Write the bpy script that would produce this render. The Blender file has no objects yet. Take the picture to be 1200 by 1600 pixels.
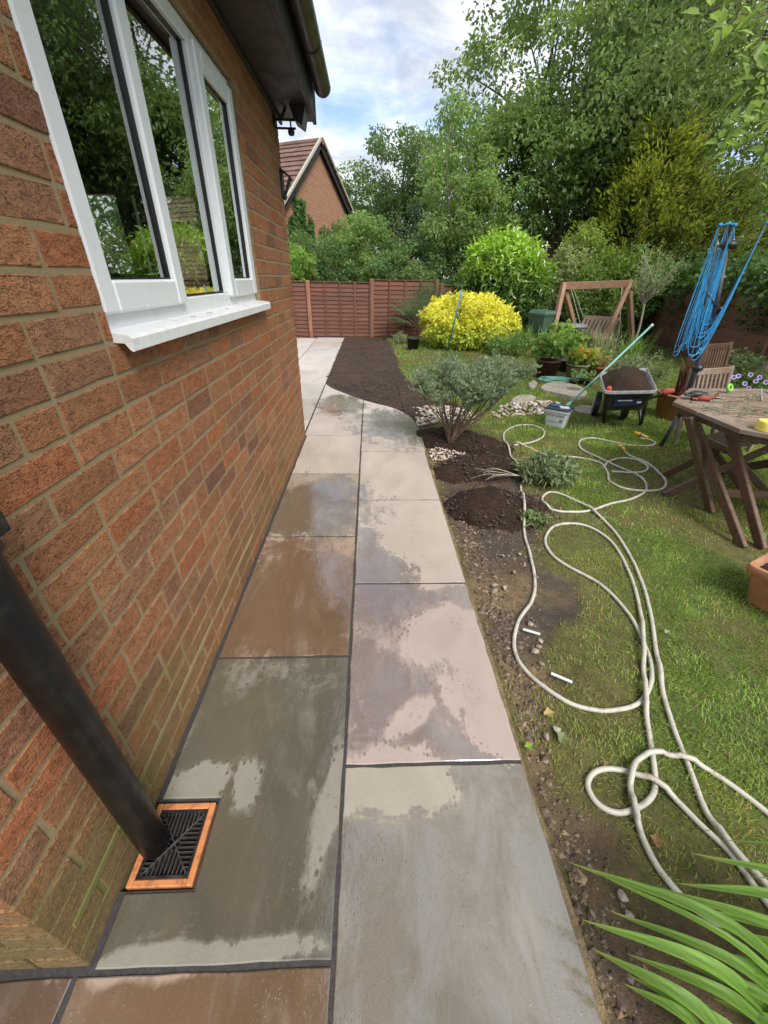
import bpy, bmesh, math, random
import numpy as np
from mathutils import Vector, Matrix
random.seed(7); rng = np.random.default_rng(7)
S = bpy.context.scene
COL = S.collection
R = math.radians
# ------------------------------------------------------------------ camera
H = 1.4                                    # lens height above the paving
PF, PX, PY = 615.0, 600.0, 800.0           # focal length and centre in the photograph's pixels
_Y = np.array([578-PX, 433-PY, PF]); _Y /= np.linalg.norm(_Y)
_D = np.array([581-PX, 1833-PY, PF]); _D -= _Y*_D.dot(_Y); _D /= np.linalg.norm(_D)
_X = np.cross(_D, _Y)
def ray(px, py):
    r = np.array([px-PX, py-PY, PF]); return np.array([r@_X, r@_Y, -(r@_D)])
def P(px, py, z=0.0):                      # point of the level z seen at a pixel
    r = ray(px, py); t = (z-H)/r[2]; return Vector((r*t+np.array([0, 0, H])).tolist())
def A(px, py, y):                          # point at depth y seen at a pixel
    r = ray(px, py); t = y/r[1]; return Vector((r*t+np.array([0, 0, H])).tolist())
cam = bpy.data.cameras.new('camera'); cam_o = bpy.data.objects.new('camera', cam); COL.objects.link(cam_o)
cam.sensor_fit = 'VERTICAL'; cam.angle_y = 2*math.atan(800/PF); cam.clip_start = 0.02; cam.clip_end = 600
cx_w = Vector((_X[0], _Y[0], -_D[0])); cy_w = -Vector((_X[1], _Y[1], -_D[1])); cz_w = -Vector((_X[2], _Y[2], -_D[2]))
Mx = Matrix((cx_w, cy_w, cz_w)).transposed().to_4x4(); Mx.translation = (0, 0, H)
cam_o.matrix_world = Mx
S.camera = cam_o
def depth(p): return -((Vector(p)-Vector((0, 0, H))).dot(cz_w))
def pix(p):
    v = Vector(p)-Vector((0, 0, H)); d = -v.dot(cz_w)
    return (PX+PF*v.dot(cx_w)/d, PY-PF*v.dot(cy_w)/d) if d > 0.05 else (-9999, -9999)
# ------------------------------------------------------------------ sky and sun
SUN_EL, SUN_AZ = R(50), R(152)             # azimuth clockwise from +Y
W = bpy.data.worlds.new('World'); S.world = W; W.use_nodes = True
def build_world():
    nt = W.node_tree; N = nt.nodes; L = nt.links; N.clear()
    out = N.new('ShaderNodeOutputWorld')
    sky = N.new('ShaderNodeTexSky'); sky.sky_type = 'NISHITA'; sky.sun_disc = False
    sky.sun_elevation = SUN_EL; sky.sun_rotation = SUN_AZ; sky.air_density = 1.0; sky.dust_density = 1.5; sky.ozone_density = 1.5
    b1 = N.new('ShaderNodeBackground'); b1.inputs[1].default_value = 0.13; L.new(sky.outputs[0], b1.inputs[0])
    tc = N.new('ShaderNodeTexCoord')
    sp = N.new('ShaderNodeSeparateXYZ'); L.new(tc.outputs['Generated'], sp.inputs[0])
    az = N.new('ShaderNodeMath'); az.operation = 'ABSOLUTE'; L.new(sp.outputs[2], az.inputs[0])
    ad = N.new('ShaderNodeMath'); ad.operation = 'ADD'; L.new(az.outputs[0], ad.inputs[0]); ad.inputs[1].default_value = 0.22
    dv = N.new('ShaderNodeVectorMath'); dv.operation = 'DIVIDE'; L.new(tc.outputs['Generated'], dv.inputs[0])
    cb = N.new('ShaderNodeCombineXYZ')
    for i in range(3): L.new(ad.outputs[0], cb.inputs[i])
    L.new(cb.outputs[0], dv.inputs[1])
    def noise(scale, detail, rough, off):
        m = N.new('ShaderNodeMapping'); m.inputs['Location'].default_value = off; L.new(dv.outputs[0], m.inputs[0])
        n = N.new('ShaderNodeTexNoise'); n.inputs['Scale'].default_value = scale; n.inputs['Detail'].default_value = detail
        n.inputs['Roughness'].default_value = rough; n.inputs['Distortion'].default_value = 0.25; L.new(m.outputs[0], n.inputs[0]); return n
    n1 = noise(2.1, 9, 0.55, (1.3, 0.4, 0.2))
    r1 = N.new('ShaderNodeValToRGB'); r1.color_ramp.elements[0].position = 0.34; r1.color_ramp.elements[1].position = 0.55
    L.new(n1.outputs[0], r1.inputs[0])
    n2 = noise(3.0, 8, 0.58, (4.1, 2.2, 0.9))
    r2 = N.new('ShaderNodeValToRGB')
    e = r2.color_ramp.elements
    e[0].position = 0.36; e[0].color = (0.42, 0.46, 0.53, 1); e[1].position = 0.70; e[1].color = (1.0, 1.0, 1.0, 1)
    L.new(n2.outputs[0], r2.inputs[0])
    b2 = N.new('ShaderNodeBackground'); b2.inputs[1].default_value = 0.92; L.new(r2.outputs[0], b2.inputs[0])
    mx = N.new('ShaderNodeMixShader'); L.new(r1.outputs[0], mx.inputs[0]); L.new(b1.outputs[0], mx.inputs[1]); L.new(b2.outputs[0], mx.inputs[2])
    L.new(mx.outputs[0], out.inputs[0])
build_world()
sun = bpy.data.lights.new('sun', 'SUN'); sun.energy = 2.6; sun.angle = R(30); sun.color = (1.0, 0.96, 0.9)
sun_o = bpy.data.objects.new('sun', sun); COL.objects.link(sun_o)
sd = Vector((math.sin(SUN_AZ)*math.cos(SUN_EL), math.cos(SUN_AZ)*math.cos(SUN_EL), math.sin(SUN_EL)))
sun_o.rotation_euler = sd.to_track_quat('Z', 'Y').to_euler(); sun_o.location = (4, -6, 12)
S.view_settings.view_transform = 'Standard'; S.view_settings.look = 'None'; S.view_settings.gamma = 1
S.view_settings.exposure = 0.82; S.view_settings.use_curve_mapping = False
S.render.engine = 'CYCLES'; S.cycles.max_bounces = 8; S.cycles.transparent_max_bounces = 12; S.cycles.use_denoising = True

# ------------------------------------------------------------------ numpy noise
def _hash(ix, iy, iz, seed):
    n = (ix*374761393 + iy*668265263 + iz*2147483647 + seed*1274126177) & 0xFFFFFFFF
    n = ((n ^ (n >> 13))*1274126177) & 0xFFFFFFFF
    return ((n ^ (n >> 16)) & 0xFFFF)/65535.0
def vnoise(x, y, z=None, seed=0):
    x = np.asarray(x, float); y = np.asarray(y, float); z = np.zeros_like(x) if z is None else np.asarray(z, float)
    ix, iy, iz = np.floor(x).astype(np.int64), np.floor(y).astype(np.int64), np.floor(z).astype(np.int64)
    fx, fy, fz = x-ix, y-iy, z-iz
    sx, sy, sz = [t*t*(3-2*t) for t in (fx, fy, fz)]
    r = 0
    for dx in (0, 1):
        for dy in (0, 1):
            for dz in (0, 1):
                w = (sx if dx else 1-sx)*(sy if dy else 1-sy)*(sz if dz else 1-sz)
                r = r + w*_hash(ix+dx, iy+dy, iz+dz, seed)
    return r
def fbm(x, y, z=None, oct=4, seed=0):
    a, s, t = 0.5, 0.0, 0.0
    x = np.asarray(x, float); y = np.asarray(y, float)
    for o in range(oct):
        f = 2**o
        s = s + a*vnoise(x*f, y*f, None if z is None else np.asarray(z)*f, seed+o*17); t += a; a *= 0.5
    return s/t
def sstep(a, b, x): t = np.clip((x-a)/(b-a), 0, 1); return t*t*(3-2*t)
def in_poly(x, y, poly):
    x = np.asarray(x); y = np.asarray(y); c = np.zeros(x.shape, bool); n = len(poly)
    for i in range(n):
        x1, y1 = poly[i][:2]; x2, y2 = poly[(i+1) % n][:2]
        if y1 == y2: continue
        c ^= ((y1 > y) != (y2 > y)) & (x < (x2-x1)*(y-y1)/(y2-y1)+x1)
    return c
def dist_poly(x, y, poly, closed=True):
    x = np.asarray(x, float); y = np.asarray(y, float); d = np.full(x.shape, 1e9); n = len(poly)
    for i in range(n if closed else n-1):
        ax, ay = poly[i][:2]; bx, by = poly[(i+1) % n][:2]
        l2 = (bx-ax)**2+(by-ay)**2+1e-12
        t = np.clip(((x-ax)*(bx-ax)+(y-ay)*(by-ay))/l2, 0, 1)
        d = np.minimum(d, np.hypot(x-(ax+t*(bx-ax)), y-(ay+t*(by-ay))))
    return d
def sdist(x, y, poly):                     # positive inside
    d = dist_poly(x, y, poly); return np.where(in_poly(x, y, poly), d, -d)
def catmull(pts, n=8, closed=False):
    pts = [Vector(p) for p in pts]; out = []; m = len(pts)
    for i in range(m if closed else m-1):
        p1, p2 = pts[i], pts[(i+1) % m]
        p0 = pts[(i-1) % m] if (closed or i > 0) else p1*2-p2
        p3 = pts[(i+2) % m] if (closed or i+2 < m) else p2*2-p1
        for k in range(n):
            t = k/n; t2, t3 = t*t, t*t*t
            out.append(0.5*((2*p1)+(-p0+p2)*t+(2*p0-5*p1+4*p2-p3)*t2+(-p0+3*p1-3*p2+p3)*t3))
    if not closed: out.append(pts[-1])
    return out

# ------------------------------------------------------------------ materials
MATS = {}
class NT:
    def __init__(s, name):
        s.m = bpy.data.materials.new(name); s.m.use_nodes = True; s.t = s.m.node_tree; s.N = s.t.nodes; s.L = s.t.links
        s.b = s.N['Principled BSDF']; s.out = s.N['Material Output']
        g = s.N.new('ShaderNodeNewGeometry'); s.pos = g.outputs['Position']; s.nrm = g.outputs['Normal']
        s.obj = None
        MATS[name] = s.m
    def objco(s):
        if s.obj is None: s.obj = s.N.new('ShaderNodeTexCoord').outputs['Object']
        return s.obj
    def mapping(s, co, scale, loc=(0, 0, 0), rot=(0, 0, 0)):
        m = s.N.new('ShaderNodeMapping'); m.inputs['Scale'].default_value = scale; m.inputs['Location'].default_value = loc
        m.inputs['Rotation'].default_value = rot; s.L.new(co, m.inputs[0]); return m.outputs[0]
    def noise(s, scale, detail=4, rough=0.55, co=None, dist=0.0, color=False):
        n = s.N.new('ShaderNodeTexNoise'); n.inputs['Scale'].default_value = scale; n.inputs['Detail'].default_value = detail
        n.inputs['Roughness'].default_value = rough; n.inputs['Distortion'].default_value = dist
        s.L.new(co if co is not None else s.pos, n.inputs[0]); return n.outputs[1 if color else 0]
    def voronoi(s, scale, co=None, feature='F1', rand=1.0, out=0):
        n = s.N.new('ShaderNodeTexVoronoi'); n.feature = feature; n.inputs['Scale'].default_value = scale
        n.inputs['Randomness'].default_value = rand; s.L.new(co if co is not None else s.pos, n.inputs[0]); return n.outputs[out]
    def math(s, op, a, b=None, c=None, clamp=False):
        n = s.N.new('ShaderNodeMath'); n.operation = op; n.use_clamp = clamp
        for i, v in enumerate((a, b, c)):
            if v is None: continue
            if isinstance(v, (int, float)): n.inputs[i].default_value = v
            else: s.L.new(v, n.inputs[i])
        return n.outputs[0]
    def ramp(s, f, stops, interp='LINEAR'):
        n = s.N.new('ShaderNodeValToRGB'); n.color_ramp.interpolation = interp; e = n.color_ramp.elements
        while len(e) < len(stops): e.new(0.5)
        for i, (p, c) in enumerate(stops):
            e[i].position = p; e[i].color = (c, c, c, 1) if isinstance(c, (int, float)) else (*c, 1)
        s.L.new(f, n.inputs[0]); return n.outputs[0]
    def mix(s, f, a, b, blend='MIX'):
        n = s.N.new('ShaderNodeMix'); n.data_type = 'RGBA'; n.blend_type = blend
        for i, v in ((0, f), (6, a), (7, b)):
            if isinstance(v, (int, float)): n.inputs[i].default_value = v if i == 0 else (v, v, v, 1)
            elif isinstance(v, tuple): n.inputs[i].default_value = (*v, 1)
            else: s.L.new(v, n.inputs[i])
        return n.outputs[2]
    def attr(s, name='col', out=0):
        n = s.N.new('ShaderNodeAttribute'); n.attribute_name = name; return n.outputs[out]
    def hsv(s, c, h=None, sat=None, v=None):
        n = s.N.new('ShaderNodeHueSaturation')
        for i, x in ((0, h), (1, sat), (2, v)):
            if x is None: continue
            if isinstance(x, (int, float)): n.inputs[i].default_value = x
            else: s.L.new(x, n.inputs[i])
        if isinstance(c, tuple): n.inputs[4].default_value = (*c, 1)
        else: s.L.new(c, n.inputs[4])
        return n.outputs[0]
    def orand(s):
        n = s.N.new('ShaderNodeObjectInfo'); return n.outputs['Random']
    def bump(s, h, strength=0.3, dist=0.01, prev=None):
        n = s.N.new('ShaderNodeBump'); n.inputs['Strength'].default_value = strength; n.inputs['Distance'].default_value = dist
        s.L.new(h, n.inputs['Height'])
        if prev is not None: s.L.new(prev, n.inputs['Normal'])
        return n.outputs[0]
    def set(s, **k):
        for key, v in k.items():
            i = s.b.inputs[{'color': 'Base Color', 'rough': 'Roughness', 'metal': 'Metallic', 'normal': 'Normal', 'spec': 'Specular IOR Level',
                            'coat': 'Coat Weight', 'alpha': 'Alpha', 'trans': 'Transmission Weight', 'coatr': 'Coat Roughness', 'coati': 'Coat IOR', 'coatn': 'Coat Normal', 'sub': 'Subsurface Weight', 'sheen': 'Sheen Weight'}[key]]
            if isinstance(v, (int, float)): i.default_value = v
            elif isinstance(v, tuple): i.default_value = (*v, 1)
            else: s.L.new(v, i)
        return s.m
def simple(name, color, rough=0.6, var=0.12, scale=20, bump=0.15, bd=0.004, metal=0.0, spec=0.5, dirt=None, attr=False):
    n = NT(name); c = color
    f = n.noise(scale, 5, 0.6)
    base = n.attr() if attr else color
    lo = n.hsv(base, v=1-var*1.5); hi = n.hsv(base, v=1+var)
    c = n.mix(n.ramp(f, [(0.3, 0.0), (0.7, 1.0)]), lo, hi)
    if dirt:
        d = n.ramp(n.noise(dirt[1], 6, 0.65), [(0.5, 0.0), (0.72, dirt[2])]); c = n.mix(d, c, dirt[0])
    rr = n.ramp(n.noise(scale*0.7, 3), [(0.3, max(0.03, rough-0.1)), (0.7, min(1, rough+0.1))])
    n.set(color=c, rough=rr, metal=metal, spec=spec)
    if bump: n.set(normal=n.bump(n.noise(scale*4, 4, 0.6), bump, bd))
    return n.m
def leaf_mat(name, rough=0.45, trans=0.3, tint=(1, 1, 1), spec=0.4):
    n = NT(name); c = n.attr()
    c = n.mix(1.0, c, tint, 'MULTIPLY')
    v = n.noise(3.0, 2); c = n.hsv(c, v=n.ramp(v, [(0.3, 0.82), (0.7, 1.15)]))
    n.set(color=c, rough=rough, spec=spec)
    tr = n.N.new('ShaderNodeBsdfTranslucent'); n.L.new(n.hsv(c, h=0.497, sat=1.08, v=1.8), tr.inputs[0])
    mx = n.N.new('ShaderNodeMixShader'); mx.inputs[0].default_value = trans
    n.L.new(n.b.outputs[0], mx.inputs[1]); n.L.new(tr.outputs[0], mx.inputs[2]); n.L.new(mx.outputs[0], n.out.inputs[0])
    return n.m
def wood_mat(name, color, var=0.25, rough=0.7, axis_scale=(3, 40, 40), grey=None):
    n = NT(name); co = n.mapping(n.objco(), axis_scale)
    g = n.noise(1.0, 6, 0.65, co, 0.6)
    c = n.mix(n.ramp(g, [(0.3, 0.0), (0.7, 1.0)]), tuple(x*(1-var*1.6) for x in color), tuple(min(1, x*(1+var)) for x in color))
    if grey: c = n.mix(n.ramp(n.noise(5, 5, 0.6), [(0.42, 0.0), (0.7, 0.75)]), c, grey)
    c = n.hsv(c, v=n.math('MULTIPLY_ADD', n.orand(), 0.35, 0.82))
    n.set(color=c, rough=rough, normal=n.bump(g, 0.35, 0.004)); return n.m

# ------------------------------------------------------------------ mesh helpers
def mesh_np(name, verts, faces, mat=None, col=None, smooth=False, mats=None, midx=None):
    """verts (N,3); faces list of (M,k) int arrays or one array."""
    if not isinstance(faces, list): faces = [faces]
    faces = [np.asarray(f, np.int32) for f in faces if len(f)]
    me = bpy.data.meshes.new(name)
    verts = np.asarray(verts, np.float32)
    me.vertices.add(len(verts)); me.vertices.foreach_set('co', verts.ravel())
    nl = sum(f.size for f in faces); nf = sum(len(f) for f in faces)
    me.loops.add(nl); me.polygons.add(nf)
    me.loops.foreach_set('vertex_index', np.concatenate([f.ravel() for f in faces]))
    tot = np.concatenate([np.full(len(f), f.shape[1], np.int32) for f in faces])
    st = np.concatenate([[0], np.cumsum(tot)[:-1]]).astype(np.int32)
    me.polygons.foreach_set('loop_start', st); me.polygons.foreach_set('loop_total', tot)
    me.polygons.foreach_set('use_smooth', np.full(nf, bool(smooth)))
    if midx is not None: me.polygons.foreach_set('material_index', np.asarray(midx, np.int32))
    me.update(calc_edges=True)
    if col is not None:
        a = me.color_attributes.new('col', 'FLOAT_COLOR', 'POINT')
        c = np.ones((len(verts), 4), np.float32); c[:, :3] = col; a.data.foreach_set('color', c.ravel())
    for m in (mats or ([mat] if mat else [])): me.materials.append(m)
    return me
def obj(name, me, parent=None, loc=None, rot=None):
    o = bpy.data.objects.new(name, me); COL.objects.link(o)
    if parent is not None: o.parent = parent
    if loc is not None: o.location = loc
    if rot is not None: o.rotation_euler = rot
    return o
def thing(name, label, cat, loc=(0, 0, 0), rotz=0, group=None):
    o = bpy.data.objects.new(name, None); COL.objects.link(o); o.empty_display_size = 0.1
    o.location = loc; o.rotation_euler = (0, 0, rotz); o['label'] = label; o['category'] = cat
    if group: o['group'] = group
    return o
def tag(o, label=None, cat=None, group=None, kind=None):
    for k, v in (('label', label), ('category', cat), ('group', group), ('kind', kind)):
        if v: o[k] = v
    return o
class MB:
    """collects simple solids, builds ONE mesh"""
    def __init__(s): s.v = []; s.f = {}; s.n = 0; s.c = []
    def add(s, v, f, col=(1, 1, 1)):
        v = np.asarray(v, float).reshape(-1, 3)
        for q in f: s.f.setdefault(len(q), []).append([i+s.n for i in q])
        s.v.append(v); s.n += len(v); s.c.append(np.tile(np.asarray(col, float), (len(v), 1))); return s
    def box(s, lo, hi, bev=0.0, M=None, col=(1, 1, 1)):
        lo, hi = np.array(lo, float), np.array(hi, float)
        b = min(bev, 0.45*min(hi-lo)) if bev else 0
        if not b:
            v = [(x, y, z) for x in (lo[0], hi[0]) for y in (lo[1], hi[1]) for z in (lo[2], hi[2])]
            f = [(0, 1, 3, 2), (4, 6, 7, 5), (0, 4, 5, 1), (2, 3, 7, 6), (0, 2, 6, 4), (1, 5, 7, 3)]
        else:
            v = []; idx = {}
            for i in (0, 1):
                for j in (0, 1):
                    for k in (0, 1):
                        c = np.array([(lo, hi)[i][0], (lo, hi)[j][1], (lo, hi)[k][2]]); sg = np.array([1-2*i, 1-2*j, 1-2*k])
                        for a in range(3):
                            p = c + sg*b; p[a] = c[a]; idx[(i, j, k, a)] = len(v); v.append(p)
            f = []
            for a in range(3):
                u, w = [(1, 2), (0, 2), (0, 1)][a]
                for e in (0, 1):
                    q = []
                    for (s1, s2) in ((0, 0), (1, 0), (1, 1), (0, 1)):
                        t = [0, 0, 0]; t[a] = e; t[u] = s1; t[w] = s2; q.append(idx[(*t, a)])
                    f.append(q if (e == 1) != (a == 1) else q[::-1])
                    for e2 in (0, 1):
                        if True:
                            t0 = [0, 0, 0]; t0[u] = e; t0[w] = e2; t1 = list(t0); t1[a] = 1
                            f.append([idx[(*t0, u)], idx[(*t1, u)], idx[(*t1, w)], idx[(*t0, w)]])
            for i in (0, 1):
                for j in (0, 1):
                    for k in (0, 1): f.append([idx[(i, j, k, a)] for a in range(3)])
        v = np.array(v)
        if M is not None: v = np.array([(M @ Vector(p))[:] for p in v])
        return s.add(v, f, col)
    def bar(s, p, q, w, t, up=(0, 0, 1), bev=0.003, col=(1, 1, 1)):
        p, q = Vector(p), Vector(q); d = (q-p); L = d.length; d.normalize(); up = Vector(up)
        sx = d.cross(up)
        if sx.length < 1e-4: sx = d.cross(Vector((1, 0, 0)))
        sx.normalize(); uz = sx.cross(d)
        M = Matrix((sx, d, uz)).transposed().to_4x4(); M.translation = p
        return s.box((-w/2, 0, -t/2), (w/2, L, t/2), bev, M, col)
    def tube(s, pts, rad, n=8, cap=True, col=(1, 1, 1)):
        pts = [Vector(p) for p in pts]; m = len(pts)
        rad = [rad]*m if isinstance(rad, (int, float)) else list(rad)
        t0 = (pts[1]-pts[0]).normalized(); u = t0.orthogonal().normalized(); V = []
        for i, p in enumerate(pts):
            t = (pts[min(i+1, m-1)]-pts[max(i-1, 0)])
            if t.length < 1e-9: t = t0
            t = t.normalized(); u = (u - t*u.dot(t))
            if u.length < 1e-6: u = t.orthogonal()
            u.normalize(); w = t.cross(u)
            for k in range(n):
                a = 2*math.pi*k/n; V.append(p + (u*math.cos(a)+w*math.sin(a))*rad[i])
        F = []
        for i in range(m-1):
            for k in range(n): F.append((i*n+k, i*n+(k+1) % n, (i+1)*n+(k+1) % n, (i+1)*n+k))
        if cap: F.append(tuple(range(n))[::-1]); F.append(tuple(range((m-1)*n, m*n)))
        return s.add([v[:] for v in V], F, col)
    def lathe(s, prof, n=20, c=(0, 0, 0), col=(1, 1, 1), cap=True, sx=1, sy=1):
        V = []; F = []
        for (r, z) in prof:
            for k in range(n):
                a = 2*math.pi*k/n; V.append((c[0]+r*math.cos(a)*sx, c[1]+r*math.sin(a)*sy, c[2]+z))
        for i in range(len(prof)-1):
            for k in range(n): F.append((i*n+k, i*n+(k+1) % n, (i+1)*n+(k+1) % n, (i+1)*n+k))
        if cap:
            if prof[0][0] > 1e-4: F.append(tuple(range(n))[::-1])
            if prof[-1][0] > 1e-4: F.append(tuple(range((len(prof)-1)*n, len(prof)*n)))
        return s.add(V, F, col)
    def prism(s, poly, z0, z1, bev=0.0, col=(1, 1, 1), M=None):
        poly = [(p[0], p[1]) for p in poly]; n = len(poly)
        ar = sum(poly[i][0]*poly[(i+1) % n][1]-poly[(i+1) % n][0]*poly[i][1] for i in range(n))
        if ar < 0: poly = poly[::-1]
        rings = [(poly, z0)]
        if bev:
            ins = []
            for i in range(n):
                a, b, c = Vector(poly[i-1]), Vector(poly[i]), Vector(poly[(i+1) % n])
                e1, e2 = (b-a).normalized(), (c-b).normalized()
                n1, n2 = Vector((-e1.y, e1.x)), Vector((-e2.y, e2.x)); m = (n1+n2); m = m/max(0.3, m.dot(n1))
                ins.append((b+m*bev)[:])
            rings += [(poly, z1-bev*0.7), (ins, z1)]
        else: rings += [(poly, z1)]
        V = [(*p, z) for r, z in rings for p in r]; F = [tuple(range(n))[::-1]]
        for i in range(len(rings)-1):
            for k in range(n): F.append((i*n+k, i*n+(k+1) % n, (i+1)*n+(k+1) % n, (i+1)*n+k))
        F.append(tuple(range((len(rings)-1)*n, len(rings)*n)))
        if M is not None: V = [(M @ Vector(p))[:] for p in V]
        return s.add(V, F, col)
    def mesh(s, name, mat, smooth=False, usecol=False):
        V = np.concatenate(s.v); me = mesh_np(name, V, [np.array(f) for f in s.f.values()], mat, np.concatenate(s.c) if usecol else None, smooth)
        bm = bmesh.new(); bm.from_mesh(me); bmesh.ops.recalc_face_normals(bm, faces=bm.faces); bm.to_mesh(me); bm.free()
        return me
    def build(s, name, mat, parent=None, smooth=False, usecol=False):
        return obj(name, s.mesh(name, mat, smooth, usecol), parent)
def auto_smooth(o, ang=35):
    me = o.data; me.polygons.foreach_set('use_smooth', np.ones(len(me.polygons), bool))
    try: me.set_sharp_from_angle(angle=R(ang))
    except Exception: pass
    return o
# ------------------------------------------------------------------ foliage helpers
T_DIAMOND = (np.array([(0, 0, 0), (.45, -.5, .07), (1, 0, -.12), (.45, .5, .07)]), [np.array([(0, 1, 2, 3)])])
T_FOLD = (np.array([(0, 0, 0), (.4, -.5, .09), (1, 0, -.16), (.4, .5, .09), (.45, 0, 0)]), [np.array([(0, 1, 2, 4), (0, 4, 2, 3)])])
T_BROAD = (np.array([(0, 0, 0), (.25, -.42, .06), (.62, -.42, .03), (1, 0, -.18), (.62, .42, .03), (.25, .42, .06), (.3, 0, -.02), (.65, 0, -.05)]),
           [np.array([(0, 1, 6), (2, 3, 7), (3, 4, 7), (0, 6, 5)]), np.array([(1, 2, 7, 6), (6, 7, 4, 5)])])
T_FROND = (np.array([(0, 0, 0), (.2, -.35, 0), (.3, -.12, 0), (.5, -.5, .02), (.6, -.12, 0), (.8, -.35, 0), (1, 0, -.05), (.8, .35, 0), (.6, .12, 0), (.5, .5, .02), (.3, .12, 0), (.2, .35, 0)]),
           [np.array([(0, 1, 2), (2, 3, 4), (4, 5, 6), (6, 7, 8), (8, 9, 10), (10, 11, 0)]), np.array([(0, 2, 8, 10), (2, 4, 6, 8)])])
def unit(a): return a/np.maximum(1e-9, np.linalg.norm(a, axis=-1, keepdims=True))
def leaves_np(pos, axis, nrm, length, width, tmpl):
    T, FS = tmpl; N = len(pos); k = len(T)
    axis = unit(axis); nrm = unit(nrm - axis*np.sum(nrm*axis, 1, keepdims=True)); side = np.cross(nrm, axis)
    length = np.broadcast_to(length, (N,)); width = np.broadcast_to(width, (N,))
    v = pos[:, None]+axis[:, None]*(T[None, :, 0:1]*length[:, None, None])+side[:, None]*(T[None, :, 1:2]*width[:, None, None])+nrm[:, None]*(T[None, :, 2:3]*length[:, None, None])
    faces = [(f[None]+(np.arange(N)*k)[:, None, None]).reshape(-1, f.shape[1]) for f in FS]
    return v.reshape(-1, 3), faces, k
def leaf_cols(n, base, var=0.25, yel=0.15):
    b = np.asarray(base, float); v = 1+var*rng.normal(size=(n, 1))*0.6
    c = b*np.clip(v, 0.45, 1.8); y = rng.random((n, 1))*yel
    c = c*np.array([1, 1, 1])+y*np.array([[b[1]*0.9, b[1]*0.4, 0]])
    return np.clip(c, 0.003, 0.9)
def sph(n): return unit(rng.normal(size=(n, 3)))
def clumps(cent, rad, n_per, llen, lwid, cols, tmpl=T_DIAMOND, up=0.55, droop=0.3, shell=0.45, flat=0.75, out=0.6):
    """leaf clumps: cent (M,3), rad (M,), cols (M,3)"""
    M = len(cent); rad = np.broadcast_to(rad, (M,)); cnt = np.maximum(4, (n_per*np.ones(M)).astype(int))
    idx = np.repeat(np.arange(M), cnt); N = len(idx)
    d = sph(N); rr = (shell+(1-shell)*rng.random(N))[:, None]
    pos = cent[idx]+d*rr*rad[idx][:, None]*np.array([1, 1, flat])
    nrm = unit(d*out+np.array([0, 0, up])+rng.normal(size=(N, 3))*0.45)
    ax = unit(d*0.7+rng.normal(size=(N, 3))*0.6+np.array([0, 0, -droop]))
    ln = llen*(0.7+0.6*rng.random(N)); wd = lwid*(0.7+0.6*rng.random(N))
    v, f, k = leaves_np(pos, ax, nrm, ln, wd, tmpl)
    c = leaf_cols(N, (1, 1, 1), 0.28, 0)*cols[idx]
    return v, f, np.repeat(c, k, 0)
def ell_clumps(ells, n, rmin, rmax, base, inner=0.35, var=0.22, yel=0.1, topb=0.0, lump=0.22, seed=0):
    """clump centres spread through ellipsoids [(c, r, weight)]"""
    C = []; Rd = []; w = np.array([e[2] for e in ells], float); w /= w.sum()
    for (c, r, _), wi in zip(ells, w):
        m = max(3, int(n*wi)); d = sph(m); t = inner+(1-inner)*rng.random(m)**0.6
        l = 1+lump*2*(vnoise(d[:, 0]*2.2+seed, d[:, 1]*2.2+7, d[:, 2]*2.2, seed)-0.5)*1.6
        C.append(np.array(c)+d*(t*l)[:, None]*np.array(r)); Rd.append(rmin+(rmax-rmin)*rng.random(m))
    C = np.concatenate(C); Rd = np.concatenate(Rd); return C, Rd, leaf_cols(len(C), base, var, yel)
BARK = None
def limbs(mb, base, top, targets, r0, n=7, wig=0.12, sides=8, twig=0.012):
    base, top = Vector(base), Vector(top); pts = []
    for i in range(n+1):
        t = i/n; p = base.lerp(top, t); k = math.sin(t*math.pi)*wig*(top-base).length*0.4
        pts.append(p+Vector((random.uniform(-k, k), random.uniform(-k, k), 0)))
    mb.tube(catmull(pts, 3), [r0*(1-0.75*i/(n*3)) for i in range(n*3+1)], sides)
    for q in targets:
        q = Vector(q); t = random.uniform(0.25, 0.92); f = t*n; i = min(int(f), n-1); p = pts[i].lerp(pts[i+1], f-i)
        if q.z < p.z: p = pts[max(0, int(n*0.25))]
        mid = p.lerp(q, 0.5)+Vector((random.uniform(-.1, .1), random.uniform(-.1, .1), 0.12))*(q-p).length
        rr = max(twig*1.5, r0*(1-0.75*t)*0.5)
        mb.tube(catmull([p, mid, q], 4), [rr*(1-i/8)+twig*(i/8) for i in range(9)], 5, cap=False)
def foliage_obj(name, parts, mat, parent=None, smooth=False):
    V = []; F = {}; C = []; n = 0
    for v, f, c in parts:
        for q in f: F.setdefault(q.shape[1], []).append(q+n)
        V.append(v); C.append(c); n += len(v)
    me = mesh_np(name, np.concatenate(V), [np.concatenate(q) for q in F.values()], mat, np.concatenate(C), smooth)
    return obj(name, me, parent)
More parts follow.
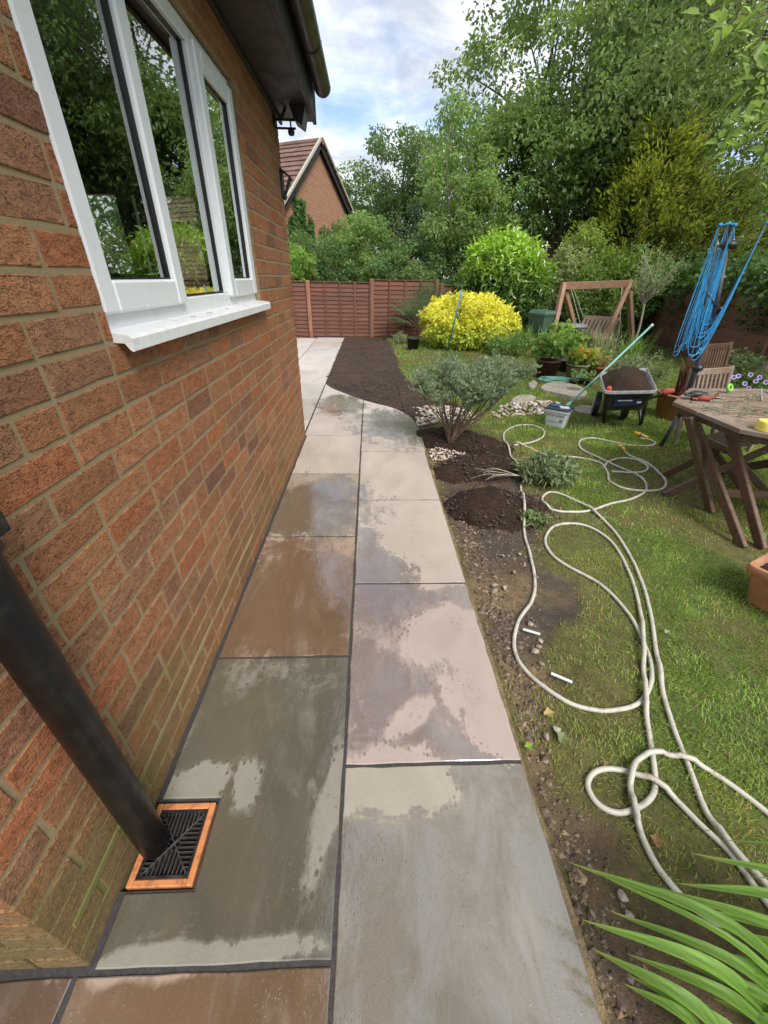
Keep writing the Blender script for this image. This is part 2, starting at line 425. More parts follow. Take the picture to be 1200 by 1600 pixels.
# ------------------------------------------------------------------ material set
def mk_brick():
    n = NT('brick'); c = n.attr()
    co = n.mapping(n.pos, (1, 1, 2.2))
    sp = n.noise(26, 5, 0.65, co); c = n.mix(n.ramp(sp, [(0.32, 0.0), (0.7, 1.0)]), n.hsv(c, v=0.78), n.hsv(c, h=0.508, v=1.18))
    soot = n.noise(7, 4, 0.6, n.mapping(n.pos, (1, 1, 0.6))); c = n.mix(n.ramp(soot, [(0.56, 0.0), (0.80, 0.25)]), c, (0.12, 0.06, 0.042))
    buff = n.noise(11, 4, 0.6, n.mapping(n.pos, (1, 1, 1), (3, 5, 1))); c = n.mix(n.ramp(buff, [(0.55, 0.0), (0.75, 0.5)]), c, (0.36, 0.21, 0.10))
    crease = n.noise(1.0, 6, 0.72, n.mapping(n.pos, (60, 60, 150)), 1.9)
    pit = n.ramp(crease, [(0.33, 0.0), (0.47, 1.0)]); c = n.mix(pit, n.hsv(c, v=0.30), c); fle = n.ramp(n.noise(300, 2), [(0.64, 0.0), (0.70, 0.55)]); c = n.mix(fle, c, (0.42, 0.27, 0.16))
    # algae low on the wall
    z = n.N.new('ShaderNodeSeparateXYZ'); n.L.new(n.pos, z.inputs[0])
    low = n.math('SUBTRACT', n.math('MULTIPLY_ADD', n.noise(5, 4), 0.5, 0.20), z.outputs[2])
    near = n.math('SUBTRACT', n.math('MULTIPLY_ADD', n.noise(3, 4), 1.2, 0.55), z.outputs[1])
    alg = n.math('MULTIPLY', n.ramp(low, [(0.0, 0.0), (0.22, 0.75)]), n.ramp(near, [(-0.0, 0.45), (0.6, 1.0)]))
    c = n.mix(alg, c, n.mix(n.noise(40, 4), (0.085, 0.085, 0.025), (0.20, 0.16, 0.07)))
    h = n.math('ADD', n.math('MULTIPLY', pit, 0.7), n.noise(240, 3))
    n.set(color=c, rough=0.88, spec=0.25, normal=n.bump(h, 0.9, 0.0035)); return n.m
M_BRICK = mk_brick()
def mk_mortar():
    n = NT('mortar'); f = n.noise(90, 5, 0.7); g = n.noise(4, 4)
    c = n.mix(f, (0.22, 0.165, 0.09), (0.37, 0.285, 0.16)); c = n.mix(n.ramp(g, [(0.45, 0.0), (0.7, 0.6)]), c, (0.30, 0.25, 0.17))
    z = n.N.new('ShaderNodeSeparateXYZ'); n.L.new(n.pos, z.inputs[0])
    low = n.math('SUBTRACT', n.math('MULTIPLY_ADD', n.noise(6, 4), 0.45, 0.18), z.outputs[2])
    near = n.math('SUBTRACT', 1.0, z.outputs[1])
    alg = n.math('MULTIPLY', n.ramp(low, [(0.0, 0.0), (0.2, 0.8)]), n.ramp(near, [(0.0, 0.15), (0.6, 1.0)]))
    c = n.mix(alg, c, (0.12, 0.125, 0.03))
    n.set(color=c, rough=0.95, spec=0.2, normal=n.bump(n.noise(330, 4, 0.7), 0.8, 0.003)); return n.m
M_MORTAR = mk_mortar()
def mk_slab():
    n = NT('sandstone'); c = n.attr(); X = n.N.new('ShaderNodeSeparateXYZ'); n.L.new(n.pos, X.inputs[0])
    # bedding swirls
    sw = n.noise(1.6, 6, 0.6, n.mapping(n.pos, (1.0, 0.45, 1), (0.3, 0.1, 0), (0, 0, 0.6)), 1.5)
    c = n.mix(n.ramp(sw, [(0.35, 0.0), (0.65, 1.0)]), n.hsv(c, v=0.86), n.hsv(c, h=0.495, sat=0.92, v=1.10))
    c = n.mix(n.ramp(n.noise(140, 3, 0.7), [(0.3, 0.25), (0.6, 0.0)]), c, n.hsv(c, v=0.6))
    # wetness: ellipses where water lies + broken film
    def ell(cx, cy, rx, ry, a=0.0):
        m = n.N.new('ShaderNodeMapping'); m.vector_type = 'TEXTURE'
        m.inputs['Location'].default_value = (cx, cy, 0); m.inputs['Rotation'].default_value = (0, 0, a); m.inputs['Scale'].default_value = (rx, ry, 50)
        n.L.new(n.pos, m.inputs[0]); l = n.N.new('ShaderNodeVectorMath'); l.operation = 'LENGTH'; n.L.new(m.outputs[0], l.inputs[0])
        return n.math('SUBTRACT', 1.0, l.outputs[1])
    acc = None
    for e in WET:
        v = ell(*e); acc = v if acc is None else n.math('MAXIMUM', acc, v)
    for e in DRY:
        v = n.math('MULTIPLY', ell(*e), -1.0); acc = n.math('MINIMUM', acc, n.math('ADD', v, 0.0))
    edge = n.math('MULTIPLY_ADD', n.noise(4.6, 8, 0.66, None, 1.1), 1.7, -0.85)
    fine = n.math('MULTIPLY_ADD', n.noise(38, 5, 0.65), 0.55, -0.275)
    w = n.math('ADD', n.math('ADD', acc, edge), fine)
    vsp = n.voronoi(48, n.mapping(n.pos, (1, 0.7, 1))); spot = n.ramp(vsp, [(0.16, 1.0), (0.34, 0.0)]); spz = n.ramp(n.noise(5, 4, 0.6, n.mapping(n.pos, (1, 1, 1), (3, 8, 0))), [(0.42, 0.0), (0.55, 1.0)])
    flow0 = n.noise(1.0, 6, 0.62, n.mapping(n.pos, (7, 3.0, 1), (3, 1, 0), (0, 0, -0.5)), 1.6); w = n.math('ADD', w, n.math('MULTIPLY_ADD', flow0, 1.2, -0.52))
    near0 = n.ramp(n.math('ABSOLUTE', w), [(0.0, 1.0), (0.55, 0.0)])
    w = n.math('ADD', w, n.math('MULTIPLY', n.math('MULTIPLY', n.math('MULTIPLY', spot, spz), near0), 0.55))
    soft = n.ramp(n.noise(2.3, 3, 0.5, n.mapping(n.pos, (1, 1, 1), (4, 9, 0))), [(0.35, 0.0), (0.6, 1.0)])
    wet = n.mix(soft, n.ramp(w, [(0.0, 0.0), (0.10, 1.0)]), n.ramp(w, [(-0.25, 0.0), (0.40, 1.0)]))
    film = n.ramp(w, [(0.12, 0.0), (0.42, 1.0)])
    flow = n.noise(1.0, 7, 0.62, n.mapping(n.pos, (9, 2.6, 1), (0, 0, 0), (0, 0, -0.5)), 1.3)
    glare = n.math('MULTIPLY', n.ramp(flow, [(0.50, 0.0), (0.68, 0.55)]), n.ramp(n.noise(2.8, 4, 0.6, n.mapping(n.pos, (1, 1, 1), (1, 5, 0))), [(0.40, 0.0), (0.58, 1.0)]))  # pale streaks painted into the wet colour stand for sky reflection
    # boot prints pressed in mud and water
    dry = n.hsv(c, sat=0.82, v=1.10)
    wc = n.mix(glare, n.hsv(c, sat=1.12, v=0.50), n.hsv(c, sat=0.75, v=0.95))
    col = n.mix(wet, dry, wc)
    rim = n.math('MULTIPLY', n.ramp(w, [(-0.05, 0.0), (0.015, 1.0), (0.05, 0.0)]), 0.35); col = n.mix(rim, col, n.hsv(c, h=0.492, sat=1.2, v=0.72))
    tread = None
    for (tx, ty, ta, tl) in TREADS:
        mm = n.N.new('ShaderNodeMapping'); mm.vector_type = 'TEXTURE'; mm.inputs['Location'].default_value = (tx, ty, 0); mm.inputs['Rotation'].default_value = (0, 0, ta); mm.inputs['Scale'].default_value = (tl*0.19, tl*0.5, 50)
        n.L.new(n.pos, mm.inputs[0]); ln = n.N.new('ShaderNodeVectorMath'); ln.operation = 'LENGTH'; n.L.new(mm.outputs[0], ln.inputs[0])
        vb = n.voronoi(1.0, n.mapping(mm.outputs[0], (2.3, 5.2, 0)), 'F1', 0.75)
        k = n.math('MULTIPLY', n.math('LESS_THAN', ln.outputs[1], 1.0), n.math('LESS_THAN', vb, 0.34))
        k = n.math('MULTIPLY', k, n.ramp(n.noise(14, 4, 0.6), [(0.42, 0.0), (0.60, 0.55)])); tread = k if tread is None else n.math('MAXIMUM', tread, k)
    col = n.mix(tread, col, n.hsv(c, h=0.48, sat=1.35, v=0.66))
    mud = n.ramp(n.noise(3.2, 6, 0.7, n.mapping(n.pos, (1, 1, 1), (2, 3, 0))), [(0.56, 0.0), (0.72, 0.22)]); col = n.mix(mud, col, (0.17, 0.12, 0.075))
    sand = n.ramp(n.noise(420, 2), [(0.66, 0.0), (0.72, 0.5)]); col = n.mix(sand, col, n.hsv(c, v=1.35))
    # droplets standing on the stone
    vd = n.voronoi(120, None); cell = n.voronoi(120, None, 'F1', 1.0, 1); sx = n.N.new('ShaderNodeSeparateColor'); n.L.new(cell, sx.inputs[0])
    rad = n.math('MULTIPLY', sx.outputs[0], 0.42)
    dome = n.math('SUBTRACT', rad, vd); dome = n.math('MAXIMUM', dome, 0.0)
    patch = n.ramp(n.noise(4.0, 4, 0.6, n.mapping(n.pos, (1, 1, 1), (7, 1, 0))), [(0.40, 0.0), (0.58, 1.0)])
    dome = n.math('MULTIPLY', n.math('MULTIPLY', dome, patch), wet)
    isd = n.ramp(dome, [(0.0, 0.0), (0.02, 1.0)])
    r = n.mix(wet, 0.58, n.mix(film, 0.26, 0.07)); r = n.mix(glare, r, 0.34); r = n.mix(n.math('MULTIPLY', isd, 0.5), r, 0.08)
    rip = n.noise(9, 4, 0.6)
    hgt = n.math('ADD', n.math('MULTIPLY', n.noise(260, 3, 0.7), n.math('SUBTRACT', 1.0, n.math('MULTIPLY', film, 0.95))), n.math('MULTIPLY', dome, 5.0))
    b = n.bump(rip, 0.10, 0.02); b = n.bump(n.noise(26, 5, 0.6), 0.10, 0.006, b); b = n.bump(flow, 0.12, 0.008, b); b = n.bump(hgt, 0.35, 0.0016, b)
    b2 = n.bump(rip, 0.05, 0.02); b2 = n.bump(n.noise(34, 5, 0.6, n.mapping(n.pos, (1.4, .7, 1), (0, 0, 0), (0, 0, -.5))), 0.13, 0.005, b2); b2 = n.bump(n.math('MULTIPLY', dome, 5.0), 0.22, 0.0012, b2)
    cw = n.math('MULTIPLY', n.mix(film, wet, 1.0), wet); cw = n.math('MULTIPLY', cw, n.math('SUBTRACT', 1.0, n.math('MULTIPLY', glare, 0.7))); cw = n.math('MULTIPLY', cw, n.ramp(n.noise(3.1, 6, 0.65, n.mapping(n.pos, (1.6, 0.8, 1), (6, 2, 0), (0, 0, -0.5)), 0.8), [(0.40, 0.08), (0.56, 1.0)]))
    n.set(color=col, rough=r, spec=n.math('MULTIPLY_ADD', wet, 0.25, 0.38), normal=b, coat=cw, coatr=n.mix(film, 0.22, 0.05), coati=2.1, coatn=b2); return n.m
def _g(px, py): p = P(px, py); return p.x, p.y
WET = [(*_g(440, 930), 0.62, 0.56, 0), (*_g(480, 790), 0.48, 0.44, 0.2), (*_g(400, 1250), 0.62, 0.58, 0), (*_g(330, 1570), 0.45, 0.25, 0),
       (*_g(720, 1430), 0.72, 0.50, 0.1), (*_g(610, 1010), 0.26, 0.56, -0.15), (*_g(660, 1150), 0.22, 0.09, 0.4), (*_g(760, 1130), 0.07, 0.06, 0),
       (*_g(575, 880), 0.12, 0.35, 0), (*_g(625, 665), 0.5, 0.62, 0.2), (*_g(535, 632), 0.3, 0.5, 0), (*_g(695, 935), 0.30, 0.09, 0.1),
       (*_g(60, 1580), 0.4, 0.25, 0)]
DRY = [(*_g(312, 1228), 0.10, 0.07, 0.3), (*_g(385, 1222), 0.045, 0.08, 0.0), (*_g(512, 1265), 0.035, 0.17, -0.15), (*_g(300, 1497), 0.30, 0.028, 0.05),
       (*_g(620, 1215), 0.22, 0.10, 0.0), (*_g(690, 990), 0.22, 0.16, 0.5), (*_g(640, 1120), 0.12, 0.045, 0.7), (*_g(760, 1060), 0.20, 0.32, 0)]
TREADS = []                                # boot prints: centre, turn, length
for px, py, ang, L_ in ((725, 1065, 0.42, 0.27), (640, 1090, 0.30, 0.27), (505, 1275, -0.1, 0.25), (705, 960, 0.2, 0.2), (800, 905, 0.3, 0.2)):
    TREADS.append((*_g(px, py), ang, L_))
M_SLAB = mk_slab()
M_JOINT = simple('jointing_compound', (0.045, 0.042, 0.04), 0.8, 0.3, 120, 0.7, 0.003)
M_SANDBED = simple('sand_mortar', (0.20, 0.145, 0.075), 0.9, 0.3, 30, 0.8, 0.01, dirt=((0.085, 0.06, 0.04), 9, 0.85))
def mk_ground():
    n = NT('ground'); c = n.attr()
    f = n.noise(18, 6, 0.65); c = n.mix(n.ramp(f, [(0.3, 0.0), (0.7, 1.0)]), n.hsv(c, v=0.68), n.hsv(c, v=1.3))
    c = n.mix(n.ramp(n.noise(95, 4, 0.7), [(0.55, 0.0), (0.72, 0.6)]), c, n.hsv(c, sat=0.8, v=1.9))
    c = n.mix(n.ramp(n.noise(150, 3, 0.7), [(0.30, 0.7), (0.48, 0.0)]), c, n.hsv(c, v=0.4))
    b = n.bump(n.noise(30, 6, 0.7), 0.6, 0.02); b = n.bump(n.noise(170, 4, 0.7), 0.8, 0.006, b)
    n.set(color=c, rough=0.9, spec=0.25, normal=b); return n.m
M_GROUND = mk_ground()
M_SOIL = (lambda n: (n.set(color=n.mix(n.ramp(n.noise(60, 5, 0.7), [(0.35, 0.0), (0.7, 1.0)]), n.hsv(n.attr(), v=0.5), n.hsv(n.attr(), v=1.5)), rough=0.95, spec=0.15,
          normal=n.bump(n.noise(120, 5, 0.75), 1.0, 0.012, n.bump(n.noise(34, 5, 0.7), 0.8, 0.02))), n.m)[1])(NT('soil'))
M_UPVC = simple('white_upvc', (0.74, 0.76, 0.78), 0.28, 0.015, 9, 0.02, 0.001)
M_SILL = simple('white_sill', (0.74, 0.75, 0.75), 0.35, 0.02, 9, 0.03, 0.001, dirt=((0.40, 0.35, 0.28), 26, 0.30))
M_GASKET = simple('black_gasket', (0.012, 0.012, 0.014), 0.45, 0.1, 30, 0)
M_BLACK = simple('black_plastic', (0.014, 0.014, 0.016), 0.42, 0.2, 16, 0.1, 0.001, dirt=((0.085, 0.08, 0.07), 16, 0.55))
M_DARKWOOD = simple('dark_brown_timber', (0.030, 0.021, 0.022), 0.55, 0.2, 14, 0.2, 0.003)
M_GUTTER = simple('brown_gutter', (0.045, 0.038, 0.036), 0.4, 0.15, 12, 0.05, 0.002, dirt=((0.10, 0.10, 0.06), 9, 0.4))
M_ORANGE = simple('orange_plastic', (0.56, 0.215, 0.08), 0.42, 0.1, 18, 0.1, 0.001, dirt=((0.06, 0.04, 0.03), 35, 0.7))
M_GRATE = simple('wet_grate', (0.06, 0.054, 0.05), 0.25, 0.3, 40, 0.1, 0.001)
M_WATER = simple('dark_water', (0.006, 0.005, 0.004), 0.05, 0.1, 5, 0.02, 0.002)
def mk_glass():
    n = NT('window_glass'); N, L = n.N, n.L
    fr = N.new('ShaderNodeFresnel'); fr.inputs[0].default_value = 1.5
    w = n.bump(n.noise(2.0, 2), 0.02, 0.02)
    f = n.math('MULTIPLY', fr.outputs[0], 3.0, clamp=True); f = n.math('ADD', f, n.ramp(n.noise(9, 5, 0.7, n.mapping(n.pos, (1, 1, 0.15))), [(0.5, 0.0), (0.9, 0.03)]), clamp=True)
    tb = N.new('ShaderNodeBsdfTransparent'); tb.inputs[0].default_value = (0.55, 0.6, 0.58, 1)
    gl = N.new('ShaderNodeBsdfGlossy'); gl.inputs['Roughness'].default_value = 0.012; gl.inputs[0].default_value = (0.95, 0.97, 0.97, 1); L.new(w, gl.inputs['Normal'])
    m = N.new('ShaderNodeMixShader'); L.new(f, m.inputs[0]); L.new(tb.outputs[0], m.inputs[1]); L.new(gl.outputs[0], m.inputs[2]); L.new(m.outputs[0], n.out.inputs[0])
    return n.m
M_GLASS = mk_glass()
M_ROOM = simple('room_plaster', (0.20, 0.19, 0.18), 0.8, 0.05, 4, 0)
M_LEAF = leaf_mat('leaf', 0.42, 0.48, (1.75, 1.65, 1.85))
M_LEAFG = leaf_mat('glossy_leaf', 0.25, 0.3, (1.15, 1.15, 1.1), spec=0.5)
M_LEAFM = leaf_mat('matt_leaf', 0.6, 0.38, (1.2, 1.2, 1.15), spec=0.25)
M_GRASS = leaf_mat('grass_blade', 0.5, 0.4, (1.5, 1.42, 1.25))
M_BARK = simple('bark', (0.16, 0.125, 0.09), 0.9, 0.35, 14, 0.8, 0.02, dirt=((0.07, 0.085, 0.04), 6, 0.6))
M_TWIG = simple('twig_bark', (0.15, 0.10, 0.065), 0.85, 0.3, 40, 0.5, 0.003)
M_PALEBARK = simple('pale_bark', (0.36, 0.32, 0.25), 0.85, 0.3, 40, 0.5, 0.003)
M_FENCE = wood_mat('red_brown_fence_wood', (0.145, 0.055, 0.034), 0.28, 0.75, (3, 30, 60))
M_FENCEPOST = wood_mat('fence_post_wood', (0.26, 0.115, 0.065), 0.25, 0.75, (30, 30, 3))
M_FENCEDARK = wood_mat('dark_brown_fence_wood', (0.24, 0.11, 0.068), 0.28, 0.8, (3, 30, 60), grey=(0.14, 0.09, 0.06))
M_TEAK = wood_mat('weathered_teak', (0.20, 0.135, 0.095), 0.25, 0.7, (3, 60, 60), grey=(0.30, 0.25, 0.21))
M_TEAKLEG = wood_mat('stained_teak', (0.12, 0.065, 0.04), 0.3, 0.6, (3, 50, 50))
M_SWING = wood_mat('swing_timber', (0.30, 0.17, 0.10), 0.22, 0.75, (3, 40, 40))
M_GREYWOOD = wood_mat('weathered_slat', (0.17, 0.11, 0.085), 0.25, 0.75, (3, 40, 40))
M_TERRA = simple('terracotta', (0.40, 0.165, 0.075), 0.75, 0.2, 9, 0.2, 0.004, dirt=((0.42, 0.33, 0.25), 8, 0.45))
M_PLUMPOT = simple('plum_glaze', (0.085, 0.025, 0.022), 0.3, 0.2, 12, 0.1, 0.003)
M_HOSE = (lambda n: (n.set(color=n.mix(n.ramp(n.noise(22, 5, 0.7), [(0.52, 0.0), (0.72, 0.75)]), n.mix(n.noise(7, 4), (0.40, 0.37, 0.30), (0.54, 0.51, 0.44)), (0.13, 0.10, 0.075)), rough=0.42,
          normal=n.bump(n.noise(160, 3), 0.2, 0.002)), n.m)[1])(NT('hose_rubber'))
M_YELLOW = simple('yellow_plastic', (0.75, 0.42, 0.03), 0.4, 0.12, 30, 0.05, 0.001)
M_TAPE = simple('yellow_sponge', (0.78, 0.66, 0.12), 0.8, 0.1, 60, 0.5, 0.003)
M_GREY = simple('grey_plastic', (0.18, 0.18, 0.185), 0.5, 0.2, 30, 0.1, 0.001)
M_GREENBIN = simple('green_bin_plastic', (0.055, 0.115, 0.075), 0.42, 0.15, 10, 0.08, 0.002, dirt=((0.17, 0.2, 0.17), 9, 0.4))
M_MINT = simple('mint_plastic', (0.25, 0.56, 0.48), 0.4, 0.1, 15, 0.05, 0.001)
M_BLUEPOLE = simple('blue_metal', (0.06, 0.19, 0.38), 0.35, 0.15, 18, 0.05, 0.001, dirt=((0.3, 0.38, 0.42), 14, 0.5))
M_BLUELINE = simple('blue_line_plastic', (0.05, 0.34, 0.66), 0.35, 0.2, 40, 0.0)
M_ALU = simple('dull_grey_metal', (0.065, 0.07, 0.078), 0.5, 0.15, 25, 0.05, 0.001, metal=0.3)
M_BARROW = simple('barrow_pan', (0.014, 0.015, 0.017), 0.4, 0.25, 14, 0.1, 0.002, dirt=((0.10, 0.085, 0.07), 12, 0.45))
M_GALV = simple('muddy_galvanised', (0.36, 0.36, 0.355), 0.5, 0.2, 16, 0.15, 0.002, metal=0.2, dirt=((0.19, 0.15, 0.11), 11, 0.7))
M_RED = simple('red_rubber', (0.62, 0.075, 0.05), 0.5, 0.1, 25, 0.1, 0.001)
M_BLUESTICK = simple('blue_sticker', (0.015, 0.04, 0.13), 0.35, 0.1, 20, 0.0)
M_WHITE = simple('white_plastic', (0.66, 0.68, 0.68), 0.4, 0.06, 15, 0.05, 0.001, dirt=((0.3, 0.25, 0.2), 10, 0.4))
M_BUCKET = simple('grey_white_tub', (0.46, 0.50, 0.51), 0.4, 0.06, 15, 0.05, 0.001, dirt=((0.3, 0.25, 0.2), 10, 0.35))
M_NAVY = simple('navy_plastic', (0.03, 0.045, 0.07), 0.35, 0.1, 15, 0.05, 0.001)
M_BROWNINK = simple('brown_print', (0.14, 0.07, 0.035), 0.5, 0.05, 15, 0.0)
M_GREYINK = simple('grey_print', (0.16, 0.20, 0.23), 0.5, 0.05, 15, 0.0)
M_STONE = simple('weathered_stone', (0.36, 0.32, 0.26), 0.88, 0.25, 22, 0.7, 0.006, dirt=((0.17, 0.15, 0.1), 9, 0.5))
M_PEBBLE = simple('pebble', (0.5, 0.44, 0.36), 0.7, 0.15, 30, 0.15, 0.002, attr=True)
M_GLOVE = simple('black_glove', (0.018, 0.02, 0.024), 0.55, 0.2, 60, 0.3, 0.002)
M_GLOVERED = simple('red_glove', (0.30, 0.06, 0.035), 0.75, 0.2, 60, 0.5, 0.002)
M_LIME = simple('lime_tape', (0.20, 0.48, 0.07), 0.4, 0.1, 40, 0.0)
M_SWORD = leaf_mat('sword_leaf', 0.48, 0.32, (1.1, 1.1, 1.0), 0.3)
M_PURPLE = leaf_mat('petal', 0.6, 0.3)
M_RENDERB = (lambda n: (lambda bt: (n.set(color=n.mix(n.ramp(n.noise(1.3, 4), [(0.35, 0.0), (0.7, 0.5)]), bt.outputs[0], (0.31, 0.17, 0.10)), rough=0.9), n.m)[1])((lambda b: (
        [setattr(b.inputs[i], 'default_value', v) for i, v in ((1, (0.34, 0.15, 0.085, 1)), (2, (0.25, 0.105, 0.06, 1)), (3, (0.40, 0.29, 0.20, 1)), (4, 1.0), (5, 0.008), (8, 0.225), (9, 0.075))],
        n.L.new(n.mapping(n.attr('uvw', 1), (1, 1, 1)), b.inputs[0]), b)[-1])(n.N.new('ShaderNodeTexBrick'))))(NT('far_brick'))
M_TILE = simple('roof_tile_brown', (0.17, 0.095, 0.075), 0.8, 0.3, 3, 0.4, 0.02)
M_CREAM = simple('weathered_board', (0.40, 0.36, 0.29), 0.7, 0.1, 5, 0.1, 0.003)

# ------------------------------------------------------------------ paving
WX = -0.665                                # face of the house wall
JX, EX = -0.090, 0.515                     # joint between the two slab columns, outer edge of the path
Y0, Y1 = 0.27, 3.89                        # near and far corner of the bay
curve = [P(665, 705), P(660, 685), P(653, 667), P(641, 651), P(626, 642), P(610, 636), P(590, 631), P(568, 625), P(548, 618), P(530, 611), P(518, 606), P(508, 599)]
curve = catmull(curve, 4)
paving = obj('paving', None); paving['kind'] = 'structure'
paving.empty_display_size = 0.1
jw = 0.006
slab_n = 0
def slab(poly, col, z=0.0):
    global slab_n
    poly = [(p[0], p[1]) for p in poly]; slab_n += 1; q = []
    for i in range(len(poly)):                  # sawn and hand dressed edges wander a little
        a, b = poly[i], poly[(i+1) % len(poly)]; L_ = math.hypot(b[0]-a[0], b[1]-a[1]); k = max(1, int(L_/0.055)); q.append(a)
        for j in range(1, k):
            g = random.gauss(0, 0.0013) if L_ > 0.2 else 0; q.append((a[0]+(b[0]-a[0])*j/k-(b[1]-a[1])/L_*g, a[1]+(b[1]-a[1])*j/k+(b[0]-a[0])/L_*g))
    poly = q
    dz = random.uniform(-0.0012, 0.0012)
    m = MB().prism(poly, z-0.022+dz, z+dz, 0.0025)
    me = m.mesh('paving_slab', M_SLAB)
    a = me.color_attributes.new('col', 'FLOAT_COLOR', 'POINT'); c = np.ones((len(me.vertices), 4), np.float32); c[:, :3] = col; a.data.foreach_set('color', c.ravel())
    return obj('paving_slab', me, paving)
def rect(x0, x1, y0, y1): return [(x0+jw, y0+jw), (x1-jw, y0+jw), (x1-jw, y1-jw), (x0+jw, y1-jw)]
GREEN, BROWN, BEIGE, PINK, GREYB, PALE = (0.215, 0.195, 0.145), (0.30, 0.20, 0.125), (0.37, 0.305, 0.24), (0.36, 0.275, 0.225), (0.32, 0.275, 0.205), (0.42, 0.365, 0.31)
drx = [P(190, 1390), P(300, 1386), P(337, 1254), P(248, 1254)]   # gully opening
gx0, gx1, gy0, gy1 = WX+0.012, P(318, 1320).x, P(245, 1386).y, P(295, 1254).y
yl = [0.257, 1.14, 2.05, 2.97, 3.89, 4.81]
lx = WX+0.013
# first left slab is cut round the gully
slab([(lx+jw, yl[0]+jw), (JX-jw, yl[0]+jw), (JX-jw, yl[1]-jw), (lx+jw, yl[1]-jw), (lx+jw, gy1+0.012), (gx1+0.012, gy1+0.012), (gx1+0.012, gy0-0.012), (lx+jw, gy0-0.012)], GREEN)
for i, c in ((1, BROWN), (2, (0.28, 0.22, 0.15)), (3, BEIGE)):
    slab(rect(lx, JX, yl[i], yl[i+1]), c)
slab(rect(WX-0.01, JX, yl[4], yl[5]), BEIGE)
yr = [-0.21, 0.697, 1.605, 2.525, 3.455, 4.385]
for i, c in enumerate((GREYB, PINK, BEIGE, BEIGE)):
    # outer edge runs straight to the bend
    slab(rect(JX, EX, yr[i], yr[i+1]), c)
def clip_y(poly, y, keep_above):
    out = []; n = len(poly)
    for i in range(n):
        a, b = poly[i], poly[(i+1) % n]; ia = (a[1] >= y) == keep_above; ib = (b[1] >= y) == keep_above
        if ia: out.append(a)
        if ia != ib:
            t = (y-a[1])/(b[1]-a[1]); out.append((a[0]+t*(b[0]-a[0]), y))
    return out
def clip_x(poly, x, keep_right): return [(q[1], q[0]) for q in clip_y([(p[1], p[0]) for p in poly], x, keep_right)]
bend = [(EX, yr[4])]+[(p.x, p.y) for p in curve if p.y > yr[4]+0.03]
region = bend+[(WX-0.02, bend[-1][1]), (WX-0.02, yr[4])]
rr = clip_x(region, JX+jw, True); rl = clip_x(region, JX-jw, False); rl = clip_x(rl, WX-0.01+jw, True)
def clean(poly):
    out = []
    for p in poly:
        if not out or math.hypot(p[0]-out[-1][0], p[1]-out[-1][1]) > 0.012: out.append(p)
    if math.hypot(out[0][0]-out[-1][0], out[0][1]-out[-1][1]) < 0.012: out.pop()
    return out
slab(clean(clip_y(clip_y(rr, yr[4]+jw, True), yr[5]-jw, False)), BEIGE)
slab(clean(clip_y(rr, yr[5]+jw, True)), PALE)
slab(clean(clip_y(rl, yl[5]+jw, True)), PALE)
for x0, x1, c in ((WX-0.02, JX, BROWN), (-1.25, WX-0.02, (0.22, 0.15, 0.105))):
    slab(rect(x0, x1, -0.66, yl[0]), c)
slab(rect(JX, EX, -1.12, yr[0]), GREYB)
# patio beyond the corner
PX_ = [WX-0.015, -1.385, -2.30, -3.21, -4.12]
for j in range(4):
    off = [0.47, 0.16, 0.47, 0.16][j]; ys = [3.91]+[3.91+off+0.905*k for k in range(0, 9)]
    for k in range(len(ys)-1):
        a, b = ys[k], min(ys[k+1], 11.45)
        if b-a < 0.1: continue
        x1, x0 = PX_[j], PX_[j+1]
        if a < 3.95 and j > 2: continue
        slab(rect(x0, x1, a, b), random.choice((PALE, (0.45, 0.39, 0.34), (0.40, 0.36, 0.33), (0.43, 0.39, 0.36), BEIGE)))
jb = MB()
outl = [(EX-0.006, -1.15)]+[(EX-0.006, yr[4])]+[(p[0]-0.006, p[1]-0.006) for p in bend[1:]]+[(WX-0.023, bend[-1][1]+0.01), (WX-0.023, 11.43), (-4.12, 11.43), (-4.12, 3.8), (WX-0.03, 3.8), (WX-0.03, gy1+.006), (gx1+.006, gy1+.006), (gx1+.006, gy0-.006), (WX-0.03, gy0-.006), (WX-0.03, 0.3), (-1.3, 0.26), (-1.3, -1.15)]
jb.prism(outl, -0.05, -0.0045)
tag(jb.build('mortar_bed', M_JOINT, paving), 'dark grey jointing between the slabs')
hb = MB()                                  # sandy haunching showing along the outer edge
hp = [(EX-0.004, -0.5)]+[(EX-0.004, 0.3+0.35*i) for i in range(9)]; hq = [(EX+0.016+0.012*math.sin(i*2.3)+random.uniform(-.008, .008), (-0.5 if i == 0 else 0.3+0.35*(i-1))) for i in range(10)]
hb.prism(hp+hq[::-1], -0.06, -0.022)
tag(hb.build('edge_haunching', M_SANDBED, paving), 'sandy mortar haunching along the cut edge')
# tread marks
def add_tread(o):
    pass
# ------------------------------------------------------------------ house
house = thing('brick_house', 'red brick house with white framed window and dark eaves beside the wet paving', 'house', (WX, Y0, 0))
def hl(o): o.parent = house; o.matrix_parent_inverse = Matrix.Translation((-WX, -Y0, 0)); return o
wall = hl(obj('wall', None)); 
WY0, WY1, WZ0, WZ1 = 1.125, 2.745, 1.253, 2.215   # window opening
ZT = 2.385
mb = MB(); mx = WX-0.0014
def wallbox(y0, y1, z0, z1): mb.box((mx-0.2, y0, z0), (mx, y1, z1))
wallbox(Y0+0.004, WY0, -0.1, ZT+0.2); wallbox(WY1, Y1-0.004, -0.1, ZT+0.2); wallbox(WY0, WY1, -0.1, WZ0-0.03); wallbox(WY0, WY1, WZ1, ZT+0.2)
mb.box((-3.2, Y0+0.0014, -0.1), (mx-0.2, Y0+0.2, 0.9))
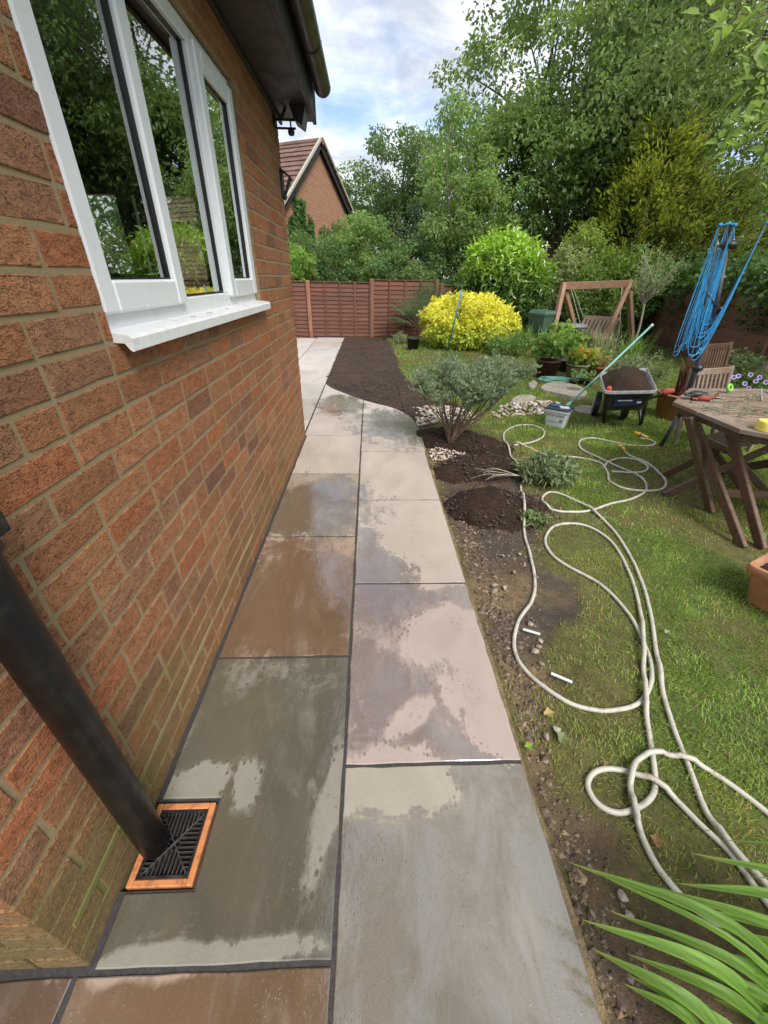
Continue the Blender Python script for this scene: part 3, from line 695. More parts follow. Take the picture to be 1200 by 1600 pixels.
# far end wall with its own window opening
mb.box((-1.25, Y1-0.2, -0.1), (mx-0.2, Y1-0.0065, 2.6)); mb.box((-3.2, Y1-0.2, -0.1), (-2.35, Y1-0.0065, 2.6)); mb.box((-2.35, Y1-0.2, -0.1), (-1.25, Y1-0.0065, 1.0)); mb.box((-2.35, Y1-0.2, 1.95), (-1.25, Y1-0.0065, 2.6))
mo = mb.build('mortar', M_MORTAR); mo.parent = wall; mo.matrix_parent_inverse = Matrix.Identity(4)
CO, BLn, JT = 0.0785, 0.2355, 0.0130
palette = [(0.31, 0.128, 0.066), (0.285, 0.118, 0.062), (0.325, 0.14, 0.074), (0.235, 0.105, 0.066), (0.27, 0.13, 0.078), (0.32, 0.115, 0.058), (0.195, 0.088, 0.062), (0.15, 0.07, 0.054)]
pw = [5, 5, 4, 3, 3, 3, 0.3, 0.05]
def brick_np(y0, y1, z0, z1, prot):
    """irregular front face and a chamfer; axes: along, up, out"""
    n = 3; L = y1-y0; Hh = z1-z0; o = []
    per = []
    for i in range(n): per.append((y0+L*i/n, z0))
    for i in range(2): per.append((y1, z0+Hh*i/2))
    for i in range(n): per.append((y1-L*i/n, z1))
    for i in range(2): per.append((y0, z1-Hh*i/2))
    per = [(a+random.gauss(0, .0011), b+random.gauss(0, .0011)) for a, b in per]; k = len(per)
    cy, cz = (y0+y1)/2, (z0+z1)/2
    V = [(a, b, -0.006) for a, b in per]+[(a, b, prot-0.0018+random.gauss(0, .0004)) for a, b in per]
    V += [(cy+(a-cy)*(1-0.004/L), cz+(b-cz)*(1-0.004/Hh), prot+random.gauss(0, .0006)) for a, b in per]
    F = [(i, (i+1) % k, k+(i+1) % k, k+i) for i in range(k)]+[(k+i, k+(i+1) % k, 2*k+(i+1) % k, 2*k+i) for i in range(k)]+[tuple(range(2*k, 3*k))]
    return np.array(V), F
bricks = []                                # (size on picture, verts, faces, colour)
def lay(u0, u1, z0, to3, cuts, row):
    off = (row % 2)*BLn/2; y = u0
    first = True
    while y < u1-0.02:
        L = BLn
        if first and row % 2: L = BLn/2
        elif random.random() < 0.14: L = BLn/2
        first = False
        a, b = y, min(y+L, u1); y += L
        segs = [(a, b-JT if b < u1 else b)]
        for (c0, c1, d0, d1) in cuts:
            if z0+CO > d0+0.02 and z0 < d1-0.03:
                ns = []
                for s0, s1 in segs:
                    if s1 <= c0 or s0 >= c1: ns.append((s0, s1)); continue
                    if s0 < c0: ns.append((s0, c0))
                    if s1 > c1: ns.append((c1, s1))
                segs = ns
        for s0, s1 in segs:
            if s1-s0 < 0.03: continue
            t, bz = z0+CO-JT, z0
            if cuts and s1 > cuts[0][0] and s0 < cuts[0][1] and z0 < cuts[0][3] and z0+CO > cuts[0][3]: bz = cuts[0][3]+0.002
            V, F = brick_np(s0, s1, bz, t, random.uniform(0.0004, 0.0026))
            W3 = np.array([to3(*v) for v in V]); c = W3.mean(0)
            q = pix(c); vis = -150 < q[0] < 1350 and -200 < q[1] < 1800
            sc = (s1-s0)*CO/max(0.2, (c[0]**2+c[1]**2+(c[2]-H)**2))*abs(c[0])/math.sqrt(c[0]**2+c[1]**2+(c[2]-H)**2) if vis else 0
            base = np.array(random.choices(palette, pw)[0])*np.array([1.16, 1.15, 1.10])*random.uniform(0.92, 1.1)
            bricks.append((sc, W3, F, base, vis))
row = 0; z = -0.0055
while z < ZT+0.1:
    lay(Y0, Y1, z, lambda u, h, o: (WX+o, u, h), [(WY0, WY1, WZ0, WZ1)], row)
    if z < 0.7: lay(0.003, 2.0, z, lambda u, h, o: (WX-u, Y0-o, h), [], row+1)
    row += 1; z += CO
# plinth quoins at the near corner are the first bricks of both faces
bricks.sort(key=lambda b: -b[0])
rest = MB()
for i, (sc, V, F, c, vis) in enumerate(bricks):
    if i < 298 and vis:
        me = MB().add(V, F, c).mesh('brick', M_BRICK, usecol=True); o = obj('brick', me, wall)
    else: rest.add(V, F, c)
ro = rest.build('brickwork', M_BRICK, wall, usecol=True); ro['kind'] = 'stuff'
m = MB(); zq = -0.0055+2*CO-JT*.5; yy = 0.30
while yy < 1.75:
    l = random.uniform(.10, .2); h_ = random.uniform(.007, .011); m.box((WX-.004, yy, zq-h_), (WX+random.uniform(.003, .006), yy+l, zq+h_), .002); yy += l
m.build('pointing', M_MORTAR, wall)['label'] = 'thick smeared band of pale pointing two courses above the paving'
# ---- window
win = hl(obj('window', None))
FXo, FXi = WX-0.028, WX-0.095             # outer and inner face of the frame
def W_(name, m, mat, sm=False, par=win): return m.build(name, mat, par, sm)
def frame_ring(m, y0, y1, z0, z1, w, xo, xi, wb=None, bev=0.004):
    wb = wb or w
    m.box((xi, y0, z0), (xo, y0+w, z1), bev); m.box((xi, y1-w, z0), (xo, y1, z1), bev)
    m.box((xi, y0+w, z0), (xo-0.0006, y1-w, z0+wb), bev); m.box((xi, y0+w, z1-w), (xo-0.0006, y1-w, z1), bev)
m = MB(); frame_ring(m, WY0+0.003, WY1-0.003, WZ0+0.012, WZ1-0.003, 0.052, FXo, FXi, 0.058)
MY1, MY2 = 1.665, 2.245                    # mullions
for my in (MY1, MY2): m.box((FXi, my-0.032, WZ0+0.07), (FXo-0.001, my+0.032, WZ1-0.055), 0.004)
W_('frame', m, M_UPVC)
panes = []
def sash(y0, y1):
    m = MB(); z0, z1 = WZ0+0.052, WZ1-0.038; w = 0.072
    frame_ring(m, y0, y1, z0, z1, w, FXo+0.020, FXo-0.045, 0.078, 0.007); W_('sash', m, M_UPVC)
    g = MB(); xx = FXo+0.004; frame_ring(g, y0+w-0.001, y1-w+0.001, z0+0.077, z1-w+0.001, 0.006, xx, xx-0.02, None, 0); W_('gasket', g, M_GASKET)
    sp = MB(); frame_ring(sp, y0+w+0.004, y1-w-0.004, z0+0.081, z1-w-0.004, 0.012, FXo-0.014, FXo-0.030, None, 0); W_('spacer', sp, M_GASKET)
    panes.append((y0+w+0.004, y1-w-0.004, z0+0.08, z1-w-0.004, FXo-0.006))
sash(WY0+0.020, MY1+0.012); sash(MY2-0.012, WY1-0.020)
g = MB(); fz0, fz1 = WZ0+0.070, WZ1-0.055; frame_ring(g, MY1+0.032, MY2-0.032, fz0, fz1, 0.008, FXo-0.018, FXo-0.04, None, 0); W_('gasket', g, M_GASKET)
panes.append((MY1+0.036, MY2-0.036, fz0+0.006, fz1-0.006, FXo-0.026))
for (a, b, c, d, x) in panes:
    m = MB(); m.add([(x, a, c), (x, b, c), (x, b, d), (x, a, d)], [(0, 1, 2, 3)]); W_('pane', m, M_GLASS)
m = MB()                                   # sill: sloping board with a nose
prof = [(WX-0.06, WZ0+0.020), (WX+0.040, WZ0+0.006), (WX+0.047, WZ0-0.001), (WX+0.047, WZ0-0.030), (WX+0.041, WZ0-0.033), (WX+0.034, WZ0-0.028), (WX+0.024, WZ0-0.012), (WX-0.06, WZ0-0.010)]
y0s, y1s = WY0+0.004, WY1+0.035; k = len(prof)
V = [(x, y0s, z) for x, z in prof]+[(x, y1s, z) for x, z in prof]
m.add(V, [(i, (i+1) % k, k+(i+1) % k, k+i) for i in range(k)]+[tuple(range(k))[::-1], tuple(range(k, 2*k))])
W_('sill', m, M_SILL)
m = MB()
for yy, zz, l in ((1.62, 0.0, .02), (1.78, 0.0, .026), (2.03, 0, .012)):
    m.bar((WX+0.01, yy, WZ0+0.0135), (WX+0.01+l*.6, yy+l, WZ0+0.013), 0.0016, 0.0015, bev=0)
W_('leaf_litter', m, M_TWIG)
# dark room behind
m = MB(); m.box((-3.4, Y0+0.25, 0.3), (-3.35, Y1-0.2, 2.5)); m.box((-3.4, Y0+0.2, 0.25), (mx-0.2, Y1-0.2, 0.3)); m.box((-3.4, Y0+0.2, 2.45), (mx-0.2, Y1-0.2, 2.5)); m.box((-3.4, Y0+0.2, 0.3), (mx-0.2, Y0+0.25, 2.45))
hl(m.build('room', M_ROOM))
m = MB()
for (a, b) in ((-2.35, -1.82), (-1.82, -1.25)):
    m.box((a, Y1-0.15, 1.0), (a+0.06, Y1-0.08, 1.95), 0.004); m.box((b-0.06, Y1-0.15, 1.0), (b, Y1-0.08, 1.95), 0.004)
    m.box((a+0.06, Y1-0.15, 1.0), (b-0.06, Y1-0.08, 1.06), 0.004); m.box((a+0.06, Y1-0.15, 1.89), (b-0.06, Y1-0.08, 1.95), 0.004)
o = hl(m.build('window', M_UPVC)); o['label'] = 'white window in the far end wall seen through the front panes'
# ---- eaves
FA = -0.395                                # fascia outer face
YE = 4.02                                  # end of the eaves past the corner
m = MB(); m.box((WX-0.1, -1.5, ZT), (FA-0.025, YE-0.03, ZT+0.012), 0); hl(m.build('soffit', M_DARKWOOD))
m = MB()
for zz in (0,): m.box((FA-0.025, -1.5, ZT-0.016), (FA, YE, ZT+0.20), 0.003)
hl(m.build('fascia', M_DARKWOOD))
m = MB(); m.box((WX+0.002, Y0-0.1, ZT-0.03), (WX+0.022, YE-0.03, ZT-0.002), 0.002); hl(m.build('trim', M_DARKWOOD))
m = MB(); M_ = Matrix.Identity(4)
pe = [(WX-0.35, ZT+0.0), (FA-0.03, ZT+0.0), (FA-0.03, ZT+0.19), (WX-0.35, ZT+0.36)]
V = [(x, YE-0.028, z) for x, z in pe]+[(x, YE, z) for x, z in pe]
m.add(V, [(0, 1, 2, 3), (7, 6, 5, 4)]+[(i, 4+i, 4+(i+1) % 4, (i+1) % 4) for i in range(4)]); hl(m.build('box_end', M_DARKWOOD))
m = MB(); gxc, gzc, gr = FA+0.062, ZT+0.165, 0.056
arc = [(gxc+gr*math.cos(a), gzc+gr*math.sin(a)) for a in np.linspace(math.pi, 2*math.pi, 13)]
arc2 = [(gxc+(gr-0.004)*math.cos(a), gzc+(gr-0.004)*math.sin(a)) for a in np.linspace(2*math.pi, math.pi, 13)]
pr = arc+[(gxc+gr, gzc+0.012), (gxc+gr-0.006, gzc+0.012)]+arc2+[(gxc-gr, gzc+0.01)]; k = len(pr)
GY = 3.93
V = [(x, -1.5, z) for x, z in pr]+[(x, GY, z) for x, z in pr]
m.add(V, [(i, (i+1) % k, k+(i+1) % k, k+i) for i in range(k)])
gut = hl(m.build('gutter', M_GUTTER, None, True))
m = MB(); V = [(gxc+(gr+0.003)*math.cos(a), GY-0.02, gzc+(gr+0.003)*math.sin(a)) for a in np.linspace(math.pi, 2*math.pi, 13)]; V2 = [(v[0], GY+0.012, v[2]) for v in V]
m.add(V+V2, [tuple(range(13)), tuple(range(13, 26))[::-1]]+[(i, i+1, 14+i, 13+i) for i in range(12)]); o = m.build('stop_end', M_GUTTER, gut)
for yy in (0.6, 1.5, 2.4, 3.3):
    m = MB(); ar = [(gxc+(gr+0.005)*math.cos(a), gzc+(gr+0.005)*math.sin(a)) for a in np.linspace(math.pi, 2*math.pi, 11)]
    V = [(x, yy-0.014, z) for x, z in ar]+[(x, yy+0.014, z) for x, z in ar]; m.add(V, [(i, i+1, 12+i, 11+i) for i in range(10)]); m.build('bracket', M_GUTTER, gut)
m = MB(); rp = [(FA+0.06, ZT+0.205), (-3.0, ZT+2.2), (-3.0, ZT+2.26), (FA+0.055, ZT+0.235)]
V = [(x, -1.5, z) for x, z in rp]+[(x, YE+0.04, z) for x, z in rp]
m.add(V, [(3, 2, 1, 0), (4, 5, 6, 7)]+[(i, (i+1) % 4, 4+(i+1) % 4, 4+i) for i in range(4)]); hl(m.build('roof', M_TILE))
# ---- downpipe and gully
_f = P(243, 1318, 0.02); dx, dy, dr = _f.x, _f.y, 0.037; pz = A(4, 872, dy).z
m = MB(); m.lathe([(dr-0.004, 0.03), (dr, 0.02), (dr, 2.3), (dr-.004, 2.3)], 26, (dx, dy, 0), cap=False); dp = hl(m.build('downpipe', M_BLACK, None, True))
m = MB(); m.lathe([(dr+.001, 0), (dr+.007, .003), (dr+.007, .05), (dr+.001, .055)], 26, (dx, dy, pz), cap=False); m.box((WX, dy-0.03, pz+.01), (dx-0.02, dy+0.03, pz+.045), 0.003)
m.box((dx-0.02, dy+dr, pz+.008), (dx+0.02, dy+dr+0.03, pz+.046), 0.003); m.build('pipe_clip', M_BLACK, dp, True)
gully = thing('gully_drain', 'orange framed gully with black grate set in the paving under the downpipe', 'drain', ((gx0+gx1)/2, (gy0+gy1)/2, 0))
def gl(m, name, mat): return m.build(name, mat, gully)
ox, oy = (gx0+gx1)/2, (gy0+gy1)/2; hx, hy = (gx1-gx0)/2, (gy1-gy0)/2; fw = 0.017
m = MB(); m.box((-hx, -hy, -0.03), (-hx+fw, hy, 0.001), .003); m.box((hx-fw, -hy, -0.03), (hx, hy, 0.001), .003); m.box((-hx+fw, -hy, -0.03), (hx-fw, -hy+fw, 0.0006), .003); m.box((-hx+fw, hy-fw, -0.03), (hx-fw, hy, 0.0006), .003)
gl(m, 'frame', M_ORANGE)
m = MB(); m.box((-hx+fw, -hy+fw, -0.028), (-hx+fw+.008, hy-fw, -0.002), .001); m.box((hx-fw-.008, -hy+fw, -0.028), (hx-fw, hy-fw, -0.002), .001)
m.box((-hx+fw+.008, -hy+fw, -0.028), (hx-fw-.008, -hy+fw+.008, -0.002), .001); m.box((-hx+fw+.008, hy-fw-.008, -0.028), (hx-fw-.008, hy-fw, -0.002), .001); gl(m, 'grate_rim', M_BLACK)
iw, ih = hx-fw-.008, hy-fw-.008
for i in range(13):
    t = -ih+2*ih*(i+0.5)/13; 
    for s in (-1, 1):
        x1 = max(0.012, abs(t)*iw/ih*1.0)
        m = MB(); m.bar((s*iw, t, -0.012), (s*min(iw-0.004, x1*0.9+0.004), t, -0.012), 0.0028, 0.014, bev=0)
        gl(m, 'grate_bar', M_GRATE)
for i in range(11):
    t = -iw+2*iw*(i+0.5)/11
    for s in (-1, 1):
        y1 = max(0.012, abs(t)*ih/iw); m = MB(); m.bar((t, s*ih, -0.0115), (t, s*min(ih-0.004, y1*0.9+0.004), -0.0115), 0.0028, 0.013, bev=0); gl(m, 'grate_bar', M_GRATE)
m = MB(); m.bar((-iw, -ih, -0.012), (iw, ih, -0.012), 0.0035, 0.013, bev=.001); m.bar((-iw, ih, -0.0125), (iw, -ih, -0.0125), 0.0035, 0.013, bev=.001); gl(m, 'grate_cross', M_GRATE)
m = MB(); m.box((-hx+0.004, -hy+0.004, -0.034), (hx-0.004, hy-0.004, -0.024)); gl(m, 'water', M_WATER)
# ------------------------------------------------------------------ ground sheets
LZ = -0.035                                # level of the lawn's soil
def pg(pts, z=LZ): return [(P(x, y, z).x, P(x, y, z).y) for x, y in pts]
path_poly = [(EX, -1.2), (EX, yr[4])]+[(p.x, p.y) for p in curve if p.y > yr[4]]+[(WX, 11.45), (-6, 11.45), (-6, -1.2)]
BED = pg([(500, 600), (533, 529), (606, 529), (622, 560), (628, 580), (640, 597), (665, 613), (698, 627), (730, 640), (700, 655), (668, 668), (640, 660), (600, 640), (560, 628)])
DIRT = pg([(640, 655), (668, 660), (760, 690), (800, 712), (812, 770), (846, 800), (850, 850), (838, 900), (900, 905), (905, 960), (850, 1000), (870, 1060), (840, 1110), (860, 1180), (890, 1260), (960, 1300), (990, 1400), (1100, 1440), (1300, 1560), (1200, 1700), (950, 1700), (880, 1400), (760, 1020), (690, 780)])
YBARE = pg([(700, 640), (800, 640), (860, 700), (790, 715), (740, 690)])
def ground_fields(x, y):
    e = (fbm(x*3.1, y*3.1, seed=3, oct=4)-0.5)
    sd = sdist(x, y, DIRT)+e*0.30
    soil = sstep(-0.05, 0.07, sd)
    bed = sstep(-0.03, 0.06, sdist(x, y, BED)+e*0.10)
    worn = sstep(0.50, 0.68, fbm(x*1.7+5, y*1.7, seed=9, oct=5))*0.75
    worn = np.maximum(worn, sstep(-0.55, 0.0, sdist(x, y, DIRT)+e*0.7)*0.75)
    pth = np.array(dist_poly(x, y, path_poly)); worn = np.maximum(worn, sstep(0.5, 0.1, pth)*0.4*(y < 3))
    back = sstep(8.6, 9.6, y+e*2)*sstep(1.2, 2.2, x)         # planted ground at the far end
    return soil, bed, np.clip(worn, 0, 1), back
def ground_height(x, y):
    soil, bed, worn, back = ground_fields(x, y)
    s = np.maximum(soil, bed)
    h = LZ+0.012*(fbm(x*2, y*2, seed=21)-0.5)*2+0.006*(fbm(x*9, y*9, seed=23)-0.5)
    h = h+s*(0.010*(fbm(x*14, y*14, seed=22)-0.4)*2)-soil*0.012
    h = h+bed*(0.030+0.018*(fbm(x*11, y*11, seed=25)-0.5)*2+0.012*(fbm(x*30, y*30, seed=26)-.5)*2)
    return h
MOUNDS = []                                # centre, radii, angle, height
for (ax, ay), (bx, by), wd, hh in (((652, 678), (790, 706), 0.32, 0.13), ((690, 737), (800, 728), 0.25, 0.14), ((712, 800), (838, 790), 0.29, 0.14)):
    a, b = P(ax, ay, LZ), P(bx, by, LZ); c = (a+b)/2; d = b-a
    MOUNDS.append((c.x, c.y, d.length/2+0.08, wd, math.atan2(d.y, d.x), hh))
def under_path(x, y, m=0.0): return (sdist(x, y, path_poly) > m)
def sheet(name, x0, x1, y0, y1, st, hfun, cfun, mat, drop=None):
    xs = np.arange(x0, x1+st/2, st); ys = np.arange(y0, y1+st/2, st); X, Y = np.meshgrid(xs, ys, indexing='ij')
    x, y = X.ravel(), Y.ravel(); z = hfun(x, y)
    nx, ny = len(xs), len(ys); i = np.arange(nx-1)[:, None]*ny+np.arange(ny-1)[None]
    F = np.stack([i, i+ny, i+ny+1, i+1], -1).reshape(-1, 4)
    V = np.stack([x, y, z], 1)
    if drop is not None:
        k = drop(x, y); F = F[k[F].any(1)]
        used = np.unique(F); re = np.zeros(len(V), int); re[used] = np.arange(len(used)); V = V[used]; F = re[F]
    c = cfun(V[:, 0], V[:, 1])
    return mesh_np(name, V, F, mat, c, True)
def gcol(x, y):
    soil, bed, worn, back = ground_fields(x, y)
    g = np.array([0.085, 0.112, 0.026]); br = np.array([0.125, 0.088, 0.040]); so = np.array([0.105, 0.070, 0.043]); bd = np.array([0.052, 0.033, 0.023])
    n = fbm(x*4, y*4, seed=31)[:, None]; n2 = fbm(x*1.6, y*1.6, seed=37)[:, None]
    so2 = so*(0.75+0.55*n); yel = np.array([0.215, 0.155, 0.075]); so2 = so2+(yel-so2)*sstep(0.50, 0.72, n2)*0.75
    dark = np.array([0.055, 0.047, 0.042]); so2 = so2+(dark-so2)*(sstep(0.52, 0.72, fbm(x*2.3, y*2.3, seed=39))[:, None])*0.7
    c = g+(br-g)*(worn[:, None]*0.85); c = c+(so2-c)*soil[:, None]; c = c+(bd*(0.7+0.7*n)-c)*np.maximum(bed, back*0.8)[:, None]
    return c
keep = lambda x, y: ~under_path(x, y, 0.08)
near_me = sheet('lawn', EX-0.1, 5.3, -0.6, 6.4, 0.025, ground_height, gcol, M_GROUND, keep)
lawn = obj('lawn', near_me); lawn['kind'] = 'structure'
far_me = sheet('garden_ground', -1.0, 12.4, 4.0, 14.5, 0.06, lambda x, y: ground_height(x, y)-0.012*((x < 5.3) & (y < 6.38)), gcol, M_GROUND, lambda x, y: ~under_path(x, y, 0.08) & ~((x < 5.2) & (x > EX) & (y < 6.3)))
tag(obj('garden_ground', far_me), kind='structure')
gb = MB(); gb.add([(-250, -250, -0.14), (250, -250, -0.14), (250, 250, -0.14), (-250, 250, -0.14)], [(0, 1, 2, 3)])
M_FARG = simple('far_ground', (0.06, 0.085, 0.025), 0.9, 0.3, 0.6, 0.2, 0.05)
tag(gb.build('ground', M_FARG), kind='structure')
# soil heaps
soil_labels = ['dark wet soil heap round the foot of the silvery shrub', 'middle heap of dark soil between the pale gravel and the nearest heap', 'nearest heap of dark soil beside the bare dirt strip']
for (cx, cy, rx, ry, an, hh), lb in zip(MOUNDS, soil_labels):
    def mh(x, y):
        u = ((x-cx)*math.cos(an)+(y-cy)*math.sin(an))/rx; v = (-(x-cx)*math.sin(an)+(y-cy)*math.cos(an))/ry
        r = np.hypot(u, v)+(fbm(x*5, y*5, seed=41)-0.5)*0.45
        b = np.clip(1-r*r, 0, 1)**0.8
        return LZ-0.02+b*hh*(1+0.5*(fbm(x*7, y*7, seed=42)-0.5))+(0.020*(fbm(x*24, y*24, seed=43)-0.5)+0.012*(fbm(x*60, y*60, seed=44)-.5))*np.minimum(1, b*6)
    def mk(x, y): return mh(x, y) > LZ-0.016
    me = sheet('soil_heap', cx-0.9, cx+0.9, cy-0.6, cy+0.6, 0.014, mh, lambda x, y: np.array([0.045, 0.028, 0.020])*(0.6+0.8*fbm(x*9, y*9, seed=45)[:, None]), M_SOIL, lambda x, y: mk(x, y) & (x > EX-0.02))
    tag(obj('soil_heap', me), lb, 'soil heap', 'dark soil heaps along the path')
# crumbs of soil and grit on the bare strip and beds
def scatter_crumbs(name, poly, n, r0, r1, cols, kind='stuff', zoff=0.0, hf=None):
    xs = [p[0] for p in poly]; ys = [p[1] for p in poly]
    x = rng.uniform(min(xs), max(xs), n*3); y = rng.uniform(min(ys), max(ys), n*3); k = in_poly(x, y, poly) & ~under_path(x, y, -0.02); x, y = x[k][:n], y[k][:n]; n = len(x)
    z = (hf or ground_height)(x, y)+zoff
    T = np.array([(1, 0, 0), (-1, 0, 0), (0, 1, 0), (0, -1, 0), (0, 0, 1), (0, 0, -.6)], float); F = np.array([(0, 2, 4), (2, 1, 4), (1, 3, 4), (3, 0, 4), (2, 0, 5), (1, 2, 5), (3, 1, 5), (0, 3, 5)])
    r = (r0+(r1-r0)*rng.random(n)**3)
    a = rng.random(n)*6.28; V = np.repeat(T[None], n, 0)*(0.6+0.8*rng.random((n, 6, 1)))*np.array([1, 0.8, 0.6])
    V = V+rng.normal(size=V.shape)*0.12
    ca, sa = np.cos(a)[:, None], np.sin(a)[:, None]; vx = V[..., 0]*ca-V[..., 1]*sa; vy = V[..., 0]*sa+V[..., 1]*ca
    V = np.stack([vx, vy, V[..., 2]], -1)*r[:, None, None]+np.stack([x, y, z+r*0.2], 1)[:, None]
    f = (F[None]+(np.arange(n)*6)[:, None, None]).reshape(-1, 3)
    ci = np.array(cols)[rng.integers(0, len(cols), n)]*(0.7+0.6*rng.random((n, 1)))
    o = obj(name, mesh_np(name, V.reshape(-1, 3), f, M_PEBBLE, np.repeat(ci, 6, 0))); o['kind'] = kind; return o
STRIP = pg([(700, 790), (850, 810), (850, 900), (840, 1000), (880, 1080), (850, 1180), (920, 1280), (980, 1400), (1050, 1480), (1000, 1650), (930, 1600), (840, 1230), (760, 960)])
EDGE = pg([(690, 770), (735, 800), (800, 960), (850, 1120), (870, 1250), (900, 1320), (1000, 1600), (945, 1600), (830, 1190), (735, 910)])
scatter_crumbs('grit', STRIP, 2600, 0.002, 0.012, [(0.12, 0.085, 0.055), (0.15, 0.11, 0.075), (0.20, 0.16, 0.12), (0.075, 0.055, 0.045)])
scatter_crumbs('rubble', EDGE, 1300, 0.003, 0.019, [(0.16, 0.11, 0.065), (0.20, 0.15, 0.09), (0.12, 0.085, 0.06), (0.10, 0.065, 0.048)])
scatter_crumbs('soil_crumbs', BED, 6000, 0.004, 0.02, [(0.055, 0.034, 0.024), (0.035, 0.022, 0.016), (0.075, 0.05, 0.034)])
for mo in MOUNDS:
    el_ = [(mo[0]+(mo[2]*1.18*math.cos(a))*math.cos(mo[4])-(mo[3]*1.25*math.sin(a))*math.sin(mo[4]), mo[1]+(mo[2]*1.18*math.cos(a))*math.sin(mo[4])+(mo[3]*1.25*math.sin(a))*math.cos(mo[4])) for a in np.linspace(0, 6.28, 24)[:-1]]
    def hm(x, y, mo=mo):
        u = ((x-mo[0])*math.cos(mo[4])+(y-mo[1])*math.sin(mo[4]))/mo[2]; v_ = (-(x-mo[0])*math.sin(mo[4])+(y-mo[1])*math.cos(mo[4]))/mo[3]
        return np.maximum(ground_height(x, y), LZ-.02+mo[5]*np.clip(1-u*u-v_*v_, 0, 1)**.8*1.0)
    scatter_crumbs('soil_crumbs', el_, 1500, 0.003, 0.017, [(0.05, 0.031, 0.022), (0.035, 0.022, 0.016), (0.07, 0.046, 0.032)], hf=hm)
# ------------------------------------------------------------------ grass
def grass():
    Vs = []; Fs4 = []; Fs3 = []; Cs = []; n0 = 0
    bands = [(0.4, 3.6, -0.3, 2.0, 130000, 0.025, 0.0021, True), (0.4, 4.6, 2.0, 4.2, 98000, 0.029, 0.0032, True), (0.3, 6.2, 4.2, 7.6, 66000, 0.045, 0.006, False), (-0.2, 9.5, 7.6, 12.6, 40000, 0.06, 0.011, False)]
    for (x0, x1, y0, y1, n, hg, wd, two) in bands:
        x = rng.uniform(x0, x1, n); y = rng.uniform(y0, y1, n)
        soil, bed, worn, back = ground_fields(x, y)
        clumpn = fbm(x*6, y*6, seed=51, oct=3); lush = fbm(x*1.1+3, y*1.1, seed=52, oct=3)
        pr = (1-soil*1.02)*(1-bed*1.1)*(1-worn*0.80)*(0.30+1.15*clumpn)*(1-back*0.7)
        pr = np.where(soil > 0.6, 0.012, pr); pr = np.where(bed > 0.5, 0.004*(y < 6), pr)
        k = (rng.random(n) < pr) & ~under_path(x, y, -0.03)
        for m in MOUNDS:
            u = ((x-m[0])*math.cos(m[4])+(y-m[1])*math.sin(m[4]))/m[2]; v = (-(x-m[0])*math.sin(m[4])+(y-m[1])*math.cos(m[4]))/m[3]; k &= (u*u+v*v > 0.75)
        x, y, worn, lush, clumpn = x[k], y[k], worn[k], lush[k], clumpn[k]; n = len(x)
        z = ground_height(x, y)-0.004
        a = fbm(x*3.5, y*3.5, seed=54, oct=2)*14+rng.normal(size=n)*0.9; lean = np.clip(0.55+0.5*rng.normal(size=n), 0.05, 1.6)
        h = hg*(0.45+0.75*rng.random(n))*(0.6+0.9*lush)*(1-0.35*worn); h *= np.where(rng.random(n) < 0.03, 1.7, 1)
        edge = np.array(dist_poly(x, y, DIRT)) < 0.16; h = np.where(edge & (rng.random(n) < 0.5), h*1.35, h)
        dx, dy = np.cos(a), np.sin(a); w = wd*(0.7+0.6*rng.random(n)); b = np.stack([x, y, z], 1)
        sd = np.stack([-dy, dx, np.zeros(n)], 1)*w[:, None]
        hd = np.stack([dx*np.sin(lean), dy*np.sin(lean), np.cos(lean)], 1)
        tip = b+hd*h[:, None]+np.stack([dx, dy, -0.5*np.ones(n)], 1)*(h*0.28*lean)[:, None]
        base = np.array([0.130, 0.200, 0.045]); 
        c = base*(0.65+0.8*rng.random((n, 1)))*(0.75+0.55*lush[:, None])
        c = c+(np.array([0.23, 0.22, 0.06])-c)*(sstep(0.45, 0.7, fbm(x*2.2, y*2.2, seed=57))[:, None])*0.55
        c = np.where(rng.random((n, 1)) < 0.09+0.12*worn[:, None], np.array([0.27, 0.21, 0.10])*(0.7+0.5*rng.random((n, 1))), c)
        if two:
            mid = b+hd*(h*0.55)[:, None]
            V = np.stack([b-sd, b+sd, mid+sd*0.75, mid-sd*0.75, tip], 1); i = n0+np.arange(n)*5
            Fs4.append(np.stack([i, i+1, i+2, i+3], 1)); Fs3.append(np.stack([i+3, i+2, i+4], 1)); kk = 5
        else:
            V = np.stack([b-sd, b+sd, tip], 1); i = n0+np.arange(n)*3; Fs3.append(np.stack([i, i+1, i+2], 1)); kk = 3
        Vs.append(V.reshape(-1, 3)); Cs.append(np.repeat(c, kk, 0)); n0 += n*kk
    o = obj('grass', mesh_np('grass', np.concatenate(Vs), [np.concatenate(Fs4), np.concatenate(Fs3)], M_GRASS, np.concatenate(Cs))); o['kind'] = 'stuff'
    return o
grass()
# ------------------------------------------------------------------ far house
fh = thing('neighbour_house', 'brick gable house with brown tiled roof beyond the far fence', 'house', (0, 0, 0))
Nn, Ff = Vector((-3.15, 17.0, 0)), Vector((-0.70, 22.0, 0)); gd = (Ff-Nn); Lg = gd.length; gd.normalize(); rd = Vector((-gd.y, gd.x, 0))
if rd.x > 0: rd = -rd
ze, za = 3.35, 5.62; mid = (Nn+Ff)/2; ap = mid+Vector((0, 0, za))
DH = 7.0
def fhp(name, V, F, mat, uv=False):
    me = MB().add(V, F).mesh(name, mat)
    if uv:
        a = me.attributes.new('uvw', 'FLOAT_VECTOR', 'POINT')
        a.data.foreach_set('vector', np.array([((Vector(v.co)-Nn).dot(gd), v.co.z, 0) for v in me.vertices], np.float32).ravel())
    return obj(name, me, fh)
zb = Vector((0, 0, -0.2)); zev = Vector((0, 0, ze-0.12)); apw = ap-Vector((0, 0, 0.14))
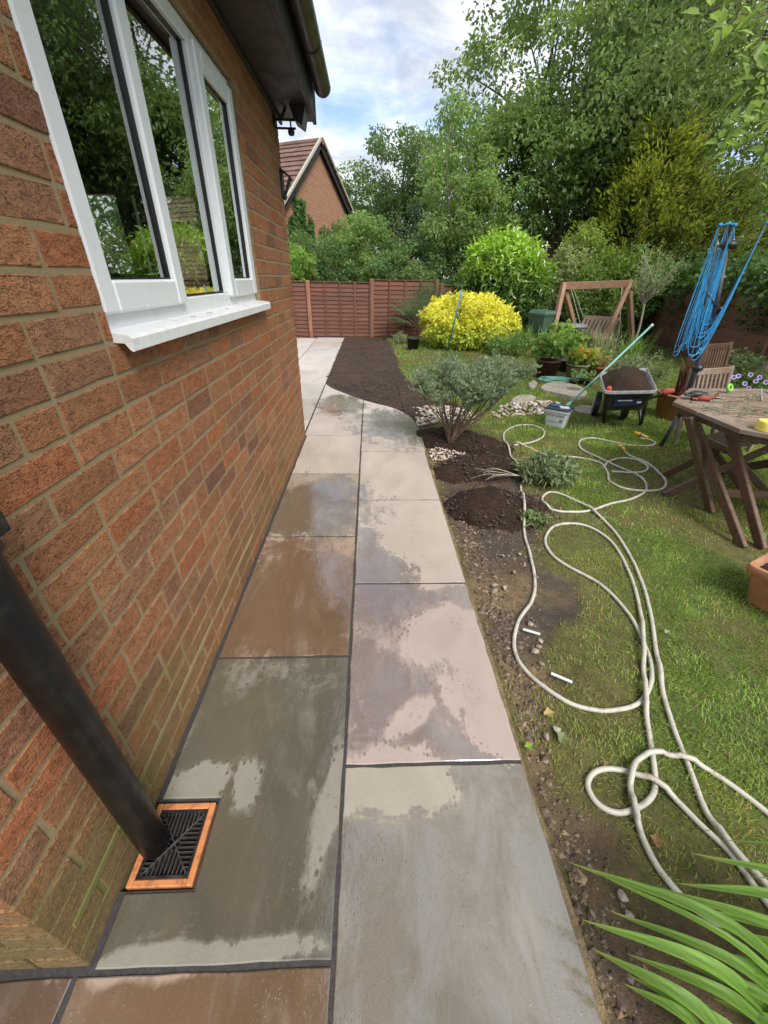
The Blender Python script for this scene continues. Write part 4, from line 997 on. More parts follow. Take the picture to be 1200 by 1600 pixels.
V = [Nn+zb, Ff+zb, Ff+zev, apw, Nn+zev]; V = [v[:] for v in V]+[(v+rd*DH)[:] for v in V]
fhp('wall', V, [(0, 1, 2, 3, 4), (9, 8, 7, 6, 5)]+[(i, 5+i, 5+(i+1) % 5, (i+1) % 5) for i in range(5)], M_RENDERB, True)
def slope(e0, sgn, name):
    # tiled slope: stepped courses
    eave = e0+Vector((0, 0, ze))-gd*sgn*(-0.25)*1.0; eave = e0+gd*sgn*0.35+Vector((0, 0, ze-0.33)); top = ap+Vector((0, 0, 0.02)); m = MB(); nc = 15
    nrm = (top-eave).cross(rd); nrm = nrm if nrm.z > 0 else -nrm; nrm.normalize()
    of = -rd*0.22
    for i in range(nc):
        a = eave.lerp(top, i/nc); b = eave.lerp(top, (i+1.12)/nc) if i < nc-1 else top
        lo = a+nrm*0.075; hi = b+nrm*0.035
        m.add([(lo+of)[:], (lo+rd*DH)[:], (hi+rd*DH)[:], (hi+of)[:], (a+of+nrm*.02)[:], (a+rd*DH+nrm*.02)[:]], [(0, 1, 2, 3), (4, 5, 1, 0)])
    o = m.build(name, M_TILE, fh); return eave, top, nrm
rf = []
for e0, s in ((Nn, -1), (Ff, 1)):
    eave, top, nrm = slope(e0, s, 'roof')
    m = MB(); m.bar((eave-rd*0.13-Vector((0, 0, .02)))[:], (top-rd*0.13-Vector((0, 0, .02)))[:], 0.05, 0.26, up=nrm, bev=0.005); m.build('bargeboard', M_DARKWOOD, fh)
    m = MB(); m.bar((eave-rd*0.20+nrm*.10)[:], (top-rd*0.20+nrm*.10)[:], 0.09, 0.09, up=nrm, bev=0.01); m.build('verge', M_CREAM, fh)
    rf.append((eave, top))
m = MB(); m.tube([(ap-rd*0.24+Vector((0, 0, .03)))[:], (ap+rd*DH+Vector((0, 0, .03)))[:]], 0.11, 8); m.build('ridge', M_TILE, fh)
# ivy on the gable
def ivy_on(name, label, spots, n, ln, colr, off, parent=None):
    pos = []; 
    for (a, z0, z1, w, k) in spots:
        t = rng.random(k); zz = z0+(z1-z0)*t**1.2; u = a+rng.normal(size=k)*w*(1.05-t*0.8)*0.6
        pos.append(np.stack([Nn.x+gd.x*u-rd.x*off, Nn.y+gd.y*u-rd.y*off, zz], 1)+rng.normal(size=(k, 3))*0.035)
    pos = np.concatenate(pos); N = len(pos); nr = np.array((-rd)[:])[None]+rng.normal(size=(N, 3))*0.45+np.array([[0, 0, 0.35]]); ax = rng.normal(size=(N, 3))+np.array([[0, 0, -0.8]])
    v, f, k = leaves_np(pos, ax, nr, ln*(0.6+0.8*rng.random(N)), ln*(0.6+0.6*rng.random(N)), T_DIAMOND)
    o = foliage_obj(name, [(v, f, np.repeat(leaf_cols(N, colr, 0.35, 0.02), k, 0))], M_LEAF); return o
iv = ivy_on('ivy', '', [(0.75, 1.2, 3.2, 0.55, 1900), (1.35, 1.2, 3.75, 0.36, 1500), (0.95, 1.2, 4.0, 0.25, 500), (1.9, 1.2, 3.3, 0.35, 900), (3.6, 2.0, 3.35, 0.14, 200), (4.9, 1.8, 3.0, 0.25, 350), (2.2, 1.2, 2.2, 0.6, 700)], 0, 0.11, (0.055, 0.115, 0.03), 0.09)
tag(iv, 'dark green ivy climbing the brick gable of the neighbouring house', 'ivy')
# ------------------------------------------------------------------ fences
def lap_fence(root, bays, zt, mats, slat_h=0.098, battens=3, posts=True, lean=0.0, z0=-0.06, post_h=0.04):
    """bays: list of ((x,y),(x,y)); slats, battens and posts are parts"""
    smat, pmat = mats; GAP = 0.011 if zt == 1.32 else 0.003  # wider gaps on one fence stand in for shadow lines under the boards
    for bi, (a, b) in enumerate(bays):
        a = Vector((*a, 0)); b = Vector((*b, 0)); d = (b-a); L = d.length; d.normalize(); nrm = Vector((d.y, -d.x, 0))
        if nrm.y > 0: nrm = -nrm
        ztb = zt if isinstance(zt, (int, float)) else zt[bi]
        n = int(round((ztb-z0)/slat_h)); hh = (ztb-z0)/n
        cache = None
        for i in range(n):
            zc = z0+hh*i
            tilt = 0.009 if zt == 1.22 or not isinstance(zt, float) else 0.034
            m = MB(); nn = 5; V = []
            for k in range(nn+1):
                q = a.lerp(b, k/nn)+d*(0.05 if k == 0 else (-0.05 if k == nn else 0)); wv = random.uniform(-.007, .007)
                for (o_, zz) in ((tilt+0.008, zc-0.012+wv), (tilt-0.002, zc-0.012+wv), (-0.012, zc+hh-GAP), (-0.004, zc+hh-GAP)):
                    V.append((q+nrm*o_+Vector((0, 0, zz)))[:])
            F = [(4*k+j, 4*k+(j+1) % 4, 4*k+4+(j+1) % 4, 4*k+4+j) for k in range(nn) for j in range(4)]+[(0, 1, 2, 3), (4*nn+3, 4*nn+2, 4*nn+1, 4*nn)]
            m.add(V, F); o = m.build('slat', smat, root)
        for k in range(battens+2):
            t = k/(battens+1); q = a.lerp(b, 0.02+0.96*t)+nrm*0.028
            m = MB(); m.bar((q+Vector((0, 0, z0)))[:], (q+Vector((0, 0, ztb+0.005)))[:], 0.045, 0.022, up=nrm, bev=0.003); m.build('batten', smat, root)
        m = MB(); m.bar((a+Vector((0, 0, ztb+0.013))+d*.03)[:], (b+Vector((0, 0, ztb+0.013))-d*.03)[:], 0.06, 0.022, bev=0.003); m.build('capping', smat, root)
        if posts:
            for q in ([a] if bi < len(bays)-1 else [a, b]):
                m = MB(); q2 = q+nrm*0.02; m.bar((q2+Vector((0, 0, z0)))[:], (q2+Vector((0, 0, ztb+post_h)))[:], 0.095, 0.095, up=nrm, bev=0.006); m.build('post', pmat, root)
fe = thing('lap_fence', 'red brown overlap fence along the far end of the patio', 'fence', (0, 0, 0))
f0, f1, f2 = A(487, 527, 11.55), A(580, 526, 11.55), A(676, 521, 12.35)
fl = f0+(f0-f1)
lap_fence(fe, [((fl.x-2*(f1.x-f0.x), 11.6), (fl.x, 11.58)), ((fl.x, 11.58), (f0.x, f0.y)), ((f0.x, f0.y), (f1.x, f1.y)), ((f1.x, f1.y), (f2.x, f2.y))], [1.27, 1.27, 1.27, 1.33], (M_FENCE, M_FENCEPOST))
fe2 = thing('lap_fence', 'shaded dark fence panel between the spiky palm and the clipped laurel', 'fence', (0, 0, 0))
g0, g1, g2 = A(683, 520, 12.6), A(740, 520, 13.4), A(860, 520, 14.0)
lap_fence(fe2, [((g0.x, g0.y), (g1.x, g1.y)), ((g1.x, g1.y), (g2.x, g2.y))], 1.22, (M_FENCEDARK, M_FENCEDARK), 0.12, 2)
fe3 = thing('lap_fence', 'dark brown overlap fence behind the rotary airer under the ivy', 'fence', (0, 0, 0))
h0, h1 = P(1005, 528, 0), P(1178, 585, 0); hm = h0.lerp(h1, 0.52); h2 = h1+(h1-h0)*0.6
h3 = h0-(h1-h0)*0.45
lap_fence(fe3, [((h3.x, h3.y), (h0.x, h0.y)), ((h0.x, h0.y), (h1.x, h1.y)), ((h1.x, h1.y), (h2.x, h2.y))], 1.32, (M_FENCEDARK, M_FENCEDARK), 0.135, 1)
# ------------------------------------------------------------------ trees
def tree(name, label, base, top, ells, n, rmin, rmax, n_per, ll, lw, col, r0=0.14, mat=None, tmpl=T_DIAMOND, group=None, bark=None, stems=1, cat='tree', droop=0.3, up=0.55, seed=0, nlimb=26, yel=0.1, inner=0.35, var=0.22, lump=0.22, flat=0.7, out=0.6, spread=0.25):
    root = thing(name, label, cat, base, 0, group); bv = Vector(base)
    C, Rd, cc = ell_clumps([(c, r, w) for c, r, w in ells], n, rmin, rmax, col, inner, var, yel, 0, lump, seed)
    v, f, c = clumps(C, Rd, int(n_per*1.65), ll*0.74, lw*0.76, cc, tmpl, up, droop, flat=flat, out=out)
    o = foliage_obj('crown', [(v-np.array(base), f, c)], mat or M_LEAF, root)
    idx = rng.choice(len(C), min(nlimb, len(C)), replace=False)
    for s in range(stems):
        m = MB(); off = Vector((random.uniform(-1, 1)*spread, random.uniform(-1, 1)*spread, 0)) if stems > 1 else Vector()
        tp = Vector(top)-bv+off*6
        limbs(m, off*0.5+Vector((0, 0, -0.15)), tp, [Vector(C[i].tolist())-bv for i in idx[s::stems]], r0*(1 if s == 0 else random.uniform(.55, .85)), twig=max(0.006, r0*0.07))
        m.build('trunk' if s == 0 else 'stem', bark or M_BARK, root, True)
    return root
GRN = (0.075, 0.135, 0.032); MID = (0.095, 0.165, 0.042); LGT = (0.125, 0.20, 0.045); DRK = (0.035, 0.065, 0.025)
# big broadleaf
tb = A(846, 470, 16.5); tb.z = -0.1
tree('hornbeam_tree', 'tallest broadleaf tree with several pale stems rising behind the clipped laurel', tb, (tb.x+0.6, 16.6, 9.0),
     [((tb.x+0.1, 16.5, 7.0), (3.6, 2.6, 4.6), 5), ((tb.x-2.0, 16.2, 4.4), (2.0, 1.8, 1.8), 1.6), ((tb.x+2.2, 16.0, 5.0), (2.0, 2.0, 2.2), 1.6), ((tb.x+1.3, 16.5, 10.3), (2.9, 2.2, 2.6), 1.6)], 600, 0.35, 0.72, 66, 0.19, 0.105, (0.115, 0.185, 0.050), 0.17, stems=4, seed=1, nlimb=64, inner=0.45, spread=0.32)
tl = A(718, 350, 14.6)
tree('hazel_tree', 'light green broadleaf tree left of the tall pale stemmed tree', (tl.x, 14.6, -0.1), (tl.x, 14.6, 4.0), [((tl.x-.1, 14.6, 3.3), (1.25, 1.3, 1.75), 2), ((tl.x+0.7, 14.9, 2.4), (1.2, 1.2, 1.2), 1)], 120, 0.25, 0.5, 60, 0.15, 0.09, (0.125, 0.20, 0.055), 0.09, seed=4, nlimb=18)
to = A(628, 270, 25)
tree('oak_tree', 'round topped oak standing apart against the clouds', (to.x, 25, -0.1), (to.x+0.1, 25, 6.2), [((to.x, 25, 5.9), (2.1, 1.9, 1.75), 3), ((to.x+1.2, 25.5, 4.2), (1.9, 1.9, 1.5), 2), ((to.x-1.0, 25, 4.2), (1.5, 1.7, 1.3), 1.4)], 170, 0.3, 0.6, 58, 0.19, 0.12, (0.075, 0.13, 0.040), 0.16, seed=5, nlimb=26)
ta = A(545, 330, 27)
tree('ash_tree', 'pale feathery tree rising beside the gable of the neighbour house', (ta.x, 27, -0.1), (ta.x, 27, 5.6), [((ta.x-0.2, 27, 4.9), (1.5, 1.6, 1.7), 2), ((ta.x+0.9, 27.5, 3.8), (1.7, 1.6, 1.5), 1.5), ((ta.x-.9, 28.0, 4.9), (1.1, 1.3, 1.5), 0.8)], 120, 0.3, 0.55, 56, 0.20, 0.10, (0.105, 0.175, 0.060), 0.14, seed=6, nlimb=22)
# mixed shrubs over the far fence
def shrub(px, y, w, d, h, col, label, seed, name='shrub', z0=0.25, n=46, ll=0.13, lw=0.08, group='shrubs over the far fence', mat=None, x=None, per=62, tmpl=T_DIAMOND, **k):
    xx = A(px, 400, y).x if x is None else x
    return tree(name, label, (xx, y, -0.1), (xx, y, h*0.75), [((xx, y, (h+z0)/2), (w, d, (h-z0)/2), 1)], n, 0.16*max(1, w), 0.34*max(1, w), per, ll, lw, col, 0.035, mat, tmpl, group, M_TWIG, 3, 'shrub', seed=seed, nlimb=14, spread=0.12, **k)
shrub(452, 13.4, 1.0, 0.9, 2.25, (0.115, 0.20, 0.038), 'bright green shrub nearest the house corner above the fence', 11)
shrub(505, 14.2, 0.95, 0.9, 2.5, (0.060, 0.115, 0.034), 'darker leafy shrub in front of the ivied gable', 12, n=52)
shrub(470, 15.6, 0.9, 0.8, 2.6, (0.075, 0.14, 0.036), 'mid green bush at the foot of the gable ivy', 13)
shrub(562, 15.0, 1.2, 0.9, 3.5, (0.125, 0.205, 0.055), 'tall yellow green shrub covering the low end of the gable', 14, n=80)
shrub(610, 14.0, 1.0, 0.9, 2.35, (0.085, 0.155, 0.045), 'soft green shrub right of the tall yellow green one', 15)
shrub(650, 15.4, 1.2, 1.0, 3.1, (0.072, 0.125, 0.052), 'bluish green shrub under the round topped oak', 16, n=62)
shrub(660, 13.6, 0.9, 0.7, 2.0, (0.100, 0.165, 0.050), 'shrub dotted with pale blossom above the fence end', 17)
shrub(700, 14.2, 1.1, 0.9, 2.3, (0.06, 0.115, 0.035), 'dense shrub behind the spiky palm', 18)
shrub(540, 19.0, 1.6, 1.2, 3.3, (0.07, 0.13, 0.04), 'broad bush between the gable and the oak', 19, n=60, ll=.16, lw=.1)
# golden conifer and its neighbours
def conifer(name, label, base, h, r, n, col, ll, lw, seed, tip=0.5, z0=0.3, group=None, per=26, yel=0.15, var=0.3):
    root = thing(name, label, 'tree', base, 0, group)
    # whorls of drooping boughs
    t = rng.random(n)**0.8; z = z0+(h-z0)*t; rad = r*(1-t)**0.75+0.12; a = rng.random(n)*6.283
    rr = rad*(0.45+0.6*rng.random(n)); C = np.stack([np.cos(a)*rr, np.sin(a)*rr, z], 1)
    m = per; idx = np.repeat(np.arange(n), m); N = len(idx); s = rng.random(N)
    dirv = np.stack([np.cos(a), np.sin(a), 0.35+0*a], 1)[idx]+rng.normal(size=(N, 3))*0.22
    bl = (0.35+0.35*rng.random(n))[idx]*(0.5+0.5*r/1.5)
    pos = C[idx]+unit(dirv)*(s*bl)[:, None]+rng.normal(size=(N, 3))*0.06*bl[:, None]*2
    ax = unit(dirv)+rng.normal(size=(N, 3))*0.35+np.array([[0, 0, 0.25]]); nr = rng.normal(size=(N, 3))*0.6+np.array([[0, 0, 1.0]])
    v, f, k = leaves_np(pos, ax, nr, ll*(0.6+0.8*rng.random(N)), lw*(0.6+0.8*rng.random(N)), T_FROND)
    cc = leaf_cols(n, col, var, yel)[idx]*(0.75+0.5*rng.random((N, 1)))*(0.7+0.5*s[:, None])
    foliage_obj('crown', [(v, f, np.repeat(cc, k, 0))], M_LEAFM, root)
    mb = MB(); mb.tube([(0, 0, -0.2), (0.03, 0, h*0.5), (0, 0, h*0.97)], [r*0.07+.03, r*0.045+.02, 0.01], 7)
    for i in range(0, n, max(1, n//40)): mb.tube([(0, 0, max(0.2, z[i]-0.25)), C[i].tolist()], [0.018, 0.006], 4, cap=False)
    mb.build('trunk', M_BARK, root, True); return root
cg = A(968, 470, 14.2)
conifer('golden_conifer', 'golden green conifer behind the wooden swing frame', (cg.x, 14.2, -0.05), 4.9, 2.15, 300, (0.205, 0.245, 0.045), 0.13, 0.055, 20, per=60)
cg2 = A(1075, 440, 13.6)
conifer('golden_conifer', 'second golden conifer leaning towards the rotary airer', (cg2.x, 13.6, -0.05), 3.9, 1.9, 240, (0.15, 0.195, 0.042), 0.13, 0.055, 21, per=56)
cd = A(1135, 200, 10.5)
conifer('yew_tree', 'very dark tall conifer at the back right', (cd.x+2.6, 15.6, -0.05), 11, 2.9, 380, (0.050, 0.075, 0.026), 0.17, 0.075, 22, z0=1.0, per=50)
conifer('yew_tree', 'dark conifer overhanging the fence at the right edge', (10.2, 8.4, -0.05), 8.6, 2.2, 300, (0.065, 0.092, 0.028), 0.14, 0.065, 23, z0=2.0, per=50)
tree('lime_tree', 'broad dark broadleaf tree filling the gap behind the golden conifer', (9.6, 17.5, -0.1), (9.4, 17.5, 9.5), [((9.6, 17.5, 7.0), (3.2, 2.6, 5.0), 4), ((8.4, 15.8, 3.6), (2.2, 1.5, 2.6), 2), ((7.2, 14.6, 6.2), (1.6, 1.3, 1.6), 0.8)], 330, 0.4, 0.8, 52, 0.22, 0.13, (0.085, 0.14, 0.042), 0.2, seed=24, nlimb=40, stems=2)
tree('sycamore_tree', 'shaded broadleaf tree at the far right beyond the dark fence', (15.5, 14.5, -0.1), (15.3, 14.5, 10), [((15.5, 14.5, 7), (4.4, 3.2, 5.5), 4)], 260, 0.5, 0.9, 50, 0.26, 0.16, (0.08, 0.13, 0.04), 0.22, seed=25, nlimb=30)
tree('cherry_tree', 'leafy tree rising out of the frame right of the dark conifer', (11.0, 4.6, -0.1), (10.6, 4.6, 7.5), [((10.8, 4.8, 5.0), (2.6, 2.6, 3.6), 4)], 190, 0.35, 0.7, 50, 0.17, 0.10, (0.065, 0.115, 0.03), 0.16, seed=26, nlimb=30)
# beyond: continuous woodland
def woodland(name, arc, n, col, seed):
    C = []
    for i in range(n):
        a = rng.uniform(*arc); d = rng.uniform(34, 44); C.append((math.sin(a)*d, math.cos(a)*d, rng.random()**0.8*(5.2+1.6*vnoise(a*9, 0.3, None, seed))))
    C = np.array(C); v, f, c = clumps(C, 0.9+0.5*rng.random(len(C)), 30, 0.5, 0.32, leaf_cols(len(C), col, 0.25, 0.05)); o = foliage_obj(name, [(v, f, c)], M_LEAF); o['kind'] = 'stuff'; return o
woodland('distant_woodland', (-0.6, 1.5), 900, (0.06, 0.105, 0.035), 3)
woodland('distant_woodland', (1.5, 4.6), 500, (0.06, 0.105, 0.035), 4)
# ------------------------------------------------------------------ clipped laurel, yellow bush, hedge
def bush(name, label, c, r, n, per, rad, ll, lw, col, mat, tmpl, top=None, cat='bush', seed=0, stems=5, tpow=(-0.3, 0.95), up=0.55, droop=0.2, out=0.9, lump=0.12, group=None, var=0.2, z0=0.0, inner=0.78):
    root = thing(name, label, cat, (c[0], c[1], 0), 0, group)
    C, Rd, cc = ell_clumps([((0, 0, c[2]), r, 1)], n, rad*0.7, rad*1.2, col, inner, var, 0.05, 0, lump, seed)
    k = C[:, 2] > z0; C, Rd, cc = C[k], Rd[k], cc[k]
    if top is not None:
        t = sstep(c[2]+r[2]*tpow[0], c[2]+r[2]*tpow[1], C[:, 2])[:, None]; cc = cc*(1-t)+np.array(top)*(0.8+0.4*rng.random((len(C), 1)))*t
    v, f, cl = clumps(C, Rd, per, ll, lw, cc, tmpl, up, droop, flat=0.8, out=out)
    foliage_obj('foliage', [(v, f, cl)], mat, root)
    m = MB()
    for i in range(stems):
        q = C[rng.integers(len(C))]*0.75; m.tube([(q[0]*.12, q[1]*.12, -0.05), (q[0]*.5, q[1]*.5, c[2]*0.6), q.tolist()], [0.03, 0.02, 0.006], 5, cap=False)
    m.build('stem', M_TWIG, root, True); return root
lc = A(790, 430, 12.3)
bush('laurel_bush', 'round clipped laurel with its sunlit top painted lighter behind the yellow bush', (lc.x, 12.3, 1.18), (1.13, 1.0, 1.18), 340, 30, 0.2, 0.17, 0.062, (0.085, 0.165, 0.034), M_LEAFG, T_BROAD, (0.30, 0.46, 0.06), seed=31, lump=0.06, inner=.84, tpow=(-0.1, 0.8))  # upper leaves coloured lighter to imitate sun from overhead
yc = A(733, 520, 10.2)
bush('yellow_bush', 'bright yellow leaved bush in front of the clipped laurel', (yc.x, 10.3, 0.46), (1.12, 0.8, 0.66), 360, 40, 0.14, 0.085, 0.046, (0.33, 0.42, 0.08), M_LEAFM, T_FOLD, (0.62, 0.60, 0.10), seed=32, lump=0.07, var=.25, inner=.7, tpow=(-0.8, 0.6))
hc = A(960, 500, 12.6)
bush('hedge_shrub', 'green shrub filling the space behind the swing frame', (hc.x, 12.5, 0.95), (1.7, 0.8, 1.15), 260, 34, 0.22, 0.11, 0.06, (0.10, 0.185, 0.035), M_LEAF, T_DIAMOND, (0.13, 0.20, 0.04), seed=33)
vc = A(884, 460, 12.9)
bush('variegated_shrub', 'pale speckled shrub between the laurel and the swing', (vc.x, 12.9, 1.1), (0.75, 0.7, 1.15), 150, 34, 0.2, 0.10, 0.055, (0.15, 0.19, 0.075), M_LEAF, T_DIAMOND, (0.22, 0.26, 0.10), seed=34)
vc2 = A(925, 440, 12.4)
bush('spotted_shrub', 'yellow tipped shrub rising above the swing beam', (vc2.x, 13.2, 1.5), (0.85, 0.7, 1.1), 150, 34, 0.2, 0.10, 0.055, (0.11, 0.18, 0.035), M_LEAF, T_DIAMOND, (0.16, 0.225, 0.045), seed=35)
bush('back_shrub', 'dark undergrowth at the foot of the golden conifer', (9.4, 12.6, 0.9), (1.6, 0.7, 1.2), 170, 34, 0.22, 0.11, 0.07, (0.05, 0.085, 0.025), M_LEAF, T_DIAMOND, None, seed=36)
hn = Vector((-(h1-h0).y, (h1-h0).x, 0)).normalized(); hn = hn if hn.x > 0 else -hn; hb_ = h0.lerp(h1, .5)+hn*.55
tree('added_hedge', 'dark hedge added behind the dark brown fence to darken its slat gaps', (hb_.x, hb_.y, -0.1), (hb_.x, hb_.y, 1.2), [((h0.lerp(h2, t)+hn*.55).to_tuple()[:2]+(0.75,), (.8, .8, .85), 1) for t in (-.25, 0, .2, .4, .6, .8, 1.0)], 230, .22, .4, 34, .12, .075, (0.04, 0.075, 0.022), .05, seed=44, nlimb=10, cat='hedge', inner=.2)  # added behind the slats to block light so their gaps look dark
# ivy along the dark fence
ipos = []
for i in range(4200):
    t = rng.random(); q = h0.lerp(h2, t); z = 1.50+0.17*rng.normal()+0.28*(vnoise(t*9, 0.0)-0.4)
    ipos.append((q.x+rng.normal()*0.16-0.1, q.y+rng.normal()*0.16-0.15, max(0.85, z)))
ipos = np.array(ipos); N = len(ipos)
v, f, k = leaves_np(ipos, rng.normal(size=(N, 3))+np.array([[0, 0, -.5]]), rng.normal(size=(N, 3))*0.5+np.array([[-.4, -.7, .7]]), 0.10*(0.6+0.8*rng.random(N)), 0.085*(0.6+0.8*rng.random(N)), T_FOLD)
tag(foliage_obj('ivy', [(v, f, np.repeat(leaf_cols(N, (0.075, 0.15, 0.03), .35, .06), k, 0))], M_LEAFG), 'glossy ivy spilling over the top of the dark fence behind the airer', 'ivy')
# overhanging tree close to the lens on the right
oc = A(1130, 40, 5.2)
tree('plum_tree', 'small leaved dark tree hanging over the garden from the upper right', (5.9, 4.6, -0.1), (oc.x+.3, 5.1, 4.6), [((oc.x+.2, 5.2, oc.z+.2), (1.25, 1.0, 1.25), 3), ((oc.x+.9, 4.6, oc.z-.7), (1.0, 0.9, 1.0), 1.5)], 120, 0.18, 0.38, 46, 0.085, 0.045, (0.095, 0.145, 0.036), 0.10, seed=27, nlimb=5, inner=0.3)
br = thing('overhanging_branch', 'large leaved pear branches hanging in from the upper right corner', 'branch', (4.6, 3.2, 0))
tips = [A(1130, 55, 3.0), A(1150, 30, 2.8), A(1128, 215, 3.2), A(1165, 225, 2.9), A(1122, 248, 3.2), A(1180, 265, 2.8), A(1190, 190, 2.7), A(1200, 60, 2.7), A(1165, 130, 3.0), A(1195, 110, 2.7), A(1215, 230, 2.6), A(1105, 20, 3.1)]
hub = Vector((4.6, 3.2, 3.6)); m = MB(); LP = []; LA = []
m.tube([(4.8, 3.2, -0.1), (4.75, 3.2, 2.0), hub[:], (4.4, 3.3, 5.0)], [0.09, 0.08, 0.05, 0.02], 8)
for tp in tips:
    md = hub.lerp(tp, 0.5)+Vector((0, 0, 0.12)); cv = catmull([hub, md, tp], 10); m.tube(cv, [0.014*(1-i/22) for i in range(len(cv))], 5, cap=False)
    for i, q in enumerate(cv):
        if i < 9: continue
        for _ in range(4 if i < 18 else 7):
            o_ = Vector((rng.normal()*.8-.2, rng.normal()*.8-.2, rng.normal()*.6+.25))*0.045; e = q+o_; LP.append(e[:]); LA.append((o_+Vector((-.02, 0, .01)))[:])
            m.tube([q[:], e[:]], [0.0022, 0.0012], 3, cap=False)
stemo = m.build('stem', M_BARK, br, True); stemo.location = (-4.6, -3.2, 0)
LP, LA = np.array(LP), np.array(LA); N = len(LP)
v, f, k = leaves_np(LP, unit(LA)+rng.normal(size=(N, 3))*0.35, rng.normal(size=(N, 3))*0.5+np.array([[-.2, -.3, .8]]), 0.085*(0.6+0.6*rng.random(N)), 0.046*(0.7+0.5*rng.random(N)), T_BROAD)
lo = foliage_obj('leaves', [(v, f, np.repeat(leaf_cols(N, (0.13, 0.21, 0.045), .25, .06), k, 0))], M_LEAF, br); lo.location = (-4.6, -3.2, 0); lo['kind'] = 'stuff'
# ------------------------------------------------------------------ silvery shrub on the soil heap
def at(p, z): return Vector((p.x, p.y, z))
sb = P(703, 692, 0.02)
ss = thing('willow_shrub', 'silvery leaved shrub with many bare brown stems on the dark soil heap', 'shrub', sb)
tipsC = []
m = MB(); ctr = A(735, 590, sb.y+0.15)
for i in range(44):
    a = rng.random()*6.283; r = math.sqrt(rng.random()); ex = ctr.x-sb.x+0.0+math.cos(a)*r*0.52; ey = 0.1+math.sin(a)*r*0.42
    ez = 0.60+0.14*rng.random()-0.12*r*r+(0.03 if ex > 0.2 else 0)
    p1 = Vector((ex*0.16+rng.normal()*0.02, ey*0.16+rng.normal()*0.02, 0.10+0.05*rng.random())); p2 = Vector((ex*0.62+rng.normal()*0.03, ey*0.62+rng.normal()*0.03, 0.34+rng.normal()*0.03)); p3 = Vector((ex, ey, ez))
    cv = catmull([(0, 0, -0.03), p1, p2, p3], 5); m.tube(cv, [0.0072*(1-0.85*j/len(cv)) + 0.001 for j in range(len(cv))], 5, cap=False)
    for _ in range(13):
        t = rng.uniform(0.22, 1.0); b = p2.lerp(p3, t); e = b+Vector((rng.normal()*0.10, rng.normal()*0.09, 0.07+rng.random()*0.09)); m.tube([b[:], e[:]], [0.002, 0.001], 3, cap=False); tipsC.append((b, e))
m.build('stems', M_TWIG, ss, True)
LP = []; LA = []
for b, e in tipsC:
    for _ in range(30):
        t = rng.random()*1.1-0.15; q = b.lerp(e, t); LP.append((q+Vector((rng.normal()*0.008, rng.normal()*0.008, 0)))[:]); LA.append((rng.normal(), rng.normal(), 0.9))
LP, LA = np.array(LP), np.array(LA); N = len(LP)
v, f, k = leaves_np(LP, LA, rng.normal(size=(N, 3))+np.array([[0, -.3, .6]]), 0.034*(0.6+0.8*rng.random(N)), 0.010, T_DIAMOND)
foliage_obj('foliage', [(v, f, np.repeat(leaf_cols(N, (0.185, 0.24, 0.15), .25, .03), k, 0))], M_LEAFM, ss)
# ------------------------------------------------------------------ pebbles
bmp = bmesh.new(); bmesh.ops.create_icosphere(bmp, subdivisions=1, radius=1)
PEB = []
for i in range(24):
    b2 = bmp.copy()
    for vv in b2.verts: vv.co *= 1+random.uniform(-.16, .16)
    me = bpy.data.meshes.new('pebble'); b2.to_mesh(me); b2.free(); me.polygons.foreach_set('use_smooth', [True]*len(me.polygons))
    c = np.array(random.choice([(0.42, 0.35, 0.26), (0.50, 0.44, 0.35), (0.33, 0.27, 0.21), (0.46, 0.36, 0.27), (0.55, 0.50, 0.43), (0.26, 0.23, 0.20), (0.40, 0.30, 0.22)]))
    a = me.color_attributes.new('col', 'FLOAT_COLOR', 'POINT'); cc = np.ones((len(me.vertices), 4), np.float32); cc[:, :3] = c; a.data.foreach_set('color', cc.ravel()); me.materials.append(M_PEBBLE); PEB.append(me)
ROCK = []
for i in range(8):
    b2 = bmp.copy()
    for vv in b2.verts: vv.co *= 1+random.uniform(-.34, .30)
    me = bpy.data.meshes.new('stone'); b2.to_mesh(me); b2.free(); me.polygons.foreach_set('use_smooth', [False]*len(me.polygons))
    a = me.color_attributes.new('col', 'FLOAT_COLOR', 'POINT'); cc = np.ones((len(me.vertices), 4), np.float32); cc[:, :3] = random.choice([(.30, .25, .19), (.36, .31, .25), (.24, .19, .15), (.40, .36, .31)]); a.data.foreach_set('color', cc.ravel()); me.materials.append(M_PEBBLE); ROCK.append(me)
def pebble_bed(label, poly, n, r0, r1, hump=0.03):
    cx = sum(p[0] for p in poly)/len(poly); cy = sum(p[1] for p in poly)/len(poly)
    root = thing('pebble_bed', label, 'pebbles', (cx, cy, LZ), 0, 'beds of rounded pebbles in the grass'); got = []; tries = 0
    xs = [p[0] for p in poly]; ys = [p[1] for p in poly]
    while len(got) < n and tries < n*60:
        tries += 1; x, y = random.uniform(min(xs), max(xs)), random.uniform(min(ys), max(ys))
        if not in_poly(np.array([x]), np.array([y]), poly)[0]: continue
        r = random.uniform(r0, r1)
        if any((x-a)**2+(y-b)**2 < (0.72*(r+c))**2 for a, b, c in got): continue
        got.append((x, y, r)); d = float(dist_poly(np.array([x]), np.array([y]), poly)[0])
        o = obj('pebble', random.choice(PEB), root, (x-cx, y-cy, min(d, .25)*0.16+r*0.25+random.uniform(0, .012)), (random.uniform(-.4, .4), random.uniform(-.4, .4), random.uniform(0, 6.28))); o.scale = (r*1.25, r*random.uniform(.8, 1), r*random.uniform(.55, .8))
    return root
pebble_bed('pebble patch between the curved paving edge and the silvery shrub', pg([(646, 640), (690, 634), (735, 643), (748, 655), (730, 664), (690, 662), (652, 668), (647, 655)]), 190, 0.017, 0.032)
